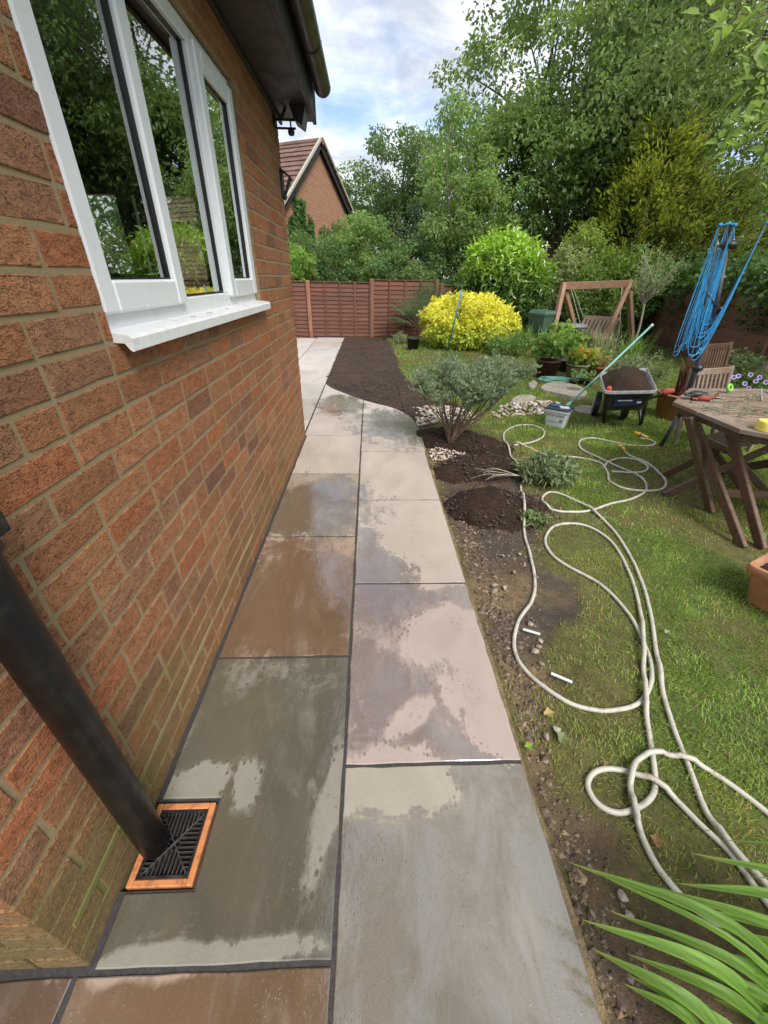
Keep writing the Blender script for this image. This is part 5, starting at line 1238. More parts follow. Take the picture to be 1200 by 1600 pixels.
pebble_bed('pebble patch running up to the grey white tub', pg([(776, 640), (800, 630), (850, 628), (880, 630), (850, 650), (800, 652), (778, 655), (768, 648)]), 120, 0.018, 0.034)
pebble_bed('small patch of tan gravel at the foot of the silvery shrub', pg([(668, 705), (690, 698), (735, 712), (742, 722), (700, 724), (676, 720)]), 130, 0.008, 0.017)
# stray stones
for (px, py, r) in ((741, 833, .014), (727, 845, .012), (772, 915, .022), (772, 925, .024), (788, 918, .016), (829, 975, .018), (845, 1001, .013), (843, 1010, .014), (836, 1018, .018), (847, 1037, .013), (853, 1150, .016), (972, 1400, .017), (925, 1427, .012), (984, 1430, .013), (870, 1140, .018), (786, 868, .014), (803, 893, .012), (820, 880, .010), (812, 865, .012)):
    p = P(px, py, LZ+0.005); o = obj('stone', random.choice(ROCK), None, (p.x, p.y, LZ+r*.35), (random.uniform(-.5, .5), 0, random.uniform(0, 6))); r *= .85; o.scale = (r*1.2, r, r*.7)
    tag(o, 'loose pale stone lying on the bare dirt strip beside the paving', 'stone', 'loose stones on the bare dirt strip')
for i, (a, b, lb) in enumerate((((817, 983), (844, 991), 'white strip of cut plastic trim lying nearest the far bend of the hose'), ((861, 1052), (894, 1066), 'longer pale splinter of trim lying inside the hose loop'))):
    p, q = P(*a, LZ+.02), P(*b, LZ+.02); m = MB(); m.bar(p, q, 0.012, 0.006, bev=0.001); tag(m.build('trim_offcut', M_WHITE), lb, 'offcut', 'white offcuts on the dirt')
def ground_leaf(px, py, s, col, label, ang):
    p = P(px, py, LZ+.01); N = 1
    pts = [(0, 0), (.3, -.25), (.5, -.55), (.65, -.3), (1, -.1), (.8, .15), (.7, .5), (.4, .3), (.1, .2)]
    V = [((x-.5)*s*math.cos(ang)-y*s*math.sin(ang), (x-.5)*s*math.sin(ang)+y*s*math.cos(ang), 0.012+0.2*s*abs(y)) for x, y in pts]+[(0, 0, 0.006)]
    me = MB().add(V, [(i, (i+1) % 9, 9) for i in range(9)], col).mesh('fallen_leaf', M_LEAFM, usecol=True); o = obj('fallen_leaf', me, None, (p.x, p.y, LZ+.006)); tag(o, label, 'leaf', 'fallen leaves on the dirt')
ground_leaf(857, 1116, .045, (0.42, 0.32, 0.14), 'pale yellow dead leaf on the dirt below the trim splinter', .3)
ground_leaf(878, 1154, .05, (0.20, 0.25, 0.12), 'folded grey green leaf on the dirt above the knotted hose', 1.0)
ground_leaf(826, 1168, .035, (0.22, 0.33, 0.06), 'small bright green leaf against the paving edge', 2)
ground_leaf(1042, 989, .035, (0.26, 0.33, 0.17), 'pale green leaf on the grass right of the hoses', .5)
ground_leaf(1025, 1315, .04, (0.26, 0.15, 0.07), 'curled brown leaf on the grass between the hoses', 1.3)
# ------------------------------------------------------------------ hoses
def hose(label, strands, r=0.0094, connectors=(), z=-0.001):
    p0 = P(*strands[0][0], LZ); root = thing('garden_hose', label, 'hose', (p0.x, p0.y, LZ), 0, 'cream garden hoses trailed over the lawn'); placed = []
    for st in strands:
        pts = [P(px, py, LZ+0.012) for px, py in st]; cv = catmull(pts, 7); m = MB()
        out = []
        for i, q in enumerate(cv):
            zz = float(ground_height(np.array([q.x]), np.array([q.y]))[0])+r+z
            for mo in MOUNDS:
                u = ((q.x-mo[0])*math.cos(mo[4])+(q.y-mo[1])*math.sin(mo[4]))/mo[2]; w_ = (-(q.x-mo[0])*math.sin(mo[4])+(q.y-mo[1])*math.cos(mo[4]))/mo[3]; rr_ = u*u+w_*w_
                if rr_ < 1: zz += mo[5]*(1-rr_)**0.8*0.8
            out.append([q.x, q.y, zz])
        arr = np.array(out)
        allp = np.array(placed) if placed else None
        L = 2.3*r                         # lift later passes over earlier ones
        lift = np.zeros(len(arr))
        for i in range(len(arr)):
            if i > 12:
                d = np.hypot(arr[:i-10, 0]-arr[i, 0], arr[:i-10, 1]-arr[i, 1]); 
                if d.min() < 3*r: lift[i] = L
            if HOSEP is not None and len(HOSEP):
                d = np.hypot(HOSEP[:, 0]-arr[i, 0], HOSEP[:, 1]-arr[i, 1])
                if d.min() < 3*r: lift[i] = max(lift[i], L)
        for _ in range(3): lift = np.maximum(lift*0.98, np.convolve(np.pad(lift, 2, mode='edge'), [.1, .2, .4, .2, .1], 'valid'))
        arr[:, 2] += lift
        m.tube((arr-np.array([p0.x, p0.y, LZ])).tolist(), r, 9); m.build('hose_tube', M_HOSE, root, True); HP.append(arr)
    for (a, b, sc) in connectors:
        pa, pb = P(*a, LZ+.02), P(*b, LZ+.02); d = pb-pa; m = MB(); o0 = Vector((p0.x, p0.y, LZ)); t = [0, .12, .15, .45, .5, .62, .66, 1]; rr = [.010, .014, .018, .018, .012, .012, .015, .011]
        m.tube([(pa+d*x-o0+Vector((0, 0, .004)))[:] for x in t], [x*sc for x in rr], 10); m.build('connector', M_YELLOW, root, True)
        m = MB(); m.tube([(pa+d*.44-o0+Vector((0, 0, .004)))[:], (pa+d*.62-o0+Vector((0, 0, .004)))[:]], 0.0155*sc, 10); m.build('collar', M_GREY, root, True)
    return root
HP = []; HOSEP = None
hose('long cream hose looping round the dirt strip into a knot by the leaves',
     [[(838, 748), (818, 745), (795, 705), (787, 680), (803, 666), (828, 664), (848, 671), (848, 683), (828, 692), (803, 696)],
      [(814, 755), (815, 790), (820, 830), (830, 870), (837, 905), (832, 935), (812, 965), (804, 1000), (812, 1030), (840, 1062), (880, 1092), (920, 1107), (960, 1110), (1000, 1097), (1018, 1062), (1013, 1020), (985, 960), (940, 912), (890, 885), (862, 865), (852, 842), (865, 822), (892, 817), (925, 825), (958, 848), (985, 895), (1000, 950), (1004, 1010), (1005, 1060), (1008, 1110), (1016, 1160), (1024, 1215), (1018, 1245), (990, 1264), (960, 1268), (932, 1252), (919, 1225), (930, 1205), (958, 1200), (1000, 1212), (1045, 1240), (1095, 1288), (1140, 1330), (1185, 1390), (1225, 1440)]])
HOSEP = np.concatenate(HP)
hose('cream hose coiled on the far lawn with yellow connectors by the airer foot',
     [[(1000, 684), (1015, 687), (1024, 692), (1015, 696), (985, 695), (955, 689), (925, 684), (907, 688), (908, 700), (935, 714), (965, 728), (992, 740), (1008, 752), (1008, 767), (985, 780), (955, 787), (925, 797), (900, 800), (870, 798), (852, 790), (848, 776), (862, 768), (885, 775), (915, 792), (950, 818), (980, 858), (1003, 905), (1018, 960), (1026, 1020), (1033, 1070), (1050, 1130), (1075, 1195), (1098, 1255), (1125, 1305), (1165, 1355), (1230, 1420)],
      [(972, 700), (985, 712), (1010, 722), (1028, 738), (1040, 752), (1035, 763), (1010, 766), (975, 762), (953, 750), (950, 738), (940, 724), (915, 716), (885, 713), (850, 710), (828, 700), (805, 694)],
      [(945, 727), (953, 720), (975, 715), (1000, 720), (1012, 730), (1005, 737), (980, 738), (955, 735)]], connectors=(((990, 676), (1012, 684), 1.1), ((967, 696), (976, 703), 1.0)))
HOSEP = np.concatenate(HP)
hose('dirty end of cream hose arching through the knot from the right edge',
     [[(1260, 1330), (1205, 1275), (1150, 1232), (1100, 1200), (1060, 1185), (1022, 1179), (996, 1188), (985, 1212), (987, 1250), (1000, 1297), (1022, 1345), (1052, 1385), (1090, 1420), (1140, 1455)]])
# ------------------------------------------------------------------ sage plant, iris and other garden plants
def leafy(name, label, c, r, n, per, rad, ll, lw, col, mat=None, tmpl=T_FOLD, cat='plant', top=None, stems=6, seed=0, group=None, z=0.0, up=0.6, droop=0.1, lump=0.2, inner=0.3):
    root = thing(name, label, cat, (c[0], c[1], z), 0, group); C, Rd, cc = ell_clumps([((0, 0, r[2]), r, 1)], n, rad*.6, rad*1.2, col, inner, .22, .08, 0, lump, seed)
    if top is not None:
        t = sstep(r[2]*0.9, r[2]*1.7, C[:, 2])[:, None]; cc = cc*(1-t)+np.array(top)*t
    C[:, 2] = np.maximum(C[:, 2], 0.02)
    v, f, cl = clumps(C, Rd, per, ll, lw, cc, tmpl, up, droop, flat=.85); foliage_obj('foliage', [(v, f, cl)], mat or M_LEAF, root); m = MB()
    for i in range(stems):
        q = C[rng.integers(len(C))]; m.tube([(q[0]*.1, q[1]*.1, -0.03), (q[0]*.5, q[1]*.5, q[2]*.6), q.tolist()], [.006, .004, .002], 4, cap=False)
    m.build('stem', M_TWIG, root, True); return root
def blades(name, label, c, n, L, w, col, spread=0.6, cat='plant', mat=None, group=None, z=0.0, arch=1.0, up=1.0, segs=6, dirs=None, indiv=False, partname='leaf', base_r=0.03, fold=0.15, colvar=.2):
    """arching strap leaves from one base"""
    root = thing(name, label, cat, (c[0], c[1], z), 0, group); acc = []
    for i in range(n):
        a = rng.random()*6.283 if dirs is None else dirs[i % len(dirs)][0]+rng.normal()*0.08
        l = L*(0.65+0.45*rng.random()) if dirs is None else dirs[i % len(dirs)][1]*(0.9+.2*rng.random())
        s = spread*(0.35+0.9*rng.random()); d = Vector((math.cos(a), math.sin(a), 0)); sd = Vector((-d.y, d.x, 0)); p = Vector((rng.normal()*base_r, rng.normal()*base_r, 0))
        th = math.pi/2-0.35*s*(1/up); V = []
        for k in range(segs+1):
            t = k/segs; ww = w*(0.55+1.2*t)*(1-t**2.2)*0.9+0.0006 if t < 1 else 0.0008
            ww = w*min(1, 0.6+t*2)*(1-t**3)+0.0006
            tang = Vector((d.x*math.cos(th), d.y*math.cos(th), math.sin(th))); nn = tang.cross(sd)
            V += [(p-sd*ww/2)[:], (p+nn*ww*fold)[:], (p+sd*ww/2)[:]]; p = p+tang*(l/segs); th -= arch*s*(0.25+1.1*t)*(6/segs)*0.42
        V = np.array(V); F = np.array([(3*k+j, 3*k+j+1, 3*k+4+j, 3*k+3+j) for k in range(segs) for j in (0, 1)])
        cc = np.repeat(leaf_cols(1, col, colvar, .06), len(V), 0)
        if indiv: foliage_obj(partname, [(V, [F], cc)], mat or M_LEAF, root)
        else: acc.append((V, [F], cc))
    if acc: o = foliage_obj('leaves', acc, mat or M_LEAF, root)
    return root
sp_ = P(850, 752, LZ)
sg = leafy('sage_plant', 'uprooted sage plant lying over the hoses beside the soil heaps', sp_, (0.26, 0.17, 0.10), 74, 15, 0.06, 0.056, 0.021, (0.19, 0.245, 0.13), M_LEAFM, T_BROAD, seed=61, stems=22, z=LZ+.02)
sp2 = P(826, 818, LZ); leafy('sage_sprig', 'broken sage sprig under the hose near the dirt strip', sp2, (0.09, 0.06, 0.035), 12, 12, 0.04, 0.045, 0.017, (0.17, 0.24, 0.10), M_LEAFM, T_BROAD, seed=62, stems=4, z=LZ+.02)
m = MB(); rt = P(790, 745, LZ+.07)
for i in range(9):
    a = rng.uniform(2.6, 3.9); l = rng.uniform(.10, .30); pts = [Vector((0.12, 0.02, .05)), Vector((math.cos(a)*l*.5, math.sin(a)*l*.4+rng.normal()*.02, 0.07+rng.random()*.05)), Vector((math.cos(a)*l, math.sin(a)*l*.6, .05+rng.normal()*.03))]; m.tube(catmull(pts, 4), [.004*(1-i2/11) for i2 in range(9)], 4, cap=False)
ro_ = m.build('root', M_PALEBARK, sg, True); ro_.location = (rt.x-sp_.x, rt.y-sp_.y, 0)
# foreground sword leaves at the lower right corner
fb_ = P(1330, 1640, LZ); fl_ = thing('sword_leaf_clump', 'clump of long bright green sword leaves in the near right corner', 'plant', fb_)
for (tx, ty, bx, by, w, lift) in ((888, 1347, 1330, 1640, .030, .30), (910, 1437, 1260, 1650, .034, .25), (925, 1482, 1200, 1720, .034, .22), (975, 1537, 1130, 1680, .026, .17), (1025, 1385, 1400, 1660, .032, .33), (1057, 1380, 1340, 1520, .030, .30), (1082, 1333, 1380, 1560, .030, .36), (1085, 1418, 1380, 1600, .034, .28), (1110, 1446, 1400, 1640, .032, .26), (935, 1365, 1330, 1690, .018, .27), (980, 1490, 1260, 1680, .030, .20), (1130, 1312, 1390, 1460, .012, .34), (1150, 1490, 1420, 1680, .036, .22), (1060, 1500, 1340, 1700, .034, .20), (985, 1525, 1240, 1720, .03, .16), (950, 1422, 1300, 1660, .026, .24), (1160, 1350, 1420, 1560, .03, .36), (1040, 1460, 1360, 1680, .034, .22), (1180, 1560, 1420, 1700, .036, .2), (1115, 1560, 1330, 1720, .036, .17), (1200, 1440, 1430, 1620, .034, .28), (1175, 1370, 1420, 1500, .016, .36)):
    tip = P(tx, ty, LZ+lift*0.75); bs = P(bx, by, LZ); mid = bs.lerp(tip, .5)+Vector((0, 0, lift*0.55)); cv = catmull([bs, mid, tip], 7); V = []; n_ = len(cv)
    for i, q in enumerate(cv):
        t = i/(n_-1); tg = (cv[min(i+1, n_-1)]-cv[max(i-1, 0)]).normalized(); sd = tg.cross(Vector((0, 0, 1))).normalized(); up_ = sd.cross(tg); ww = w*min(1, .75+t)*(1-t**2.6)+.0008; q = q-fb_
        V += [(q-sd*ww/2)[:], (q-sd*ww/4-up_*ww*.05)[:], (q-up_*ww*.14)[:], (q+sd*ww/4-up_*ww*.05)[:], (q+sd*ww/2)[:]]
    F = np.array([(5*i+j, 5*i+j+1, 5*i+6+j, 5*i+5+j) for i in range(n_-1) for j in range(4)]); sh = 0.8+0.4*rng.random(); V = np.array(V)
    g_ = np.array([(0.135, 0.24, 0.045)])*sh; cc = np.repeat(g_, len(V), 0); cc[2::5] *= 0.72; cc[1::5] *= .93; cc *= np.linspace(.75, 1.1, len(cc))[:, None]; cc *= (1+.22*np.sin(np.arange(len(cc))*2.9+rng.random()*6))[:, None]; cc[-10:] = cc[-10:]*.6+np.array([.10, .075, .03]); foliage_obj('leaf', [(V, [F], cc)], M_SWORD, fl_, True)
# ------------------------------------------------------------------ garden pots
def pot(name, label, c, r_top, r_bot, h, mat, z=LZ, group='pots among the planting', rim=0.02, soil=True, n=24):
    root = thing(name, label, 'pot', (c[0], c[1], z), 0, group); m = MB()
    m.lathe([(r_bot, 0), (r_top-.006, h-rim), (r_top+.008, h-rim), (r_top+.01, h), (r_top-.012, h), (r_top-.016, h-.04), (r_bot*.6, h-.045)], n); m.build('body', mat, root, True)
    if soil: m = MB(); m.lathe([(r_top-.014, 0), (r_top*.6, .012), (0.001, .018)], 16, (0, 0, h-.045), col=(0.04, 0.026, 0.02), cap=False); m.build('soil', M_SOIL, root, True, True)
    return root
bp = P(645, 547, LZ); pot('plant_pot', 'black plastic pot at the corner of the dark bed below the palm', bp, .15, .12, .26, M_BLACK)
pp = P(656, 533, LZ); palm = thing('fan_palm', 'spiky grey green palm between the black pot and the fence', 'plant', (pp.x, pp.y, LZ))
for i in range(22):
    a = rng.random()*6.283; el = rng.uniform(0.15, 1.35); d = Vector((math.cos(a)*math.cos(el), math.sin(a)*math.cos(el), math.sin(el))); st = Vector((0, 0, .30)); hubp = st+d*rng.uniform(.4, .75); sd = d.cross(Vector((0, 0, 1))).normalized(); un = sd.cross(d); acc = []
    for k in range(21):
        b = (k-10)/10*1.4; dd = (d*math.cos(b)+sd*math.sin(b)+un*(-0.12)).normalized(); l = .74*(1-.25*abs(b)); 
        v_, f_, kk = leaves_np(np.array([hubp[:]]), np.array([dd[:]]), np.array([un[:]]), l, .021, T_DIAMOND); acc.append((v_, f_, np.repeat(leaf_cols(1, (0.085, 0.125, 0.062), .2, .04), kk, 0)))
    o = foliage_obj('frond', acc, M_LEAFM, palm); m = MB(); m.tube([st[:], hubp[:]], [.008, .005], 5); m.build('stalk', M_LEAFM if False else M_TWIG, o)
hp_ = P(852, 590, LZ); pot('plant_pot', 'plum red glazed pot holding the pale green hydrangea', hp_, .20, .15, .29, M_PLUMPOT)
leafy('hydrangea', 'pale green hydrangea growing in the plum red pot', hp_, (.30, .28, .16), 56, 12, .09, .09, .062, (0.155, 0.255, 0.06), M_LEAFM, T_BROAD, top=(0.24, 0.36, 0.09), seed=63, z=LZ+.36)
h2_ = P(880, 572, LZ); leafy('hydrangea', 'second hydrangea standing behind the plum red pot', (h2_.x+.1, h2_.y+.35), (.36, .32, .30), 56, 12, .10, .10, .07, (0.15, 0.24, 0.06), M_LEAFM, T_BROAD, top=(0.22, 0.34, 0.08), seed=64, z=LZ+.1)
dp_ = P(881, 580, LZ); pot('plant_pot', 'dark glazed pot just right of the plum red pot', dp_, .15, .11, .2, M_BLACK)
yp_ = P(905, 592, LZ); pot('plant_pot', 'wide dull stone coloured pot with yellow and orange foliage', (yp_.x, yp_.y+.15), .19, .15, .22, M_STONE)
leafy('heuchera', 'low plant with yellow and orange leaves in the wide stone coloured pot', (yp_.x, yp_.y+.15), (.24, .2, .12), 40, 12, .07, .075, .06, (0.19, 0.27, 0.06), M_LEAFM, T_BROAD, top=(0.50, 0.40, 0.06), seed=65, z=LZ+.22)
tp_ = P(928, 588, LZ); pot('plant_pot', 'terracotta bowl pot beside the wheelbarrow', (tp_.x, tp_.y), .19, .13, .18, M_TERRA)
leafy('heather', 'reddish and cream plant spilling from the terracotta bowl pot', (tp_.x, tp_.y), (.2, .18, .11), 34, 12, .06, .045, .03, (0.28, 0.22, 0.09), M_LEAFM, T_DIAMOND, top=(0.42, 0.32, 0.13), seed=66, z=LZ+.15)
for i, (px, py) in enumerate(((893, 612), (906, 610), (918, 612))):
    q = P(px, py-8, LZ); pot('nursery_pot', ('small black nursery pot left of its two twins', 'small black nursery pot between its two twins', 'small black nursery pot nearest the mop handle')[i], q, .055, .045, .1, M_BLACK, group='small nursery pots', n=14)
    leafy('seedling', ('leggy seedling in the small pot furthest from the mop', 'leggy seedling in the middle small pot', 'leggy seedling in the small pot nearest the mop')[i], q, (.06, .05, .08), 10, 7, .04, .04, .025, (0.17, 0.26, 0.07), M_LEAF, T_FOLD, seed=67+i, z=LZ+.09, group='seedlings')
ip = P(822, 548, LZ); blades('iris_clump', 'upright clump of green sword leaves in front of the bin', (ip.x, ip.y+.3), 110, .55, .022, (0.11, 0.20, 0.04), .45, base_r=.22, z=LZ)
for i, (px, py, dy, n, L, lb, cl) in enumerate(((958, 560, .6, 120, .7, 'arching fountain of variegated grass below the swing', (0.21, 0.24, 0.12)), (995, 566, .3, 90, .65, 'green arching leaves at the foot of the small standard tree', (0.12, 0.21, 0.04)), (930, 552, .8, 80, .5, 'tufted pale grass between the bench and the hydrangea', (0.17, 0.21, 0.08)))):
    q = P(px, py, LZ); blades('grass_clump', lb, (q.x, q.y+dy), n, L, .014, cl, .9, base_r=.12, z=LZ, group='arching grass clumps')
sv = P(985, 590, LZ); leafy('silver_plant', 'low silvery plant behind the wheelbarrow', (sv.x+.15, sv.y+.45), (.42, .3, .13), 60, 14, .08, .06, .026, (0.24, 0.29, 0.19), M_LEAFM, T_FOLD, seed=70, z=LZ)
leafy('ground_plant', 'low green planting right of the yellow bush', (A(800, 548, 9.0).x, 9.2), (.5, .4, .2), 60, 12, .12, .09, .04, (0.09, 0.16, 0.04), seed=71, z=LZ)
leafy('ground_plant', 'leafy planting between the swing and the wheelbarrow', (A(925, 560, 7.6).x, 7.9), (.7, .4, .2), 80, 12, .12, .08, .035, (0.13, 0.19, 0.06), seed=72, z=LZ)
leafy('ground_plant', 'leafy mound behind the two garden chairs', (A(1165, 580, 5.4).x, 5.5), (.5, .5, .32), 80, 12, .12, .07, .035, (0.075, 0.125, 0.045), seed=73, z=LZ)
leafy('ground_plant', 'pale leaved planting left of the purple leaved pot plant', (A(1015, 575, 6.4).x, 6.6), (.5, .35, .22), 60, 12, .12, .07, .03, (0.16, 0.21, 0.10), M_LEAFM, seed=74, z=LZ)
pa_ = P(572, 527, LZ); leafy('silver_plant', 'pale silver leaved tuft at the far end of the dark bed', pa_, (.26, .18, .13), 34, 12, .07, .10, .02, (0.36, 0.40, 0.33), M_LEAFM, T_FOLD, seed=75, z=LZ)
blades('dry_grass', 'dry cream grass stems beside the silver tuft at the far fence', (P(590, 527, LZ).x, P(590, 527, LZ).y), 16, .75, .016, (0.50, 0.40, 0.27), .25, base_r=.07, z=LZ, mat=M_LEAFM)
leafy('grey_plant', 'grey green tuft between the dry grass and the black pot', P(625, 537, LZ), (.22, .2, .14), 30, 12, .07, .07, .016, (0.24, 0.28, 0.17), M_LEAFM, T_FOLD, seed=76, z=LZ)
# small standard tree
st_ = P(1004, 562, LZ); st_ = Vector((st_.x, st_.y+.5, LZ)); sroot = thing('standard_tree', 'small pale stemmed tree with sparse grey leaves between swing and airer', 'tree', st_); yv = st_.y
j = A(1008, 470, yv)-st_; cvs = []; m = MB(); m.tube(catmull([(0, 0, -.05), (.03, 0, j.z*.5), j], 4), .022, 7); m.build('trunk', M_PALEBARK, sroot, True)
m = MB(); LP = []
for i in range(36):
    tx, ty = rng.uniform(995, 1068), rng.uniform(380, 440); e = A(tx, ty, yv+rng.normal()*.2)-st_; md = j.lerp(e, .45)+Vector((rng.normal()*.08, rng.normal()*.1, -.06)); cv = catmull([j+Vector((0, 0, rng.uniform(-.08, .12))), md, e], 5); m.tube(cv, [.013*(1-k/13)+.0015 for k in range(len(cv))], 4, cap=False)
    for q in cv[5:]:
        for _ in range(6): LP.append((q+Vector((rng.normal()*.06, rng.normal()*.06, rng.normal()*.06)))[:])
m.build('branches', M_PALEBARK, sroot, True); LP = np.array(LP); N = len(LP); v, f, k = leaves_np(LP, rng.normal(size=(N, 3)), rng.normal(size=(N, 3))+np.array([[0, 0, .7]]), .06*(.6+.8*rng.random(N)), .026, T_DIAMOND); foliage_obj('crown', [(v, f, np.repeat(leaf_cols(N, (0.19, 0.26, 0.11), .25, .05), k, 0))], M_LEAFM, sroot)
# cordyline in its terracotta pot
cp_ = P(1033, 652, LZ); cp_ = Vector((cp_.x+.12, cp_.y, LZ)); pot('plant_pot', 'large terracotta pot behind the wheelbarrow handle', cp_, .23, .17, .30, M_TERRA)
blades('cordyline', 'spiky purple brown cordyline in the large terracotta pot', cp_, 34, .50, .036, (0.13, 0.055, 0.045), .55, base_r=.025, z=LZ+.26, arch=.5, mat=M_LEAFM, indiv=True, segs=4, colvar=.3)
# petunias
pt_ = A(1180, 590, 4.6); pt_ = Vector((pt_.x, 4.6, LZ)); pet = leafy('petunia_plant', 'low plant with violet white edged flowers behind the table', pt_, (.34, .2, .16), 50, 12, .08, .05, .03, (0.08, 0.15, 0.04), M_LEAFM, T_FOLD, seed=77, z=LZ+.25)
for (px, py) in ((1153, 588), (1172, 586), (1163, 600), (1180, 596), (1169, 607), (1186, 590), (1146, 590), (1196, 598)):
    q = A(px, py, 4.35+rng.random()*.1)-Vector((pt_.x, pt_.y, LZ+.25)); V = [(0, 0, 0)]; Fq = []
    nr_ = Vector((-.35, -.75, .5)).normalized(); ux = nr_.orthogonal().normalized(); uy = nr_.cross(ux); cc = [(0.10, 0.04, 0.22)]
    for k in range(10):
        a = k*.6283; r_ = .027*(1 if k % 2 else .86); V.append((ux*math.cos(a)*r_*.55+uy*math.sin(a)*r_*.55+nr_*.010)[:]); cc.append((0.28, 0.15, 0.55))
    for k in range(10):
        a = k*.6283; r_ = .027*(1 if k % 2 else .88); V.append((ux*math.cos(a)*r_+uy*math.sin(a)*r_+nr_*.012)[:]); cc.append((0.66, 0.60, 0.78))
    F3 = np.array([(0, 1+k, 1+(k+1) % 10) for k in range(10)]); F4 = np.array([(1+k, 11+k, 11+(k+1) % 10, 1+(k+1) % 10) for k in range(10)]); V = np.array(V)+np.array(q[:]); foliage_obj('flower', [(V, [F3, F4], np.array(cc))], M_PURPLE, pet)
m = MB(); ts = A(1196, 580, 5.0); trk = catmull([(ts.x+.1, 5.0, -.1), (ts.x+.05, 5.0, .3), (ts.x+.22, 5.0, .62), (ts.x+.5, 5.1, .9)], 4); m.tube(trk, [.22-.01*i for i in range(len(trk))], 10)
tag(m.build('tree_stump', M_BARK, None, True), 'leaning grey brown stump at the right edge behind the violet flowers', 'stump')
# ------------------------------------------------------------------ on the house wall
yF = 3.74
fl0 = thing('security_floodlight', 'dark floodlight with a motion sensor under the eaves at the wall corner', 'floodlight', (WX, yF, 2.25))
def rel(p, o): return (Vector(p)-Vector(o)).to_tuple()
O_ = (WX, yF, 2.25)
def fa(px, py, y=yF): return Vector(rel(A(px, py, y), O_))
wall_a = fa(431, 188); wall_a.x = 0.004
m = MB(); m.box((0, -.035, wall_a.z-.03), (0.02, .035, wall_a.z+.02), .003); m.build('back_plate', M_BLACK, fl0)
m = MB(); q = fa(462, 190); m.bar((0.01, 0, wall_a.z+.005), (q.x, 0, wall_a.z+.005), .014, .014, bev=.002); m.bar((0.01, 0.005, wall_a.z-.038), (fa(462, 198).x, 0.005, wall_a.z-.038), .012, .012, bev=.002); m.build('arm', M_BLACK, fl0)
m = MB(); m.bar(fa(440, 186)[:], fa(446, 168)[:], .016, .03, up=(0, 1, 0), bev=.002); m.build('bracket', M_BLACK, fl0)
hc1, hc2 = fa(451, 152), fa(470, 198); ax_ = (hc2-hc1).normalized()
m = MB(); e1, e2, e3, e4 = fa(447, 148), fa(481, 150), fa(474, 201), fa(462, 192)
V = [p_[:] for p_ in (e1, e2, e3, e4)]; V = [(a[0], a[1]-.07, a[2]) for a in V]+[(a[0], a[1]+.07, a[2]) for a in V]
m.add(V, [(0, 1, 2, 3), (7, 6, 5, 4)]+[(i, 4+i, 4+(i+1) % 4, (i+1) % 4) for i in range(4)]); m.build('lamp_head', M_BLACK, fl0)
m = MB(); d_ = (e3-e2); m.bar((e2+Vector((.004, 0, 0)))[:], (e3+Vector((.004, 0, 0)))[:], .15, .008, up=(1, 0, .2), bev=.002); m.build('glass_front', M_GREY, fl0)
m = MB(); s_ = fa(455, 205); m.lathe([(.002, -.026), (.018, -.022), (.024, -.006), (.020, .012), (.008, .018)], 12, s_[:]); m.tube([(s_.x, s_.y, s_.z+.01), (s_.x, s_.y, wall_a.z)], .006, 6); m.build('sensor', M_BLACK, fl0, True)
yL = 3.84; O_ = (WX, yL, 2.0); ln = thing('wall_lantern', 'small dark half lantern on the wall corner below the floodlight', 'lantern', O_)
zt_, zb_ = A(437, 270, yL).z-2.0, A(437, 306, yL).z-2.0
m = MB(); m.box((.002, -.05, zb_-.01), (.012, .05, zt_+.02), .002); m.build('back_plate', M_BLACK, ln)
m = MB(); m.add([(.01, -.055, zt_+.02), (.01, .055, zt_+.02), (.075, .05, zt_-.022), (.075, -.05, zt_-.022), (.01, -.055, zt_+.008), (.01, .055, zt_+.008), (.073, .05, zt_-.034), (.073, -.05, zt_-.034)], [(0, 1, 2, 3), (7, 6, 5, 4), (0, 3, 7, 4), (1, 5, 6, 2), (2, 6, 7, 3)]); m.build('hood', M_BLACK, ln)
for s in (-1, 1):
    m = MB(); m.bar((.068, s*.042, zt_-.03), (.02, s*.02, zb_), .008, .008, bev=.001); m.build('frame_bar', M_BLACK, ln)
m = MB(); m.lathe([(.001, -.03), (.012, -.02), (.02, 0), (.004, .006)], 10, (.018, 0, zb_)); m.build('finial', M_BLACK, ln, True)
m = MB(); m.add([(.066, -.04, zt_-.03), (.066, .04, zt_-.03), (.02, .02, zb_), (.02, -.02, zb_)], [(0, 1, 2, 3)]); m.build('pane', M_GLASS, ln)
# ------------------------------------------------------------------ wheelie bin, swing, bench
bc = A(845, 520, 10.5); bw = (A(866, 500, 10.4).x-A(826, 500, 10.4).x); bn = thing('wheelie_bin', 'dark green wheeled bin between the laurel and the swing', 'bin', (bc.x, 10.5, LZ), R(24))
bh = A(845, 490, 10.4).z-LZ; hw = bw*.40
m = MB(); V = [(-hw*.82, -hw*.85, .06), (hw*.82, -hw*.85, .06), (hw*.82, hw*.85, .06), (-hw*.82, hw*.85, .06), (-hw, -hw*1.05, bh), (hw, -hw*1.05, bh), (hw, hw*1.05, bh), (-hw, hw*1.05, bh)]
m.add(V, [(3, 2, 1, 0), (4, 5, 6, 7)]+[(i, (i+1) % 4, 4+(i+1) % 4, 4+i) for i in range(4)]); m.box((-hw*1.05, -hw*1.1, bh-.05), (hw*1.05, hw*1.1, bh-.005), .01); m.build('body', M_GREENBIN, bn)
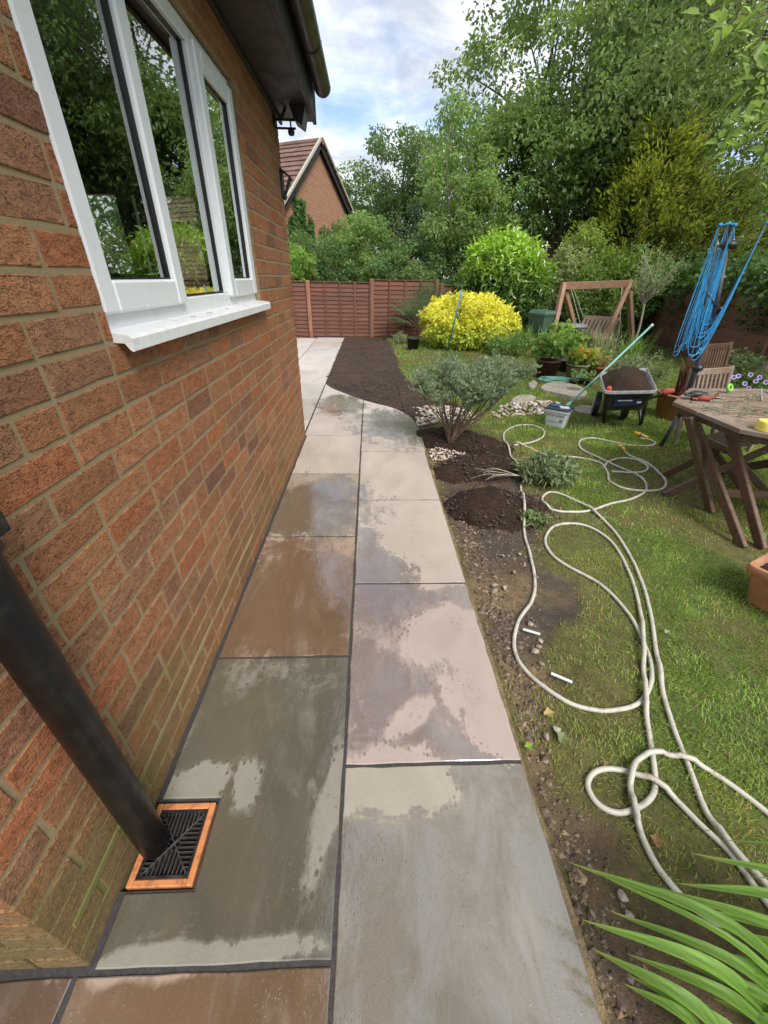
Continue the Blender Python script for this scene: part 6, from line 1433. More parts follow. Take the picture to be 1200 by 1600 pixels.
m = MB(); m.add([(-hw*1.06, -hw*1.16, bh), (hw*1.06, -hw*1.16, bh), (hw*1.06, hw*1.1, bh), (-hw*1.06, hw*1.1, bh), (-hw*.9, -hw*.95, bh+.06), (hw*.9, -hw*.95, bh+.06), (hw*.9, hw*.9, bh+.075), (-hw*.9, hw*.9, bh+.075)], [(3, 2, 1, 0), (4, 5, 6, 7)]+[(i, (i+1) % 4, 4+(i+1) % 4, 4+i) for i in range(4)]); m.build('lid', M_GREENBIN, bn)
m = MB(); m.tube([(-hw*.9, hw*1.2, bh-.01), (hw*.9, hw*1.2, bh-.01)], .018, 8); m.build('handle', M_GREENBIN, bn)
for s in (-1, 1):
    m = MB(); m.tube([(s*hw*.85, hw*.9, .09), (s*hw*1.02, hw*.9, .09)], .09, 14); m.build('wheel', M_BLACK, bn)
sw = thing('garden_swing', 'brown timber A frame swing with a hanging slatted bench', 'swing', (0, 0, 0))
b0, b1 = A(880, 447, 10.7), A(984, 443, 11.0); rf_, rr_ = P(934, 552, LZ), P(988, 541, LZ); lf_, lr_ = P(858, 548, LZ), P(905, 540, LZ)
for nm, p, q, w, t in (('beam', b0-Vector((.05, 0, 0)), b1+Vector((.12, 0, 0)), .11, .16), ):
    m = MB(); m.bar(p[:], q[:], w, t, bev=.006); m.build(nm, M_SWING, sw)
for p, q in ((b0, lf_), (b1, rf_), (b0+Vector((.04, .1, -.02)), lr_), (b1+Vector((.02, .1, -.02)), rr_)):
    m = MB(); m.bar((p+Vector((0, 0, .04)))[:], q[:], .13, .09, up=(1, .2, 0), bev=.006); m.build('leg', M_SWING, sw)
by_ = 10.05; c_ = [A(912, 496, by_+.25), A(968, 499, by_+.25), A(955, 527, by_), A(899, 522, by_)]
for nm, p, q in (('top_rail', c_[0], c_[1]), ('bottom_rail', c_[3], c_[2])):
    m = MB(); m.bar(p[:], q[:], .04, .09, up=(0, .4, 1), bev=.004); m.build(nm, M_GREYWOOD, sw)
for i in range(9):
    t = (i+.5)/9; m = MB(); m.bar(c_[0].lerp(c_[1], t)[:], c_[3].lerp(c_[2], t)[:], .065, .02, up=(0, 1, -.4), bev=.003); m.build('slat', M_GREYWOOD, sw)
for i in range(5):
    o_ = Vector((-.05, -.09*i-.06, -.02)); m = MB(); m.bar((c_[3]+o_)[:], (c_[2]+o_)[:], .075, .02, bev=.003); m.build('seat_slat', M_GREYWOOD, sw)
for p, q in ((b0.lerp(b1, .1), c_[3]+Vector((0, -.3, .1))), (b0.lerp(b1, .88), c_[2]+Vector((0, -.3, .1))), (b0.lerp(b1, .13), c_[0]), (b0.lerp(b1, .9), c_[1])):
    m = MB(); n_ = 34
    for k in range(n_): m.tube([p.lerp(q, (k+.05)/n_)[:], p.lerp(q, (k+.85)/n_)[:]], .007 if k % 2 else .009, 5)
    m.build('chain', M_PALEBARK, sw)
gt = A(896, 508, 8.6); m = MB(); m.lathe([(.05, 0), (.05, gt.z-LZ-.06), (.26, gt.z-LZ-.05), (.27, gt.z-LZ), (.25, gt.z-LZ+.02), (.0, gt.z-LZ+.025)], 20, (gt.x, 8.6, LZ)); tag(m.build('garden_table', M_GREY, None, True), 'small round grey table in front of the swing bench', 'table')
# blue pole
m = MB(); p, q = P(699, 549, LZ), A(722, 452, 9.25); m.tube([p[:], q[:]], .017, 8); tag(m.build('pole', M_BLUEPOLE, None, True), 'blue metal pole leaning against the yellow bush', 'pole')
# ------------------------------------------------------------------ tub, mop, stones
tb_ = P(868, 664, LZ); tub = thing('plastic_tub', 'grey white rectangular tub with dark lid on the lawn', 'tub', tb_, R(-38))
w1, w2, hT = .125, .105, .20
def rrect(a, b, r, n=4):
    out = []
    for (sx, sy, a0) in ((1, 1, 0), (-1, 1, 90), (-1, -1, 180), (1, -1, 270)):
        for k in range(n+1):
            t = R(a0+90*k/n); out.append((sx*(a-r)+r*math.cos(t), sy*(b-r)+r*math.sin(t)))
    return out
def loft(m, rings, cap0=True, cap1=True):
    n = len(rings[0][0]); V = [(x, y, z) for r_, z in rings for x, y in r_]; F = [(i*n+k, i*n+(k+1) % n, (i+1)*n+(k+1) % n, (i+1)*n+k) for i in range(len(rings)-1) for k in range(n)]
    if cap0: F.append(tuple(range(n))[::-1])
    if cap1: F.append(tuple(range((len(rings)-1)*n, len(rings)*n)))
    return m.add(V, F)
m = MB(); loft(m, [(rrect(w1*.84, w2*.84, .025), 0), (rrect(w1*.97, w2*.97, .03), hT-.035), (rrect(w1*1.04, w2*1.04, .03), hT-.033), (rrect(w1*1.05, w2*1.05, .03), hT)]); tub_b = auto_smooth(m.build('body', M_BUCKET, tub))
m = MB(); loft(m, [(rrect(w1*1.06, w2*1.06, .03), hT-.008), (rrect(w1*1.06, w2*1.06, .03), hT+.006), (rrect(w1*1.0, w2*1.0, .03), hT+.012), (rrect(w1*.92, w2*.92, .025), hT+.012), (rrect(w1*.90, w2*.90, .025), hT+.004)]); auto_smooth(m.build('lid', M_NAVY, tub))
m = MB(); m.box((.0, -.05, hT+.006), (.1, .03, hT+.012), .001, Matrix.Rotation(.5, 4, 'Z')); m.build('paper_label', M_WHITE, tub)
m = MB(); m.bar((-.1, -.01, hT+.018), (.02, .05, hT+.018), .02, .012, bev=.003); m.build('brush', M_BLUEPOLE, tub)
def text_mesh(name, body, size, mat, parent, M, depth_=.001, bold=0.0):
    cu = bpy.data.curves.new(name, 'FONT'); cu.body = body; cu.size = size; cu.extrude = depth_; cu.offset = bold; cu.align_x = 'CENTER'; cu.align_y = 'CENTER'
    o = bpy.data.objects.new(name, cu); COL.objects.link(o); bpy.context.view_layer.update()
    me = bpy.data.meshes.new_from_object(o.evaluated_get(bpy.context.evaluated_depsgraph_get())); bpy.data.objects.remove(o); me.materials.clear(); me.materials.append(mat); me.transform(M); return obj(name, me, parent)
fr_ = Matrix.Translation((0, -w2*.945, hT*.70)) @ Matrix.Rotation(R(90-4), 4, 'X')
text_mesh('lettering', 'EASYJoint', .046, M_BROWNINK, tub, fr_, .0008, .0008)
m = MB(); 
for i, (a, b, z) in enumerate(((-.08, .03, .095), (-.08, .0, .08), (-.08, .04, .065), (-.08, .02, .05))): m.box((a, -w2*(.875+z*.35), z), (b, -w2*(.868+z*.35), z+.006))
m.box((.045, -w2*.915, .06), (.085, -w2*.90, .10)); m.build('small_print', M_GREYINK, tub)
mp0, mp1 = P(883, 640, LZ), A(1020, 507, 5.25); mp0.z = LZ+.03
mop = thing('mop', 'mint green long handled mop leaning from the lawn over the wheelbarrow', 'mop', mp0); d_ = mp1-mp0
m = MB(); m.tube([(0, 0, 0), (d_*.985)[:]], .0125, 10); m.build('handle', M_MINT, mop, True)
m = MB(); m.tube([(d_*.97)[:], d_[:]], .016, 10); m.build('end_cap', M_WHITE, mop, True)
m = MB(); m.tube([(0, 0, 0), (d_*.03)[:], (d_*.07)[:]], [.028, .026, .014], 10); m.box((-.11, -.03, -.025), (.11, .03, 0), .006, Matrix.Rotation(.3, 4, 'Z')); m.build('head', M_MINT, mop, True)
def flat_stone(label, px_pts, top, cat='stepping stone', group='stepping stones on the lawn', z0=LZ-.02):
    pts = [P(x, y, top) for x, y in px_pts]; pts = catmull(pts, 4, True); m = MB(); m.prism([(p.x+random.uniform(-.006, .006), p.y+random.uniform(-.006, .006)) for p in pts], z0, top, .008); o = m.build('stone_slab', M_STONE); return tag(o, label, cat, group)
hollow_stone = flat_stone('thick weathered stone slab with a round hollow behind the tub', [(845, 606), (856, 598), (880, 597), (904, 602), (917, 611), (914, 617), (897, 619), (870, 613)], .025)
ho = P(896, 607, .027); m = MB(); m.lathe([(.10, 0.003), (.09, .001), (.0, .0005)], 16, (ho.x, ho.y, .0255), cap=False); m.build('hollow', M_SANDBED, hollow_stone, True)
flat_stone('pale flat stone half hidden behind the silvery shrub', [(798, 625), (812, 617), (832, 617), (838, 622), (820, 627)], LZ+.025)
flat_stone('rough grey stone set in the grass between the tub and wheelbarrow', [(898, 636), (910, 632), (928, 635), (938, 643), (925, 646), (903, 642)], LZ+.02)
flat_stone('pale rock at the edge of the planting behind the silvery shrub', [(826, 598), (834, 594), (840, 598), (836, 604), (828, 604)], LZ+.05, 'rock')
cr = P(868, 598, LZ); coil = thing('hose_coil', 'coil of thin turquoise hose on the grass behind the stone slab', 'hose coil', cr)
for k in range(5):
    r_ = .17+.02*k*random.uniform(.5, 1); pts = [(r_*1.25*math.cos(a)+random.gauss(0, .008), r_*.85*math.sin(a)+random.gauss(0, .008), .012+.011*k) for a in np.linspace(0, 6.28, 15)[:-1]]; m = MB(); m.tube(catmull(pts+pts[:1], 3), .0065, 6); m.build('loop', M_MINT, coil, True)
cpz = P(905, 600, LZ); m = MB(); m.lathe([(.03, 0), (.03, .12)], 12, cpz[:]); sl = thing('garden_light', 'mint green mushroom cap on a short black post behind the stone slab', 'garden light', cpz); m = MB(); m.lathe([(.028, 0), (.03, .09), (.05, .11)], 14); m.build('post', M_BLACK, sl, True); m = MB(); m.lathe([(.10, .105), (.105, .115), (.07, .14), (.0, .15)], 18); m.build('cap', M_MINT, sl, True)
# ------------------------------------------------------------------ wheelbarrow
ZR = .44; fL, nL, nR, fR = P(937, 583, ZR), P(945, 612, ZR), P(1027, 611, ZR), P(1011, 575, ZR)
lgL, lgR = P(943, 660, LZ), P(1001, 664, LZ); O_ = (nL+nR+fL+fR)/4; O_.z = LZ; wb = thing('wheelbarrow', 'black and grey wheelbarrow heaped with dark soil beside the airer foot', 'wheelbarrow', O_)
L_ = lambda p: Vector(p)-O_
ctr_ = (fL+nL+nR+fR)/4; base4 = [ctr_+(p-ctr_)*s+Vector((0, 0, -.23)) for p, s in ((fL, .62), (nL, .78), (nR, .78), (fR, .62))]; rim4 = [fL, nL, nR, fR]
def ring4(pts, r, n=4):
    out = []
    for i in range(4):
        p0_, p1_, p2_ = pts[i-1], pts[i], pts[(i+1) % 4]; a = p1_+(p0_-p1_).normalized()*r; b = p1_+(p2_-p1_).normalized()*r
        for k in range(n+1): t = k/n; out.append(a*(1-t)**2+p1_*2*t*(1-t)+b*t*t)
    return out
def loft3(m, rings, cap0=False, cap1=False):
    n = len(rings[0]); V = [p[:] for r_ in rings for p in r_]; F = [(i*n+k, i*n+(k+1) % n, (i+1)*n+(k+1) % n, (i+1)*n+k) for i in range(len(rings)-1) for k in range(n)]
    if cap0: F.append(tuple(range(n))[::-1])
    if cap1: F.append(tuple(range((len(rings)-1)*n, len(rings)*n)))
    return m.add(V, F)
r0_ = [L_(p) for p in ring4(rim4, .10)]; rb_ = [L_(p) for p in ring4(base4, .06)]; cL = L_(ctr_)
ri_ = [cL+(p-cL)*.965 for p in r0_]; ro2 = [cL+(p-cL)*1.03 for p in r0_]; up_ = Vector((0, 0, .012))
m = MB(); loft3(m, [rb_, [p-Vector((0, 0, .02)) for p in r0_]], True); m.build('tray', M_BARROW, wb)
m = MB(); loft3(m, [[p-Vector((0, 0, .02)) for p in r0_], [p-Vector((0, 0, .022)) for p in ro2], [p+Vector((0, 0, .003)) for p in ro2], [p+up_*.6 for p in r0_], ri_, [cL+(p-cL)*.80+Vector((0, 0, -.085)) for p in ri_]]); m.build('rim', M_GALV, wb)
# soil heap inside the tray
def inside(u, v): a = rim4[1].lerp(rim4[2], u); b = rim4[0].lerp(rim4[3], u); return a.lerp(b, v)
n_ = 40; V = []
for i in range(n_):
    for j in range(n_):
        u, v = i/(n_-1), j/(n_-1); p = inside(.03+.94*u, .03+.94*v); e = min(u, 1-u, v, 1-v)*2
        hgt = -.03+.155*min(1, e*1.7)**.7*(1-.5*abs(u-.42)*1.5)*(.6+.6*v)+.05*(float(fbm(np.array([u*5]), np.array([v*5]), seed=81)[0])-.5)+.03*(float(fbm(np.array([u*16]), np.array([v*16]), seed=82)[0])-.5)
        V.append((p.x, p.y, ZR+hgt-.01))
F = np.array([(i*n_+j, (i+1)*n_+j, (i+1)*n_+j+1, i*n_+j+1) for i in range(n_-1) for j in range(n_-1)])
tag(obj('soil_load', mesh_np('soil_load', np.array(V), F, M_SOIL, np.tile([.062, .040, .028], (len(V), 1)), True)), 'heap of dark brown soil filling the wheelbarrow tray', 'soil')
for g_, px_ in ((lgL, nL), (lgR, nR)):
    q = L_(px_)*1.0; q = cL+(q-cL)*.80+Vector((0, 0, -.10)); q2 = L_(px_.lerp(fL if px_ is nL else fR, .45)); q2 = cL+(q2-cL)*.7+Vector((0, 0, -.20))
    m = MB(); m.tube(catmull([q[:], (L_(g_)*.5+q*.5)[:], L_(g_)[:], (L_(g_)*.75+q2*.25)[:], q2[:]], 4), .016, 8); m.build('leg', M_BARROW, wb, True)
wc_ = L_(P(968, 632, LZ)).lerp(L_(P(990, 622, LZ)), .5); wc_ = Vector((cL.x-.02, cL.y+.12, .15)); wdir = (L_(fL.lerp(fR, .5))-L_(nL.lerp(nR, .5))).normalized(); wax = Vector((wdir.y, -wdir.x, 0)).normalized()
for s in (-.16, .16):
    m = MB(); c0 = wc_+wax*s+Vector((0, 0, .0)); m.tube([(c0-wax*.035)[:], (c0-wax*.028)[:], (c0+wax*.028)[:], (c0+wax*.035)[:]], [.10, .145, .145, .10], 22); wh = m.build('wheel', M_BLACK, wb); m = MB(); m.tube([(c0-wax*.04)[:], (c0+wax*.04)[:]], .085, 16); m.build('rim', M_GALV, wh)
for (gpx, gpy), nn_, zz in (((952, 606), nL, ZR+.03), ((1052, 610), nR, ZR-.01)):
    tip = P(gpx, gpy, zz); st = cL+(L_(nn_)-cL)*.75+Vector((0, 0, -.13)); tl_ = L_(tip)
    m = MB(); m.tube([st[:], (st.lerp(tl_, .8))[:], tl_[:]], .014, 8); m.build('handle', M_BARROW, wb, True); m = MB(); d_ = (tl_-st).normalized(); m.tube([(tl_-d_*.09)[:], (tl_-d_*.085)[:], (tl_-d_*.005)[:], (tl_+d_*.01)[:]], [.020, .026, .026, .018], 10); m.build('grip', M_RED, wb, True)
a_, b_ = [cL+(L_(p)-cL)*.935+Vector((0, 0, -.085)) for p in (nL, nR)]; c2_, d2_ = [cL+(L_(p)-cL)*.85+Vector((0, 0, -.165)) for p in (nL, nR)]; out_ = -wdir*.022
m = MB(); q4 = [a_.lerp(b_, .22)+out_, a_.lerp(b_, .80)+out_, c2_.lerp(d2_, .80)+out_, c2_.lerp(d2_, .22)+out_]; m.add([p[:] for p in q4]+[(p-out_*.3)[:] for p in q4], [(0, 1, 2, 3), (0, 4, 5, 1), (1, 5, 6, 2), (2, 6, 7, 3), (3, 7, 4, 0)]); m.build('sticker', M_BLUESTICK, wb)
q0 = q4[0].lerp(q4[1], .12)+out_*.12+Vector((0, 0, -.012)); m = MB(); dd = (q4[1]-q4[0]); m.bar(q0[:], (q0+dd*.52)[:], .004, .010, bev=0); m.bar((q0+dd*.70+Vector((0, 0, -.02)))[:], (q0+dd*.86+Vector((0, 0, -.02)))[:], .004, .016, bev=0); m.build('sticker_print', M_GALV, wb)
# ------------------------------------------------------------------ rotary airer
ay = 3.65; af = P(1031, 697, LZ); O_ = Vector((af.x, af.y, LZ)); air = thing('rotary_airer', 'folded rotary clothes airer with loops of bright blue line', 'clothes airer', O_); L_ = lambda p: Vector(p)-O_
def aa(px, py, y=ay): return L_(A(px, py, y))
pol = [Vector((0, 0, -.05)), aa(1066, 640), aa(1090, 570), aa(1118, 480), aa(1134, 388)]
m = MB(); m.tube([pol[0][:], pol[1][:]], .019, 12); m.build('ground_pole', M_ALU, air, True)
m = MB(); m.tube([p[:] for p in pol[1:]], .0235, 12); m.build('upper_pole', M_ALU, air, True)
m = MB(); m.tube([aa(1063, 650)[:], aa(1070, 632)[:]], .032, 12); m.box((aa(1074, 640)-Vector((.05, .02, .012)))[:], (aa(1074, 640)+Vector((.06, .03, .018)))[:], .005); m.build('clamp', M_BLACK, air)
hubs = []
for nm, (px, py), rr in (('top_hub', (1139, 383), .062), ('sliding_hub', (1123, 485), .040), ('lower_hub', (1090, 575), .045)):
    c = aa(px, py); m = MB(); m.lathe([(rr*.5, -.03), (rr, -.012), (rr, .012), (rr*.6, .03), (.01, .036)], 16, c[:]); m.build(nm, M_BLACK, air, True); hubs.append(c)
armtips = [aa(1123, 352, 3.5), aa(1137, 350, 3.75), aa(1146, 352, 3.6), aa(1197, 349, 3.55)]
armfeet = [aa(1086, 560, 3.68), aa(1092, 545, 3.74), aa(1100, 540, 3.70), aa(1098, 545, 3.62)]
for t_, f_ in zip(armtips, armfeet):
    m = MB(); m.tube([f_[:], t_[:]], .0085, 8); m.build('arm', M_ALU, air, True); m = MB(); m.tube([t_[:], (t_+Vector((.02, 0, .004)))[:]], .013, 8); m.build('arm_tip', M_BLUELINE, air, True)
for t_, f_ in zip(armtips, armfeet):
    m = MB(); m.tube([hubs[1][:], t_.lerp(f_, .45)[:]], .006, 6); m.build('stay', M_ALU, air, True)
zlow = (aa(1055, 556, 3.55).z, aa(1100, 560, 3.58).z)
for k in range(13):
    for (i, j) in ((0, 1), (1, 2), (2, 3), (3, 0)):
        if (i, j) == (3, 0) and k % 2: continue
        t = max(0, k/15+random.uniform(-.02, .02)); a = armtips[i].lerp(armfeet[i], t*.8); b = armtips[j].lerp(armfeet[j], max(0, t*.8*random.uniform(.9, 1.05)))
        wide = 3 in (i, j); zl = zlow[1 if wide else 0]+k*.024+random.uniform(-.02, .03); pts = []
        off = Vector((random.uniform(-.012, .012), random.uniform(-.03, .03), 0)); ex = random.uniform(2.2, 3.4)
        for q in range(19):
            u = -math.cos(math.pi*q/18)*.5+.5; e = abs(2*u-1); top = a if u < .5 else b; p = a.lerp(b, u)+off*(1-e); p.z = zl+(top.z-zl)*e**ex; p.x += (.5-u)*-.05*(1-e)*(0 if wide else 1)*2; pts.append(p[:])
        m = MB(); m.tube(pts, .0027, 5, cap=False); m.build('clothes_line', M_BLUELINE, air, True)
m = MB(); 
for k in range(5):
    a, b = armtips[1].lerp(armtips[0], k/5), hubs[0]+Vector((random.uniform(-.03, .03), 0, .03)); cv = catmull([a, a.lerp(b, .5)+Vector((random.uniform(-.01, .03), 0, .05)), b], 5)
    m = MB(); m.tube([p[:] for p in cv], .0029, 5, cap=False); m.build('clothes_line', M_BLUELINE, air, True)
# ------------------------------------------------------------------ table and chairs
ZT_ = .64; tc = Vector((3.0, 2.56, 0)); tr_ = .745; oct_ = [Vector((tc.x+tr_/math.cos(math.pi/8)*math.cos(math.pi/8+k*math.pi/4), tc.y+tr_/math.cos(math.pi/8)*math.sin(math.pi/8+k*math.pi/4), 0)) for k in range(8)]
tbl = thing('garden_table', 'weathered eight sided slatted wooden table at the right edge', 'table', tc); L_ = lambda p: Vector(p)-tc
bw_ = .085
for k in range(8):
    a, b = oct_[k], oct_[(k+1) % 8]; ai, bi = tc+(a-tc)*(1-bw_/tr_), tc+(b-tc)*(1-bw_/tr_); g = (b-a).normalized()*.0012; m = MB()
    m.prism([L_(a+g)[:2], L_(b-g)[:2], L_(bi-g)[:2], L_(ai+g)[:2]], ZT_-.026, ZT_, .003); m.build('border_board', M_TEAK, tbl)
    m = MB(); m.bar((L_(tc+(a-tc)*.93)+Vector((0, 0, ZT_-.05)))[:], (L_(tc+(b-tc)*.93)+Vector((0, 0, ZT_-.05)))[:], .022, .048, bev=.002); m.build('apron', M_TEAKLEG, tbl)
ns = 26; rin = tr_-bw_-.004
for i in range(ns):
    x = -rin+2*rin*(i+.5)/ns; hl_ = min(rin, rin*math.sqrt(2)-abs(x)) if abs(x) > rin*math.tan(math.pi/8) else rin; hl_ = min(rin, rin*1.4142-abs(x))
    w_ = rin/ns*.66; m = MB(); m.box((-hl_, x-w_, ZT_-.022), (hl_, x+w_, ZT_-.002), .002); m.build('slat', M_TEAK, tbl)
for (tp, gp) in (((1079, 640), (1160, 857)), ((1138, 662), (1190, 858)), ((1076, 652), (1110, 800))):
    a, b = L_(P(*tp, ZT_-.05)), L_(P(*gp, LZ)); m = MB(); m.bar(a[:], b[:], .062, .03, up=(1, 0, 0), bev=.004); m.build('leg', M_TEAKLEG, tbl)
for a, b in (((.3, .45, ZT_-.05), (.15, -.62, LZ)), ((-.1, -.5, ZT_-.05), (.1, .55, LZ))):
    m = MB(); m.bar(a, b, .062, .03, up=(1, 0, 0), bev=.004); m.build('leg', M_TEAKLEG, tbl)
m = MB(); m.bar(L_(P(1130, 770, .16)), (.15, -.30, .16), .03, .05, bev=.003); m.build('stretcher', M_TEAKLEG, tbl)
fc = thing('folding_chair', 'folding slatted chair tucked under the table with legs crossing out to the left', 'chair', P(1100, 760, LZ)); O_ = P(1100, 760, LZ); L_ = lambda p: Vector(p)-O_
zs = .36; s4 = [P(1098, 682, zs), P(1152, 668, zs), P(1225, 686, zs), P(1138, 702, zs)]
for k in range(11):
    t = (k+.5)/11; a, b = s4[0].lerp(s4[1], t), s4[3].lerp(s4[2], t); m = MB(); m.bar(L_(a)[:], L_(b)[:], .024, .014, bev=.002); m.build('seat_slat', M_TEAK, fc)
for a, b in ((s4[0], s4[3]), (s4[1], s4[2]), (s4[0], s4[1])):
    m = MB(); dn = Vector((0, 0, -.022)); m.bar((L_(a)+dn)[:], (L_(b)+dn)[:], .026, .032, bev=.003); m.build('seat_rail', M_TEAKLEG, fc)
for (gx_, gy_), (tx_, ty_, tz_) in (((1036, 744), (1141, 693, zs)), ((1037, 773), (1205, 699, zs+.04))):
    a, b = L_(P(gx_, gy_, LZ)), L_(P(tx_, ty_, tz_)); m = MB(); m.bar(a[:], b[:], .028, .05, up=(0, 0, 1), bev=.004); m.build('leg', M_TEAKLEG, fc)
    c = a.lerp(b, .93); m = MB(); m.tube([(c+Vector((-.012, -.02, 0)))[:], (c+Vector((-.006, -.018, 0)))[:]], .008, 8); m.build('bolt', M_GALV, fc)
for a, b in ((s4[0], P(1180, 790, LZ)), (s4[3], P(1225, 800, LZ))):
    m = MB(); m.bar(L_(a)[:], L_(b)[:], .028, .045, bev=.004); m.build('leg', M_TEAKLEG, fc)
for k in range(2):
    a, b = s4[(1, 2)[k]], s4[(1, 2)[k]]+Vector((.25, .0, .45)); m = MB(); m.bar(L_(a)[:], L_(b)[:], .028, .045, bev=.004); m.build('back_post', M_TEAKLEG, fc)
def chair(label, bl, br, drop_, mat=M_TEAK, ns=8, seat_h=.36, depth_=.42):
    """slatted chair; bl, br are the tops of the back posts, the seat reaches towards the table"""
    w = (br-bl); w.z = 0; W_ = w.length; ang = math.atan2(w.y, w.x); O_ = (bl+br)/2; zt = O_.z-LZ; root = thing('garden_chair', label, 'chair', (O_.x, O_.y, LZ), ang, 'slatted wooden chairs behind the table')
    h = W_/2
    for s in (-1, 1):
        m = MB(); m.bar((s*h, -.12, 0), (s*h, 0, zt+.01), .042, .042, up=(0, 1, 0), bev=.008); m.build('back_post', mat, root)
        m = MB(); m.bar((s*h, -depth_-.06, 0), (s*h, -depth_-.06, seat_h), .04, .04, up=(0, 1, 0), bev=.006); m.build('front_leg', mat, root)
        m = MB(); m.bar((s*h, -.07, seat_h-.03), (s*h, -depth_-.06, seat_h-.03), .03, .045, bev=.004); m.build('seat_rail', mat, root)
    for nm, z, hh, y in (('top_rail', zt-.03, .06, -.006), ('lower_rail', seat_h+.06, .045, -.055)):
        m = MB(); m.box((-h+.015, y-.012, z-hh/2), (h-.015, y+.012, z+hh/2), .004); m.build(nm, mat, root)
    for i in range(ns):
        x = -h+.03+(W_-.06)*(i+.5)/ns; m = MB(); m.bar((x, -.054, seat_h+.08), (x, -.008, zt-.055), .028, .012, up=(0, 1, 0), bev=.002); m.build('slat', mat, root)
    for i in range(6):
        y = -.07-depth_*(i+.5)/6; m = MB(); m.box((-h+.02, y-.028, seat_h-.008), (h-.02, y+.028, seat_h+.008), .003); m.build('seat_slat', mat, root)
    return root
chair('nearer slatted chair with its back above the far table edge', A(1082, 578, 3.86), A(1143, 572, 4.02), .5)
chair('further slatted chair partly hidden behind the nearer one', A(1103, 540, 4.95), A(1143, 533, 5.10), .5, M_TEAKLEG)
# things on the table
ZP = ZT_+.002
gv = P(1090, 625, ZP); gl_ = thing('work_gloves', 'pair of black and red work gloves near the left table corner', 'gloves', gv, R(-20))
for gi, (mt, ox_, oz_, sc_) in enumerate(((M_GLOVERED, .02, .0, .85), (M_GLOVE, -.015, .022, 1.1))):
    m = MB(); m.tube(catmull([(-.075, 0, .018), (-.03, .004, .026), (.02, 0, .028), (.075, -.004, .024), (.10, -.006, .026)], 3), [.022, .03, .036, .040, .042, .042, .040, .037, .034, .032, .030, .030, .033][:13], 10)
    for k in range(4): m.tube(catmull([(-.06, -.032+.021*k, .016), (-.10, -.040+.024*k, .022), (-.135+.012*abs(k-1.3), -.046+.026*k, .012)], 3), [.0125, .0125, .012, .012, .0115, .010, .006], 7)
    m.tube(catmull([(.0, .035, .014), (-.035, .062, .016), (-.07, .07, .012)], 3), [.013, .013, .012, .012, .011, .010, .006], 7)
    V_ = m.build('glove', mt, gl_, True); V_.location = (ox_, .012*gi, oz_); V_.scale = (sc_*.62, sc_*.72, .62); V_.rotation_euler = (0, 0, .25*gi)
m = MB(); m.tube(catmull([(.075, -.03, .02), (.1, -.04, .055), (.11, .0, .06), (.105, .03, .03)], 4, True), .004, 6); m.build('cuff', M_GLOVERED, gl_, True)
pr_ = P(1140, 638, ZP); pru = thing('prunings', 'scattered grey green prunings lying across the table top', 'prunings', pr_); m = MB(); LP = []; LA = []
for i in range(48):
    px, py = rng.uniform(1095, 1215), 0; py = rng.uniform(618, 655) if px > 1110 else rng.uniform(632, 650); q = P(px, py, ZP)
    if (q-tc).xy.length > tr_*.97: continue
    b = q-pr_; a = rng.random()*6.283; l = rng.uniform(.05, .16); e = b+Vector((math.cos(a)*l, math.sin(a)*l, rng.random()*.035)); md = b.lerp(e, .5)+Vector((rng.normal()*.01, rng.normal()*.01, .012)); b.z = .003; m.tube(catmull([b, md, e], 3), .0018, 4, cap=False)
    for _ in range(8): t = rng.random(); LP.append((b.lerp(e, t)+Vector((0, 0, .008)))[:]); LA.append((math.cos(a)+rng.normal()*.7, math.sin(a)+rng.normal()*.7, .3))
m.build('twigs', M_PALEBARK, pru)['kind'] = 'stuff'; LP, LA = np.array(LP), np.array(LA); N = len(LP); v, f, k = leaves_np(LP, LA, rng.normal(size=(N, 3))*.5+np.array([[0, 0, 1.]]), .024*(.6+.8*rng.random(N)), .009, T_DIAMOND); foliage_obj('leaves', [(v, f, np.repeat(leaf_cols(N, (0.20, 0.235, 0.13), .3, .06), k, 0))], M_LEAFM, pru)['kind'] = 'stuff'
def torus(m, c, R_, r_, ax='z', n=22, k=8, tilt=None):
    V = []
    for i in range(n):
        a = 6.2832*i/n
        for j in range(k): b = 6.2832*j/k; V.append(Vector(((R_+r_*math.cos(b))*math.cos(a), (R_+r_*math.cos(b))*math.sin(a), r_*math.sin(b))))
    if tilt is not None: V = [tilt @ p for p in V]
    return m.add([(p+Vector(c))[:] for p in V], [(i*k+j, ((i+1) % n)*k+j, ((i+1) % n)*k+(j+1) % k, i*k+(j+1) % k) for i in range(n) for j in range(k)])
tw = P(1137, 613, ZP); m = MB(); torus(m, (tw.x, tw.y, ZP+.036), .024, .012, tilt=Matrix.Rotation(R(65), 3, 'X') @ Matrix.Rotation(.3, 3, 'Y')); tag(m.build('twine_roll', M_LIME, None, True), 'small lime green tape roll standing among the prunings', 'tape roll')
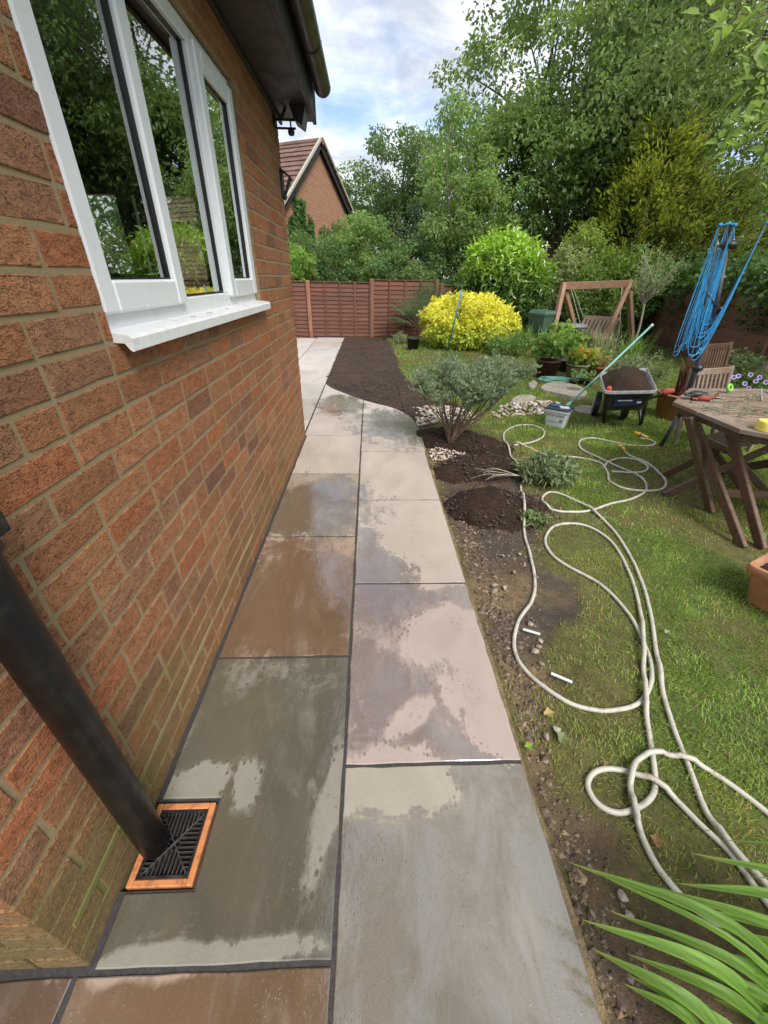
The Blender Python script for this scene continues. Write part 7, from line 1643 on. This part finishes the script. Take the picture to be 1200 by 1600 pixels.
wl = P(1122, 622, ZP); m = MB(); m.box((-.04, -.02, 0), (.04, .025, .004), .001, Matrix.Translation((wl.x, wl.y, ZP)) @ Matrix.Rotation(-.4, 4, 'Z') @ Matrix.Rotation(-.25, 4, 'X')); tag(m.build('plant_label', M_WHITE), 'white card lying among the prunings in front of the lime roll', 'card')
cd_ = P(1186, 624, ZP); m = MB(); torus(m, (cd_.x, cd_.y, ZP+.035), .042, .005, tilt=Matrix.Rotation(R(60), 3, 'X') @ Matrix.Rotation(.7, 3, 'Y'), k=6); tag(m.build('cord_loop', M_PALEBARK, None, True), 'loop of pale cord standing up at the back of the table', 'cord')
yt = P(1204, 672, ZP); m = MB(); loft(m, [([(x+yt.x, y+yt.y) for x, y in rrect(.085, .055, .05, 6)], ZP), ([(x*.97+yt.x, y*.97+yt.y) for x, y in rrect(.088, .058, .05, 6)], ZP+.045), ([(x*.9+yt.x, y*.9+yt.y) for x, y in rrect(.088, .058, .05, 6)], ZP+.055)]); tag(auto_smooth(m.build('sponge', M_TAPE)), 'thick yellow sponge on the near table edge', 'sponge')
# terracotta planter at the right edge
c0, c1 = P(1169, 881, .19), P(1203, 862, .19); e1_ = (c1-c0); e1_.z = 0; e1_ = e1_.normalized(); e2_ = Vector((e1_.y, -e1_.x, 0)); 
if e2_.x < 0: e2_ = -e2_
if e1_.y < 0: pass
cc_ = c0+e1_*.17+e2_*.17; cc_.z = LZ; pl = thing('terracotta_planter', 'square terracotta planter with a chipped rolled rim at the right edge', 'planter', cc_, math.atan2(e1_.y, e1_.x)); hP = .19-LZ
m = MB(); loft(m, [(rrect(.115, .115, .02), 0), (rrect(.15, .15, .022), hP-.05), (rrect(.168, .168, .022), hP-.045), (rrect(.176, .176, .025), hP-.015), (rrect(.17, .17, .025), hP), (rrect(.15, .15, .02), hP), (rrect(.145, .145, .02), hP-.04)], True, False); auto_smooth(m.build('body', M_TERRA, pl), 50)
m = MB(); n_ = 12; V = [(-.147+.294*i/(n_-1), -.147+.294*j/(n_-1), hP-.04+random.uniform(-.006, .008)) for i in range(n_) for j in range(n_)]; m.add(V, [(i*n_+j, (i+1)*n_+j, (i+1)*n_+j+1, i*n_+j+1) for i in range(n_-1) for j in range(n_-1)], (.045, .03, .022)); m.build('soil', M_SOIL, pl, True, True)
